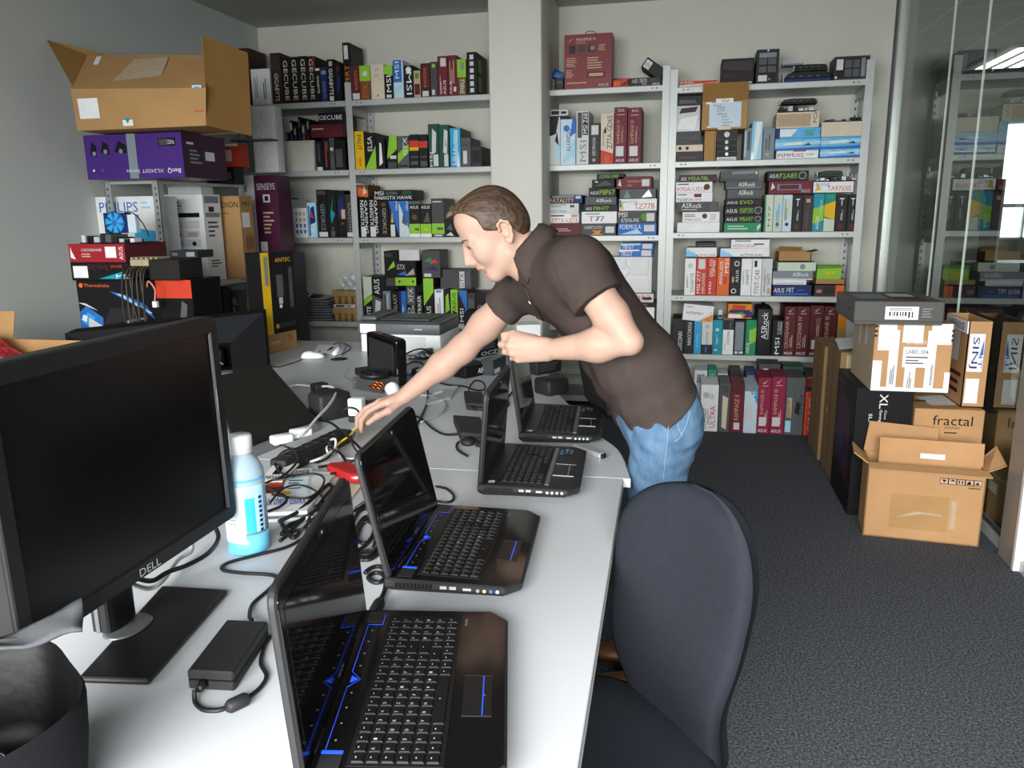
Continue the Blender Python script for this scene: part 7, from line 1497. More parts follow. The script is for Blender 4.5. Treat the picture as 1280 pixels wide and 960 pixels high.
b = MB(); b.sheet([(.0, .0, h), (w, .0, h), (w+.01, -.055, h-.012), (-.005, -.055, h-.012)], .005, CARDL); b.build('flap', t)
b = MB(); b.sheet([(.05, d*.35, h-.02), (w-.0, d*.35, h-.02), (w, d*.42, h+.10), (.05, d*.42, h+.10)], .005, CARDL)
b.deco('R .40 .3 .64 .5 z|R .41 .33 .63 .47 w', (.05, d*.35, h-.02), (w-.05, 0, 0), (0, d*.07, .12)); b.build('flap', t, 'inner flap with a handle slot')
b = MB(); b.sheet([(.0, d, h), (w*.68, d, h), (w*.66, d+.03, h+.12), (.02, d+.03, h+.135)], .005, CARDL); b.build('flap', t)
b = MB(); b.sheet([(0, 0, h), (0, d*.8, h), (-.055, d*.75, h+.05), (-.06, .02, h+.04)], .005, CARDL); b.build('flap', t)
b = MB(); b.sheet([(w, d*.8, h), (w, 0, h), (w+.075, .02, h+.03), (w+.06, d*.7, h+.08)], .005, CARDL); b.build('flap', t)
# carton and papers standing just beyond the glass
wbox('brown_carton', 'brown carton with white label standing just beyond the glass', 1.47, 1.95, 3.78, 4.35, .001, P(1240, 533, x=1.47).z, CARDD, '', 'R .55 .30 .75 .42 w|R .0 .5 1 .52 i')
zc2 = P(1240, 533, x=1.47).z
for k, (dx, dy, a_, nm) in enumerate([(.03, .05, .5, 'white card sheet leaning on the carton beyond the glass, lower one'), (.06, .22, .35, 'white card sheet leaning on the carton beyond the glass, upper one')]):
    b = MB(); b.box((0, 0, 0), (.012, .24, .20), ink('W'), bev=.002); o = b.build('card_sheet', None, nm, 'packaging'); o.location = (1.47+dx+.08, 3.78+dy, zc2+.004); o.rotation_euler = (.15+.2*k, -a_*.6, 0); o.location.z += .03
# fractal carton behind, standing on a plain carton
Yq = 3.79; xq0, xq1 = P(1142, 530, Y=Yq+.1).x, P(1240, 530, Y=Yq+.1).x
zq1 = P(1190, 512, Y=Yq+.1).z
o, = [wbox('case_carton', 'tan carton with a black line-drawn maker name behind the open carton', xq0, min(xq1, XG-.03), Yq+.1, Yq+.46, .001, zq1, CARDL, 'T .27 .86 .84 .945 k 0 fractal|T .45 .83 .66 .85 k 0 DESIGN|R .45 .79 .63 .80 k', 'R .2 .3 .8 .6 i', top='P w .3 .2 .9 .3 .8 .9 .2 .7|R .1 .4 .3 .5 k')]
# narrow upright carton with blue letters, on the fractal carton
xs0, xs1 = P(1208, 440, Y=3.94).x, P(1247, 440, Y=3.94).x; zs0 = zq1+.002; zs1 = P(1228, 402, Y=3.94).z
t = thing('upright_carton', 'narrow upright open carton with blue slanted letters beside the glass', BX, (xs0, 3.94, zs0)); w, d, h = min(xs1, XG-.02)-xs0, .33, zs1-zs0; th = .005
b = MB()
for lo, hi in (((0, 0, 0), (w, d, th)), ((0, 0, 0), (w, th, h)), ((0, d-th, 0), (w, d, h)), ((0, 0, 0), (th, d, h)), ((w-th, 0, 0), (w, d, h))): b.box(lo, hi, CARDL)
b.deco('R .08 .42 .72 .86 w|T .15 .46 .5 .82 B 2 SINJ|R .1 .05 .66 .34 w|P b .55 .6 .7 .62 .68 .8|T .52 .46 .68 .6 b 2 IT', (0, 0, 0), (w, 0, 0), (0, 0, h))
b.deco('R .3 .5 .7 .85 W|R .1 .2 .3 .6 R|L .4 .1 .9 .4 R 3', (0, d, 0), (0, -d, 0), (0, 0, h)); b.build('carton_body', t)
b = MB(); b.box((-.008, -.004, h*.86), (-.002, d*.9, h*1.0), ink('w')); b.deco('T .1 .2 .9 .8 k 0 WAREHOUSE', (-.0085, d*.9, h*.86), (0, -d*.9, 0), (0, 0, h*.14)); b.build('tape', t, 'white tape with dark print')
# ------------------------------------------------------------------ the person: signed-distance shapes turned into continuous surfaces
def npv(p): return np.array([p[0], p[1], p[2]], float)
class SDF:
    def __init__(self): self.p = []; self.post = None
    def cone(self, a, b, ra, rb, k=.02, sub=False):
        a, b = npv(a), npv(b); c = (a+b)/2; R_ = np.linalg.norm(a-b)/2+max(ra, rb); self.p.append(('c', a, b, ra, rb, k, sub, c, R_)); return self
    def ell(self, c, ax, r, k=.02, sub=False):
        c = npv(c); self.p.append(('e', c, np.array(ax, float), np.array(r, float), None, k, sub, c, max(r))); return self
    def ev(self, X, near=None):
        d = np.full(X.shape[0], 9.0, np.float32); first = True
        for q in (self.p if near is None else near):
            if q[0] == 'c':
                ba = q[2]-q[1]; pa = X-q[1]; t = np.clip(pa @ ba/max(ba @ ba, 1e-9), 0, 1)
                s = np.linalg.norm(pa-t[:, None]*ba, axis=1)-(q[3]+(q[4]-q[3])*t)
            else:
                L = (X-q[1]) @ q[2].T; k0 = np.linalg.norm(L/q[3], axis=1); k1 = np.linalg.norm(L/q[3]**2, axis=1)+1e-9; s = k0*(k0-1)/k1
            k = q[5]
            if q[6]:
                s = -s; h = np.clip(.5-.5*(s-d)/k, 0, 1)*0+np.clip(.5-.5*(d-s)/k, 0, 1); d = d*(1-h)+s*h+k*h*(1-h)
            else:
                h = np.clip(.5+.5*(s-d)/k, 0, 1); d = s*(1-h)+d*h-k*h*(1-h)
        if self.post is not None: d = self.post(X, d)
        return d
    def march(self, px, py, lift=0.0, t0=1.2):
        "first point of the surface met by the line through a photo pixel"
        r = MR.T @ np.array([px-640, py-480, F]); r /= np.linalg.norm(r); t = t0
        for _ in range(220):
            d = float(self.ev((CAM+r*t)[None, :])[0])
            if d < .0006: break
            t += min(max(d*.7, .0006), .05)
            if t > 4: return None
        p = CAM+r*t; e = 1e-3
        g = np.array([float(self.ev((p+np.eye(3)[i]*e)[None, :])[0]-self.ev((p-np.eye(3)[i]*e)[None, :])[0]) for i in range(3)]); g /= np.linalg.norm(g)+1e-9
        return Vector(p+g*lift), Vector(g)
    def mesh(self, h, lo=None, hi=None, pad=.03):
        if lo is None:
            lo = np.min([q[7]-q[8] for q in self.p if not q[6]], axis=0)-pad; hi = np.max([q[7]+q[8] for q in self.p if not q[6]], axis=0)+pad
        lo = np.array(lo, float); n = np.ceil((np.array(hi)-lo)/h).astype(int); CH = 40
        VI = []; VP = []; FQ = []
        for cx in range(0, n[0], CH):
            for cy in range(0, n[1], CH):
                for cz in range(0, n[2], CH):
                    b0 = np.array([cx, cy, cz])-1; b1 = np.minimum(np.array([cx, cy, cz])+CH, n)
                    c = lo+(b0+b1)/2*h; rad = np.linalg.norm((b1-b0)*h)/2
                    near = [q for q in self.p if np.linalg.norm(q[7]-c) < q[8]+rad+.08]
                    if not [q for q in near if not q[6]]: continue
                    sh = b1-b0+1
                    g = np.stack(np.meshgrid(*[np.arange(b0[i], b1[i]+1) for i in range(3)], indexing='ij'), -1)
                    X = lo+g.reshape(-1, 3)*h
                    D = self.ev(X, near).reshape(sh); S = D < 0
                    if S.all() or not S.any(): continue
                    m = sh-1; cs = np.zeros((*m, 3)); cn = np.zeros(m)
                    sl = lambda a, o, k: a[tuple(slice(o[i], o[i]+k[i]) for i in range(3))]
                    for ax in range(3):
                        o1, o2 = [i for i in range(3) if i != ax]
                        for u in (0, 1):
                            for v in (0, 1):
                                of = [0, 0, 0]; of[o1] = u; of[o2] = v; og = list(of); og[ax] = 1
                                a, b = sl(D, of, m), sl(D, og, m); cr = (a < 0) != (b < 0)
                                t = np.where(cr, a/np.where(cr, a-b, 1), 0)
                                for i in range(3):
                                    base = of[i] if i != ax else 0
                                    cs[..., i] += np.where(cr, base+(t if i == ax else 0), 0)
                                cn += cr
                    act = cn > 0; idx = np.argwhere(act)
                    pos = lo+(b0+idx+cs[act]/cn[act][:, None])*h
                    gi = b0+idx+2; key = (gi[:, 0]*100000+gi[:, 1])*100000+gi[:, 2]
                    VI.append(key); VP.append(pos)
                    for ax in range(3):
                        o1, o2 = (ax+1) % 3, (ax+2) % 3
                        a = D; sl0 = [slice(1, None)]*3; sl1 = list(sl0); sl0[ax] = slice(1, -1); sl1[ax] = slice(2, None)
                        for i in (o1, o2): sl0[i] = slice(1, -1); sl1[i] = slice(1, -1)
                        A, B = S[tuple(sl0)], S[tuple(sl1)]
                        e = np.argwhere(A != B)
                        if len(e) == 0: continue
                        inn = A[tuple(e.T)]; e = e+1+b0+2
                        def K(d1, d2):
                            q = e.copy(); q[:, o1] += d1; q[:, o2] += d2; return (q[:, 0]*100000+q[:, 1])*100000+q[:, 2]
                        Q = np.stack([K(-1, -1), K(0, -1), K(0, 0), K(-1, 0)], 1); Q[~inn] = Q[~inn][:, ::-1]; FQ.append(Q)
        keys = np.concatenate(VI); pos = np.concatenate(VP); uk, ui = np.unique(keys, return_index=True); pos = pos[ui]
        Q = np.unique(np.concatenate(FQ), axis=0); ix = np.searchsorted(uk, Q); ok = (ix < len(uk)).all(1); ix = np.minimum(ix, len(uk)-1); ok &= (uk[ix] == Q).all(1)
        return pos, ix[ok]
def relax(pos, quads, it=2, w=.5):
    e = np.concatenate([quads[:, [i, (i+1) % 4]] for i in range(4)]); e = np.concatenate([e, e[:, ::-1]])
    for _ in range(it):
        s = np.zeros_like(pos); c = np.zeros(len(pos)); np.add.at(s, e[:, 0], pos[e[:, 1]]); np.add.at(c, e[:, 0], 1)
        pos = pos*(1-w)+s/np.maximum(c, 1)[:, None]*w
    return pos
def sdf_obj(name, pos, quads, m, parent, org, pick=None, label=None):
    me = bpy.data.meshes.new(name); me.from_pydata((pos-npv(org)).tolist(), [], quads.tolist())
    ms = m if isinstance(m, list) else [m]
    for q in ms: me.materials.append(q)
    me.polygons.foreach_set('use_smooth', [True]*len(me.polygons))
    if pick is not None: me.polygons.foreach_set('material_index', pick(pos[quads].mean(1)).astype(int))
    me.validate(); me.update(); o = bpy.data.objects.new(name, me); COL.objects.link(o); o.parent = parent
    return tag(o, label)

SKIN = mat('skin', '#ab8c7c', rough=.5, spec=.3, noise=.04, nscale=14, bump=.06, bscale=260)
SKIN.node_tree.nodes['Principled BSDF'].inputs['Subsurface Weight'].default_value = .06
SKIN.node_tree.nodes['Principled BSDF'].inputs['Subsurface Radius'].default_value = (.02, .008, .005)
LIP = mat('lips', '#b9796b', rough=.4, noise=.04)
MOUTH = mat('mouth inside', '#5a2622', rough=.5, noise=0)
KNIT = mat('dark taupe pique knit', '#403734', rough=.92, spec=.12, noise=.06, nscale=40, bump=.25, bscale=900)
def denim():
    m = mat('washed blue denim', '#4c7298', rough=.85, spec=.15, noise=.0, bump=.3, bscale=700); nt = m.node_tree; bs = nt.nodes['Principled BSDF']; tc = nt.nodes.new('ShaderNodeTexCoord')
    mp = nt.nodes.new('ShaderNodeMapping'); mp.inputs['Scale'].default_value = (9, 9, 5); n = nt.nodes.new('ShaderNodeTexNoise'); n.inputs['Scale'].default_value = 1.4; n.inputs['Detail'].default_value = 9; n.inputs['Roughness'].default_value = .7
    r = nt.nodes.new('ShaderNodeValToRGB'); e = r.color_ramp.elements; e[0].position = .3; e[0].color = lin('#34526f')+[1]; e[1].position = .72; e[1].color = lin('#6c8aa6')+[1]
    nt.links.new(tc.outputs['Object'], mp.inputs['Vector']); nt.links.new(mp.outputs[0], n.inputs['Vector']); nt.links.new(n.outputs['Fac'], r.inputs['Fac']); nt.links.new(r.outputs[0], bs.inputs['Base Color']); return m
DENIM = denim()
fwd = np.array([-.965, -.262, 0]); lef = np.array([.262, -.965, 0]); upz = np.array([0, 0, 1.])
# head frame: tilted well forward and down
HT = R(32); hf = fwd*math.cos(HT)-upz*math.sin(HT); hu = fwd*math.sin(HT)+upz*math.cos(HT); hl2 = lef
H0 = npv(P(617, 283, Y=2.17)); AX = np.stack([hf, hl2, hu])
def hd(f, l, u): return H0+hf*f+hl2*l+hu*u
SL, EL, WL_ = npv(P(722, 335, Y=2.03)), npv(P(787, 427, Y=1.97)), npv(P(688, 437, Y=2.06))
SR, ER, WR = npv(P(652, 360, Y=2.38)), npv(P(578, 437, Y=2.41)), npv(P(507, 494, Y=2.37))
PEL = npv(P(823, 516, Y=2.27)); CH = npv(P(714, 352, Y=2.22)); WA = npv(P(792, 455, Y=2.26)); NB = npv(P(668, 322, Y=2.19))
cl = np.array([.36, -.93, 0]); ch_f = np.array([-.93, -.36, 0])
body = SDF()
# torso and neck
for s in (-1, 1):
    body.cone(PEL+cl*s*.075, WA+cl*s*.07, .095, .09, .04); body.cone(WA+cl*s*.07, CH+cl*s*.085, .09, .098, .05)
body.cone(SL, SR, .055, .055, .05); body.cone(CH, NB, .10, .06, .05)
body.cone(NB, hd(-.018, 0, -.06), .056, .050, .03); body.cone(NB+ch_f*.02-upz*.02, hd(.0, 0, -.085), .05, .045, .03)
# head
body.ell(hd(-.003, 0, .018), AX, (.087, .074, .086), .02); body.ell(hd(.030, 0, -.045), AX, (.066, .056, .082), .03)
body.ell(hd(.055, 0, .045), AX, (.036, .055, .045), .03)
for s in (-1, 1):
    body.cone(hd(.004, s*.052, -.082), hd(.066, s*.012, -.113), .018, .015, .025)
    body.cone(hd(.083, s*.016, .006), hd(.070, s*.046, .004), .011, .010, .016)
    body.ell(hd(.060, s*.040, -.042), AX, (.024, .018, .024), .03)
    body.ell(hd(.103, s*.032, -.009), AX, (.022, .018, .011), .012, True)
    body.ell(hd(.076, s*.032, -.009), AX, (.0115, .014, .0125), .004)                      # closed-over eyeball seat
    body.cone(hd(.0925, s*.020, -.0038), hd(.083, s*.046, -.0060), .0040, .0036, .004)       # upper lid
    body.cone(hd(.0900, s*.020, -.0150), hd(.080, s*.045, -.0150), .0030, .0030, .005)
    body.ell(hd(.1025, s*.0115, -.053), AX, (.010, .0075, .0075), .007)
    # ear: bowl, rim and lobe
    e0 = hd(-.023, s*.071, -.028); ea = np.stack([hf*.94-hl2*s*.30, hl2*s*.94+hf*.30, hu])
    body.ell(e0, ea, (.014, .006, .029), .008); body.ell(e0+hl2*s*.006+hf*.002, ea, (.009, .006, .016), .006, True)
    rim = [hd(-.006, s*.076, -.018), hd(-.010, s*.080, .000), hd(-.024, s*.085, .005), hd(-.036, s*.086, -.008), hd(-.036, s*.084, -.026), hd(-.027, s*.080, -.045), hd(-.016, s*.077, -.056), hd(-.010, s*.075, -.046)]
    for i in range(len(rim)-1): body.cone(rim[i], rim[i+1], .0042 if i < 5 else .006, .0042 if i < 4 else .006, .005)
body.cone(hd(.064, -.012, -.114), hd(.064, .012, -.114), .017, .017, .02); body.cone(hd(.077, 0, -.112), hd(.072, 0, -.118), .010, .010, .015)
body.cone(hd(.078, 0, -.004), hd(.090, 0, -.050), .016, .019, .012); body.cone(hd(.094, 0, .0), hd(.115, 0, -.042), .0085, .0085, .010); body.ell(hd(.114, 0, -.0465), AX, (.0125, .0105, .009), .006)
body.cone(hd(.089, -.017, -.078), hd(.0945, 0, -.0755), .0058, .0074, .010); body.cone(hd(.0945, 0, -.0755), hd(.089, .017, -.078), .0074, .0058, .010)
body.cone(hd(.079, -.015, -.098), hd(.0855, 0, -.0995), .0056, .0070, .009); body.cone(hd(.0855, 0, -.0995), hd(.079, .015, -.098), .0070, .0056, .009)
body.ell(hd(.092, 0, -.0880), AX, (.022, .017, .0055), .004, True)
# left arm, elbow to fist
UPA = SL*.35+EL*.65
body.cone(SL, UPA, .054, .046, .02); body.cone(UPA, EL, .046, .034, .015)
fm = EL*.62+WL_*.38
body.cone(EL, fm, .034, .041, .010); body.cone(fm, WL_, .042, .0275, .03)
K = [npv(P(642, 423.5, Y=2.075)), npv(P(638, 432, Y=2.068)), npv(P(641, 441, Y=2.07)), npv(P(648, 448.5, Y=2.077))]
Wt = [WL_+upz*.014, WL_+upz*.005, WL_-upz*.006, WL_-upz*.015]
hx = (K[1]-WL_)/np.linalg.norm(K[1]-WL_); away = np.array([.1, 1, 0]); away /= np.linalg.norm(away)
for i in range(4):
    rk = [.0140, .0140, .0132, .0118][i]
    body.cone(Wt[i]+hx*.01, K[i], .019, rk, .009)
    p1 = K[i]+hx*[.030, .031, .027, .022][i]+away*.014-upz*.002; p2 = p1+away*.026-hx*.004; p3 = p2-hx*.024+away*.004
    r_ = [.0099, .0099, .0094, .0084][i]
    body.cone(K[i], p1, r_+.001, r_, .004); body.cone(p1, p2, r_, r_*.95, .003); body.cone(p2, p3, r_*.95, r_*.85, .003)
    body.ell(K[i]-away*.005, np.eye(3), (.010, .008, .009), .007)
body.ell((WL_+K[1]+K[2])/3+away*.014, np.eye(3), (.035, .02, .028), .015)
tb = WL_*.55+K[0]*.45+upz*.010+away*.012; t1 = K[0]+upz*.012+away*.010+hx*.004; t2 = t1+hx*.030-upz*.006+away*.004
body.cone(tb, t1, .015, .0115, .010); body.cone(t1, t2, .0108, .0085, .004)
# right arm reaching down to the cables
body.cone(SR, SR*.4+ER*.6, .052, .047, .03); body.cone(SR*.4+ER*.6, ER, .047, .041, .03)
gm = ER*.66+WR*.34; body.cone(ER, gm, .041, .042, .03); body.cone(gm, WR, .041, .0265, .03)
hx2 = npv(P(474, 512, Y=2.36))-WR; hx2 /= np.linalg.norm(hx2)
KR = [npv(P(478, 505, Y=2.335)), npv(P(474, 503, Y=2.357)), npv(P(474, 505, Y=2.379)), npv(P(477, 508, Y=2.399))]
for i in range(4):
    body.cone(WR+(KR[i]-KR[1])*.4+hx2*.008, KR[i], .017, [.0130, .0132, .0126, .0115][i], .014)
FR = [[(461, 514), (452, 525), (451, 539)], [(457, 511), (447, 522), (446, 534)], [(458, 514), (449, 525), (449, 536)], [(464, 517), (457, 526), (457, 535)]]
for i in range(4):
    q = [KR[i]]+[npv(P(a[0], a[1], Y=[2.318, 2.347, 2.372, 2.395][i]+.002*j)) for j, a in enumerate(FR[i])]
    rs = [[.0108, .0098, .0090, .0078], [.0108, .0098, .009, .008], [.0102, .0094, .0086, .0076], [.0094, .0084, .0076, .0068]][i]
    for j in range(3): body.cone(q[j], q[j+1], rs[j], rs[j+1], .004)
tq = [WR+hx2*.012+np.array([0, -.012, -.008]), npv(P(487, 513, Y=2.318)), npv(P(472, 520, Y=2.300)), npv(P(460, 529, Y=2.300))]
for j in range(3): body.cone(tq[j], tq[j+1], [.018, .0125, .0108][j], [.0125, .0108, .0085][j], .008)
# legs inside the jeans
hipL, kneeL, ankL = npv((-.045, 2.185, .86)), npv((-.085, 2.175, .50)), npv((-.02, 2.18, .09))
hipR, kneeR, ankR = npv((-.045, 2.36, .86)), npv((-.085, 2.37, .50)), npv((-.02, 2.37, .09))
for h_, k_, a_ in ((hipL, kneeL, ankL), (hipR, kneeR, ankR)):
    body.cone(h_, k_, .075, .05, .03); body.cone(k_, a_, .05, .036, .02); body.cone(PEL, h_, .09, .075, .05)
man = thing('person', 'person in a taupe polo shirt and jeans leaning over the desk, one hand on the cables', 'person', (-.03, 2.27, 0)); ORG = man.location.copy()
pos, q = body.mesh(.0040)
lipc = hd(.093, 0, -.0885)
def pick_body(c):
    L = (c-H0) @ AX.T
    lip = (np.abs(L[:, 1]) < .0215) & (L[:, 0] > .084) & (L[:, 2] < -.0735) & (L[:, 2] > -.106)
    ins = (np.abs(L[:, 1]) < .017) & (L[:, 0] > .055) & (L[:, 0] < .0905) & (np.abs(L[:, 2]+.0885) < .006)
    return np.where(ins, 2, np.where(lip, 1, 0))
bo = sdf_obj('body', relax(pos, q, 1, .35), q, [SKIN, LIP, MOUTH], man, ORG, pick_body)
# eyes and brows
for s in (-1, 1):
    b = MB(); c = Vector(hd(.0795, s*.0318, -.0085)-npv(ORG)); T = Matrix(((hf[0], hl2[0], hu[0], c.x), (hf[1], hl2[1], hu[1], c.y), (hf[2], hl2[2], hu[2], c.z), (0, 0, 0, 1))) @ Matrix.Rotation(PI/2+.25, 4, 'Y') @ Matrix.Rotation(0, 4, 'X')
    prof = [(.0125*math.sin(PI*k/12), .0125*math.cos(PI*k/12)) for k in range(13)]
    b.lathe(prof[4:], mat('eye white', '#b5a79e', rough=.2, noise=0), 20, T); b.lathe(prof[1:5], mat('grey blue iris', '#3d4648', rough=.2, noise=0), 20, T); b.lathe(prof[:2], mat('pupil', '#0a0a0a', rough=.1, noise=0), 20, T)
    b.build('eye', man)
    b = MB(); br = [hd(.0985, s*.014, .0080), hd(.0970, s*.026, .0120), hd(.0910, s*.039, .0135), hd(.080, s*.053, .009)]
    b.tube(smooth_path([Vector(p-npv(ORG)) for p in br], 4), [.0012+.0010*math.sin(PI*min(1, .15+k/12)) for k in range(13)], mat('brown eyebrow hair', '#5b4333', rough=.8, noise=.1), 8); b.build('eyebrow', man)
# hair
hair = SDF(); hair.ell(hd(-.004, 0, .0195), AX, (.0945, .0805, .0925), .02); hair.ell(hd(.045, 0, .060), AX, (.048, .053, .044), .03)
hair.ell(hd(-.042, 0, -.02), AX, (.054, .068, .056), .03)
GX = np.array([-.14, -.10, -.075, -.060, -.046, -.036, -.030, -.012, -.003, .025, .040, .048, .060, .072, .13]); GY = np.array([-.095, -.088, -.080, -.070, -.045, -.010, .006, .003, -.014, .003, .022, .046, .072, .085, .088])
def hair_post(X, d):
    L = (X-H0) @ AX.T
    st = np.sin(L[:, 1]*420+np.sin(L[:, 0]*55)*2+L[:, 2]*60)*.0007+np.sin(L[:, 1]*160+L[:, 0]*14)*.0007
    d = d+st
    g = np.interp(L[:, 0]+np.maximum(0, np.abs(L[:, 1])-.02)*.35*(L[:, 0] > .03), GX, GY)
    return np.maximum(d, (g-L[:, 2])*.8)
hair.post = hair_post
hair.cone(hd(.070, -.012, .098), hd(.096, .004, .088), .012, .007, .012); hair.cone(hd(.068, .012, .098), hd(.092, .018, .090), .012, .006, .012)
hp, hq = hair.mesh(.0034)
HAIR = mat('short brown hair', '#5a4130', rough=.55, noise=0)
nt = HAIR.node_tree; bs = nt.nodes['Principled BSDF']; tc = nt.nodes.new('ShaderNodeTexCoord'); mp = nt.nodes.new('ShaderNodeMapping'); mp.inputs['Rotation'].default_value = (0, .6, .2); mp.inputs['Scale'].default_value = (22, 260, 130)
n = nt.nodes.new('ShaderNodeTexNoise'); n.inputs['Scale'].default_value = 1.0; n.inputs['Detail'].default_value = 6; r = nt.nodes.new('ShaderNodeValToRGB'); r.color_ramp.elements[0].position = .32; r.color_ramp.elements[0].color = lin('#251a12')+[1]; r.color_ramp.elements[1].position = .7; r.color_ramp.elements[1].color = lin('#574233')+[1]
nt.links.new(tc.outputs['Object'], mp.inputs['Vector']); nt.links.new(mp.outputs[0], n.inputs['Vector']); nt.links.new(n.outputs['Fac'], r.inputs['Fac']); nt.links.new(r.outputs[0], bs.inputs['Base Color'])
bp = nt.nodes.new('ShaderNodeBump'); bp.inputs['Strength'].default_value = .5; bp.inputs['Distance'].default_value = .003; nt.links.new(n.outputs['Fac'], bp.inputs['Height']); nt.links.new(bp.outputs[0], bs.inputs['Normal'])
sdf_obj('hair', hp, hq, HAIR, man, ORG)
# polo shirt
sh = SDF()
for s in (-1, 1):
    sh.cone(PEL+cl*s*.075, WA+cl*s*.072, .116, .106, .05); sh.cone(WA+cl*s*.072, CH+cl*s*.085, .106, .112, .06)
sh.cone(SL, SR, .066, .066, .06); sh.cone(CH, NB, .112, .070, .06)
sh.cone(CH*.6+SL*.4, SL, .09, .070, .06)
slv = SL*.30+EL*.70; sh.cone(SL, slv, .012, .012, .01); SLV = SDF(); SLV.cone(SL, slv+ch_f*.012, .071, .073, .035)
srv = SR*.52+ER*.48; sh.cone(SR, srv, .012, .012, .01); SRV = SDF(); SRV.cone(SR, srv, .066, .061, .035); sh.cone(CH*.5+SR*.5, SR, .085, .066, .05)
hem_c = npv(P(820, 513, Y=2.24)); hem_n = npv(P(870, 478, Y=2.24))-npv(P(772, 546, Y=2.24)); hem_n /= np.linalg.norm(hem_n); hem_d = np.cross(hem_n, cl); hem_d /= np.linalg.norm(hem_d)
if hem_d[2] > 0: hem_d = -hem_d
sl_c = npv(P(746, 377, Y=2.0)); sl_d = (EL-SL)/np.linalg.norm(EL-SL); sl_h = sl_d
sr_c = npv(P(629, 391, Y=2.395)); sr_d = (ER-SR)/np.linalg.norm(ER-SR)
nk_c = NB+(npv(hd(-.03, 0, -.06))-NB)*.30; nk_d = npv(hd(-.035, 0, -.055))-NB; nk_d /= np.linalg.norm(nk_d)
def shirt_post(X, d):
    w = .55*np.sin(X[:, 0]*60+X[:, 2]*42+np.sin(X[:, 1]*30)*1.5)*.0026+np.sin(X[:, 0]*31-X[:, 2]*55+X[:, 1]*22)*.0024+np.sin(X[:, 0]*95+X[:, 2]*20-X[:, 1]*50)*.0010
    hm = np.clip(-((X-hem_c) @ hem_d)/.06, 0, 1); low = np.clip((1.15-X[:, 2])/.2, 0.15, 1)*(.08+.92*hm)
    d = d+w*low*1.3
    d = np.maximum(d, (X-hem_c) @ hem_d)
    for q, c, n_ in ((SLV, sl_c, sl_d), (SRV, sr_c, sr_d)):
        t = (X-c) @ n_; e = q.ev(X)+w*.5; e = np.where((t > -.022) & (t < -.0185), e+.0016, e)
        e = np.maximum(e, t); k = .03*np.clip(-t/.07, .03, 1); h = np.clip(.5+.5*(e-d)/k, 0, 1); d = e*(1-h)+d*h-k*h*(1-h)
    return d
sh.post = shirt_post
sp_, sq = sh.mesh(.0048)
sdf_obj('polo_shirt', relax(sp_, sq, 2, .4), sq, KNIT, man, ORG)
# collar: a folded band round the neck, open at the throat
cen = NB+nk_d*.020-fwd*.006; ax1 = ch_f-nk_d*(ch_f @ nk_d); ax1 /= np.linalg.norm(ax1); ax2 = np.cross(nk_d, ax1)
b = MB(); vs = []; N = 44
for i in range(N+1):
    a = R(38)+(R(360-76))*i/N
    fr = abs(i/N-.5)*2                      # 1 at the two front ends
    dr = math.cos(a)*.5+.5
    for r_, hgt in ((.060, .034-.014*fr), (.066, .043-.018*fr), (.073, .036-.018*fr), (.081+.010*fr**3, .014-.020*fr**2), (.088+.020*fr**3, -.008-.050*fr**2.5)):
        vs.append(cen+(ax1*math.cos(a)+ax2*math.sin(a))*(r_+.004)+nk_d*hgt-npv(ORG))
n = 5; b.add(vs, [(i*n+j, (i+1)*n+j, (i+1)*n+j+1, i*n+j+1) for i in range(N) for j in range(n-1)], KNIT, True)
o = b.build('collar', man); o.modifiers.new('thick', 'SOLIDIFY').thickness = .0035
# placket and buttons found on the shirt surface
b = MB(); mid = [(655, 356), (661, 370), (668, 384), (676, 398)]; Lp = []
for px, py in mid:
    r_ = sh.march(px, py, .002)
    if r_: Lp.append(r_)
if len(Lp) > 2:
    lf = []; 
    for p, g in Lp:
        t_ = (Lp[-1][0]-Lp[0][0]).normalized(); s_ = g.cross(t_).normalized()*.014; lf.append((p+s_-ORG, p-s_-ORG, g))
    vs = []
    for a, c, g in lf: vs += [a, a+g*.003, c+g*.003, c]
    fs = []
    for i in range(len(lf)-1):
        for j in range(3): fs.append((i*4+j, i*4+j+1, i*4+4+j+1, i*4+4+j))
    b.add(vs, fs, KNIT); b.build('placket', man)
for px, py in ((664.5, 376.5), (676, 395)):
    r_ = sh.march(px, py, .006)
    if r_:
        p, g = r_; z = g; x = z.cross(Vector((0, 0, 1))).normalized(); T = frame_T(p-ORG, x, z)
        b = MB(); b.lathe([(0, .0), (.0055, 0), (.0058, .0015), (.004, .002), (.0035, .0014), (0, .0014)], mat('pearl shirt button', '#cfc8c2', rough=.3, noise=.05) if py < 390 else KNIT, 18, T); b.build('button', man)
for path in ([(684, 303), (690, 325), (700, 352), (712, 378)], [(723, 385), (744, 372), (764, 358)]):
    pts = [sh.march(x, y, .0004) for x, y in path]; pts = [p[0]-ORG for p in pts if p]
    if len(pts) > 1: b = MB(); b.tube(smooth_path(pts, 6), .0006, mat('dark seam thread', '#3a312e', rough=.9, noise=0), 5); b.build('seam', man)
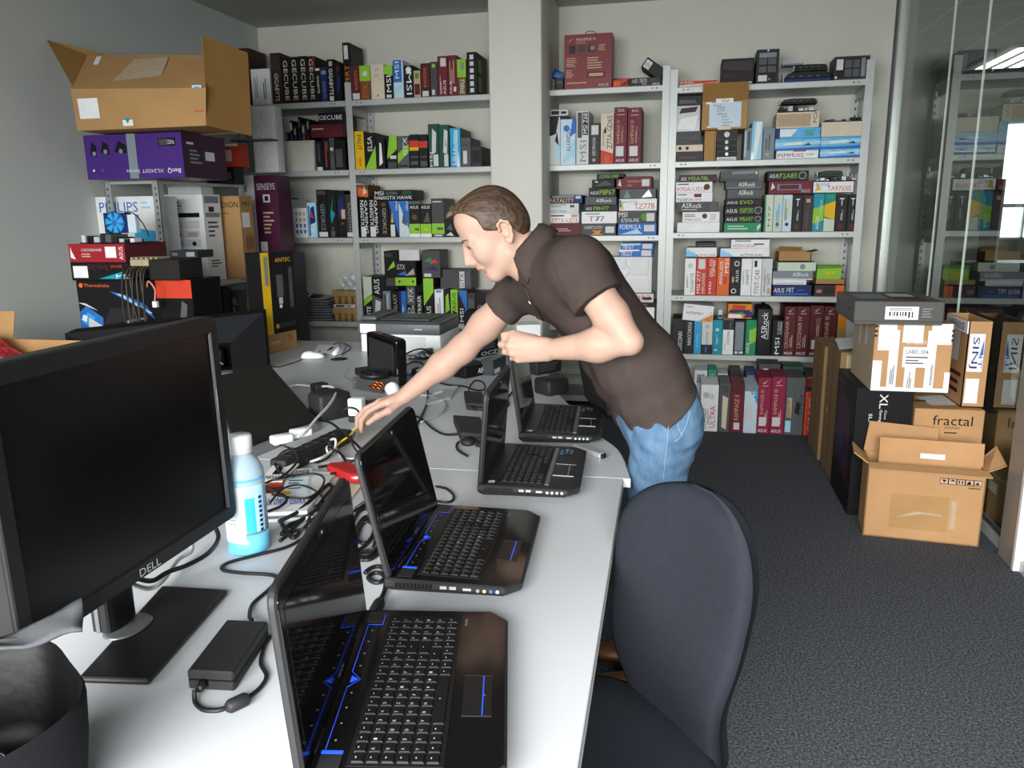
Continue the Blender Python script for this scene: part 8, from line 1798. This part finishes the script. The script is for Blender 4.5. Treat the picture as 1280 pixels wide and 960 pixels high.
# jeans
je = SDF()
je.cone(PEL+cl*.055, PEL-cl*.055, .101, .101, .04); je.cone(PEL+cl*.05+upz*.07, PEL-cl*.05+upz*.07, .086, .086, .04)
for h_, k_, a_ in ((hipL, kneeL, ankL), (hipR, kneeR, ankR)):
    je.cone(PEL, h_, .10, .094, .05); je.cone(h_, k_, .094, .068, .03); je.cone(k_, a_+upz*.02, .068, .055, .03)
def jeans_post(X, d):
    d = d+np.sin(X[:, 2]*70+X[:, 0]*60+np.sin(X[:, 1]*40)*2)*.0022*np.clip((X[:, 2]-.3)/.4, .3, 1)+np.sin(X[:, 2]*150-X[:, 1]*60)*.001
    d = np.maximum(d, X[:, 2]-(PEL[2]+.13)); return np.maximum(d, .055-X[:, 2])
je.post = jeans_post
jp, jq = je.mesh(.0055); sdf_obj('jeans', relax(jp, jq, 1, .4), jq, DENIM, man, ORG)
STI = mat('pale denim stitching', '#93a8bd', rough=.8, noise=0)
for path in ([(836, 515), (835, 540), (832, 570), (829, 600)], [(862, 512), (858, 530), (850, 546), (843, 552)], [(846, 520), (848, 535), (853, 545)]):
    pts = [je.march(x, y, .0008) for x, y in path]; pts = [p[0]-ORG for p in pts if p]
    if len(pts) > 1: b = MB(); b.tube(smooth_path(pts, 5), .0008, STI, 5); b.build('seam', man)
# shoes
BRN = mat('brown leather', '#5a3520', rough=.4, noise=.08, nscale=20); SOLE = mat('dark shoe sole', '#1c1815', rough=.7)
for s, a_ in ((1, ankL), (-1, ankR)):
    b = MB(); o = Vector(a_)-ORG; n = 18; vs = []; fs = []
    secs = [(.062, .030, .052), (.05, .037, .085), (.0, .039, .10), (-.06, .040, .085), (-.12, .046, .062), (-.17, .045, .05), (-.21, .034, .042), (-.228, .012, .03)]
    for x, w_, h_ in secs:
        for k in range(n):
            a = 2*PI*k/n; vs.append(Vector((o.x+x, o.y+w_*math.cos(a), .022+max(0, h_*math.sin(a)) if math.sin(a) > 0 else .022)))
    for i in range(len(secs)-1):
        for k in range(n): fs.append((i*n+k, (i+1)*n+k, (i+1)*n+(k+1) % n, i*n+(k+1) % n))
    fs += [list(range(n)), [(len(secs)-1)*n+k for k in range(n)][::-1]]
    b.add(vs, fs, BRN, True); out = [(o.x+x, o.y+(w_+.004)) for x, w_, h_ in secs]+[(o.x+x, o.y-(w_+.004)) for x, w_, h_ in secs[::-1]]
    b.prism(out[::-1], .001, .024, SOLE); b.build('shoe', man)
# ------------------------------------------------------------------ office chair beside the near desk
CHF = mat('dark slate upholstery', '#272a31', rough=.92, spec=.12, noise=.06, nscale=60, bump=.25, bscale=700)
chair = thing('office_chair', 'dark blue-grey upholstered office chair pushed up beside the near desk', 'chair', (-.10, 1.42, 0))
CO = chair.location.copy()
bd = Vector((.62, -.785, 0)).normalized(); bn = Vector((bd.y, -bd.x, 0))          # along the backrest; the way the chair faces
L0 = Vector((-.112, 1.645, 0)); mid = L0+bd*.228
def bw(z):
    if z > .775: return .206*max(0, 1-((z-.775)/.165)**2.4)**.5
    return np.interp(z, [.40, .47, .55, .65, .775], [.140, .152, .170, .193, .206])
NZ, NU = 34, 26; zs = [.41+(.94-.41)*(1-(1-i/(NZ-1))**1.6) for i in range(NZ)]
front = []; back = []
for z in zs:
    w = max(bw(min(z, .9385)), .012)
    for j in range(NU):
        u = -1+2*j/(NU-1); e = max(0, 1-abs(u)**3)**.5*max(0, 1-max(0, (z-.86)/.08)**3)**.5*(min(1, (z-.40)/.03))**.5
        wrap = .04*(abs(u)*w/.206)**2+.035*math.exp(-((z-.57)/.12)**2)-.02*max(0, (z-.75)/.19)
        p = mid+bd*(u*w)+bn*wrap; p.z = z
        front.append(p+bn*(.034*e)-CO); back.append(p-bn*(.050*e)-CO)
b = MB(); o = NZ*NU; fs = []
for i in range(NZ-1):
    for j in range(NU-1):
        q = i*NU+j; fs.append((q, q+NU, q+NU+1, q+1)); fs.append((o+q, o+q+1, o+q+NU+1, o+q+NU))
for i in range(NZ-1):
    q = i*NU; fs.append((q, o+q, o+q+NU, q+NU)); q = i*NU+NU-1; fs.append((q, q+NU, o+q+NU, o+q))
for j in range(NU-1):
    fs.append((j, j+1, o+j+1, o+j)); q = (NZ-1)*NU+j; fs.append((q, o+q, o+q+1, q+1))
b.add(front+back, fs, CHF, True); b.build('backrest', chair)
sc_ = mid+bn*.262
b = MB(); n = 44; vs = []; fs = []
lev = [(.80, .385), (.96, .395), (1.0, .42), (1.0, .445), (.97, .462), (.90, .470), (.6, .468), (.2, .462)]
for s, z in lev:
    for k in range(n):
        a = 2*PI*k/n; ca, sa = math.cos(a), math.sin(a); x = .245*math.copysign(abs(ca)**.72, ca)*s; y = .238*math.copysign(abs(sa)**.72, sa)*s
        p = sc_+bn*x+bd*y; p.z = z-.02*max(0, x/.245)**3; vs.append(p-CO)
for i in range(len(lev)-1):
    for k in range(n): fs.append((i*n+k, i*n+(k+1) % n, (i+1)*n+(k+1) % n, (i+1)*n+k))
fs.append(list(range(n))[::-1]); fs.append([(len(lev)-1)*n+k for k in range(n)])
b.add(vs, fs, CHF, True); b.build('seat', chair)
b = MB(); T = Matrix(((bn.x, bd.x, 0, sc_.x-CO.x), (bn.y, bd.y, 0, sc_.y-CO.y), (0, 0, 1, 0), (0, 0, 0, 1)))
b.prism([(-.2, -.2), (.17, -.2), (.2, -.15), (.2, .15), (.17, .2), (-.2, .2), (-.23, .12), (-.23, -.12)], .36, .392, BLKM, T, bev=.01, seg=2); b.build('seat_shell', chair)
b = MB(); b.tube(smooth_path([T @ Vector(p) for p in ((-.05, 0, .35), (-.22, 0, .35), (-.31, 0, .38), (-.325, 0, .48), (-.325, 0, .62))], 5), .022, BLKM, 10); b.build('back_bar', chair)
b = MB(); b.tube([T @ Vector((0, 0, .10)), T @ Vector((0, 0, .22)), T @ Vector((0, 0, .221)), T @ Vector((0, 0, .36))], [.028, .028, .018, .018], BLKM, 16); b.build('gas_column', chair)
for k in range(5):
    a = 2*PI*k/5+.3; e = Vector((math.cos(a), math.sin(a), 0)); c = T @ Vector((0, 0, 0))
    b = MB(); b.tube([c+e*.03+Vector((0, 0, .12)), c+e*.16+Vector((0, 0, .105)), c+e*.27+Vector((0, 0, .075))], [.024, .02, .014], BLKM, 10); lg = b.build('leg', chair)
    b = MB(); s_ = Vector((-e.y, e.x, 0)); q = c+e*.275
    for m_ in (-1, 1): b.tube([q+s_*(m_*.008)+Vector((0, 0, .027)), q+s_*(m_*.022)+Vector((0, 0, .027))], .026, ink('k'), 16)
    b.tube([q+Vector((0, 0, .03)), q+Vector((0, 0, .08))], .008, ink('k'), 8); b.build('caster', lg)
# ------------------------------------------------------------------ labels kept short
ART = {'the', 'a', 'an'}
def short(s, n=16):
    w = s.split(' ')
    while len(w) > n:
        k = next((i for i in range(len(w)-1, -1, -1) if w[i] in ART), None)
        if k is None: break
        w.pop(k)
    return ' '.join(w)
for o in SC.objects:
    if 'label' in o.keys(): o['label'] = short(o['label'])
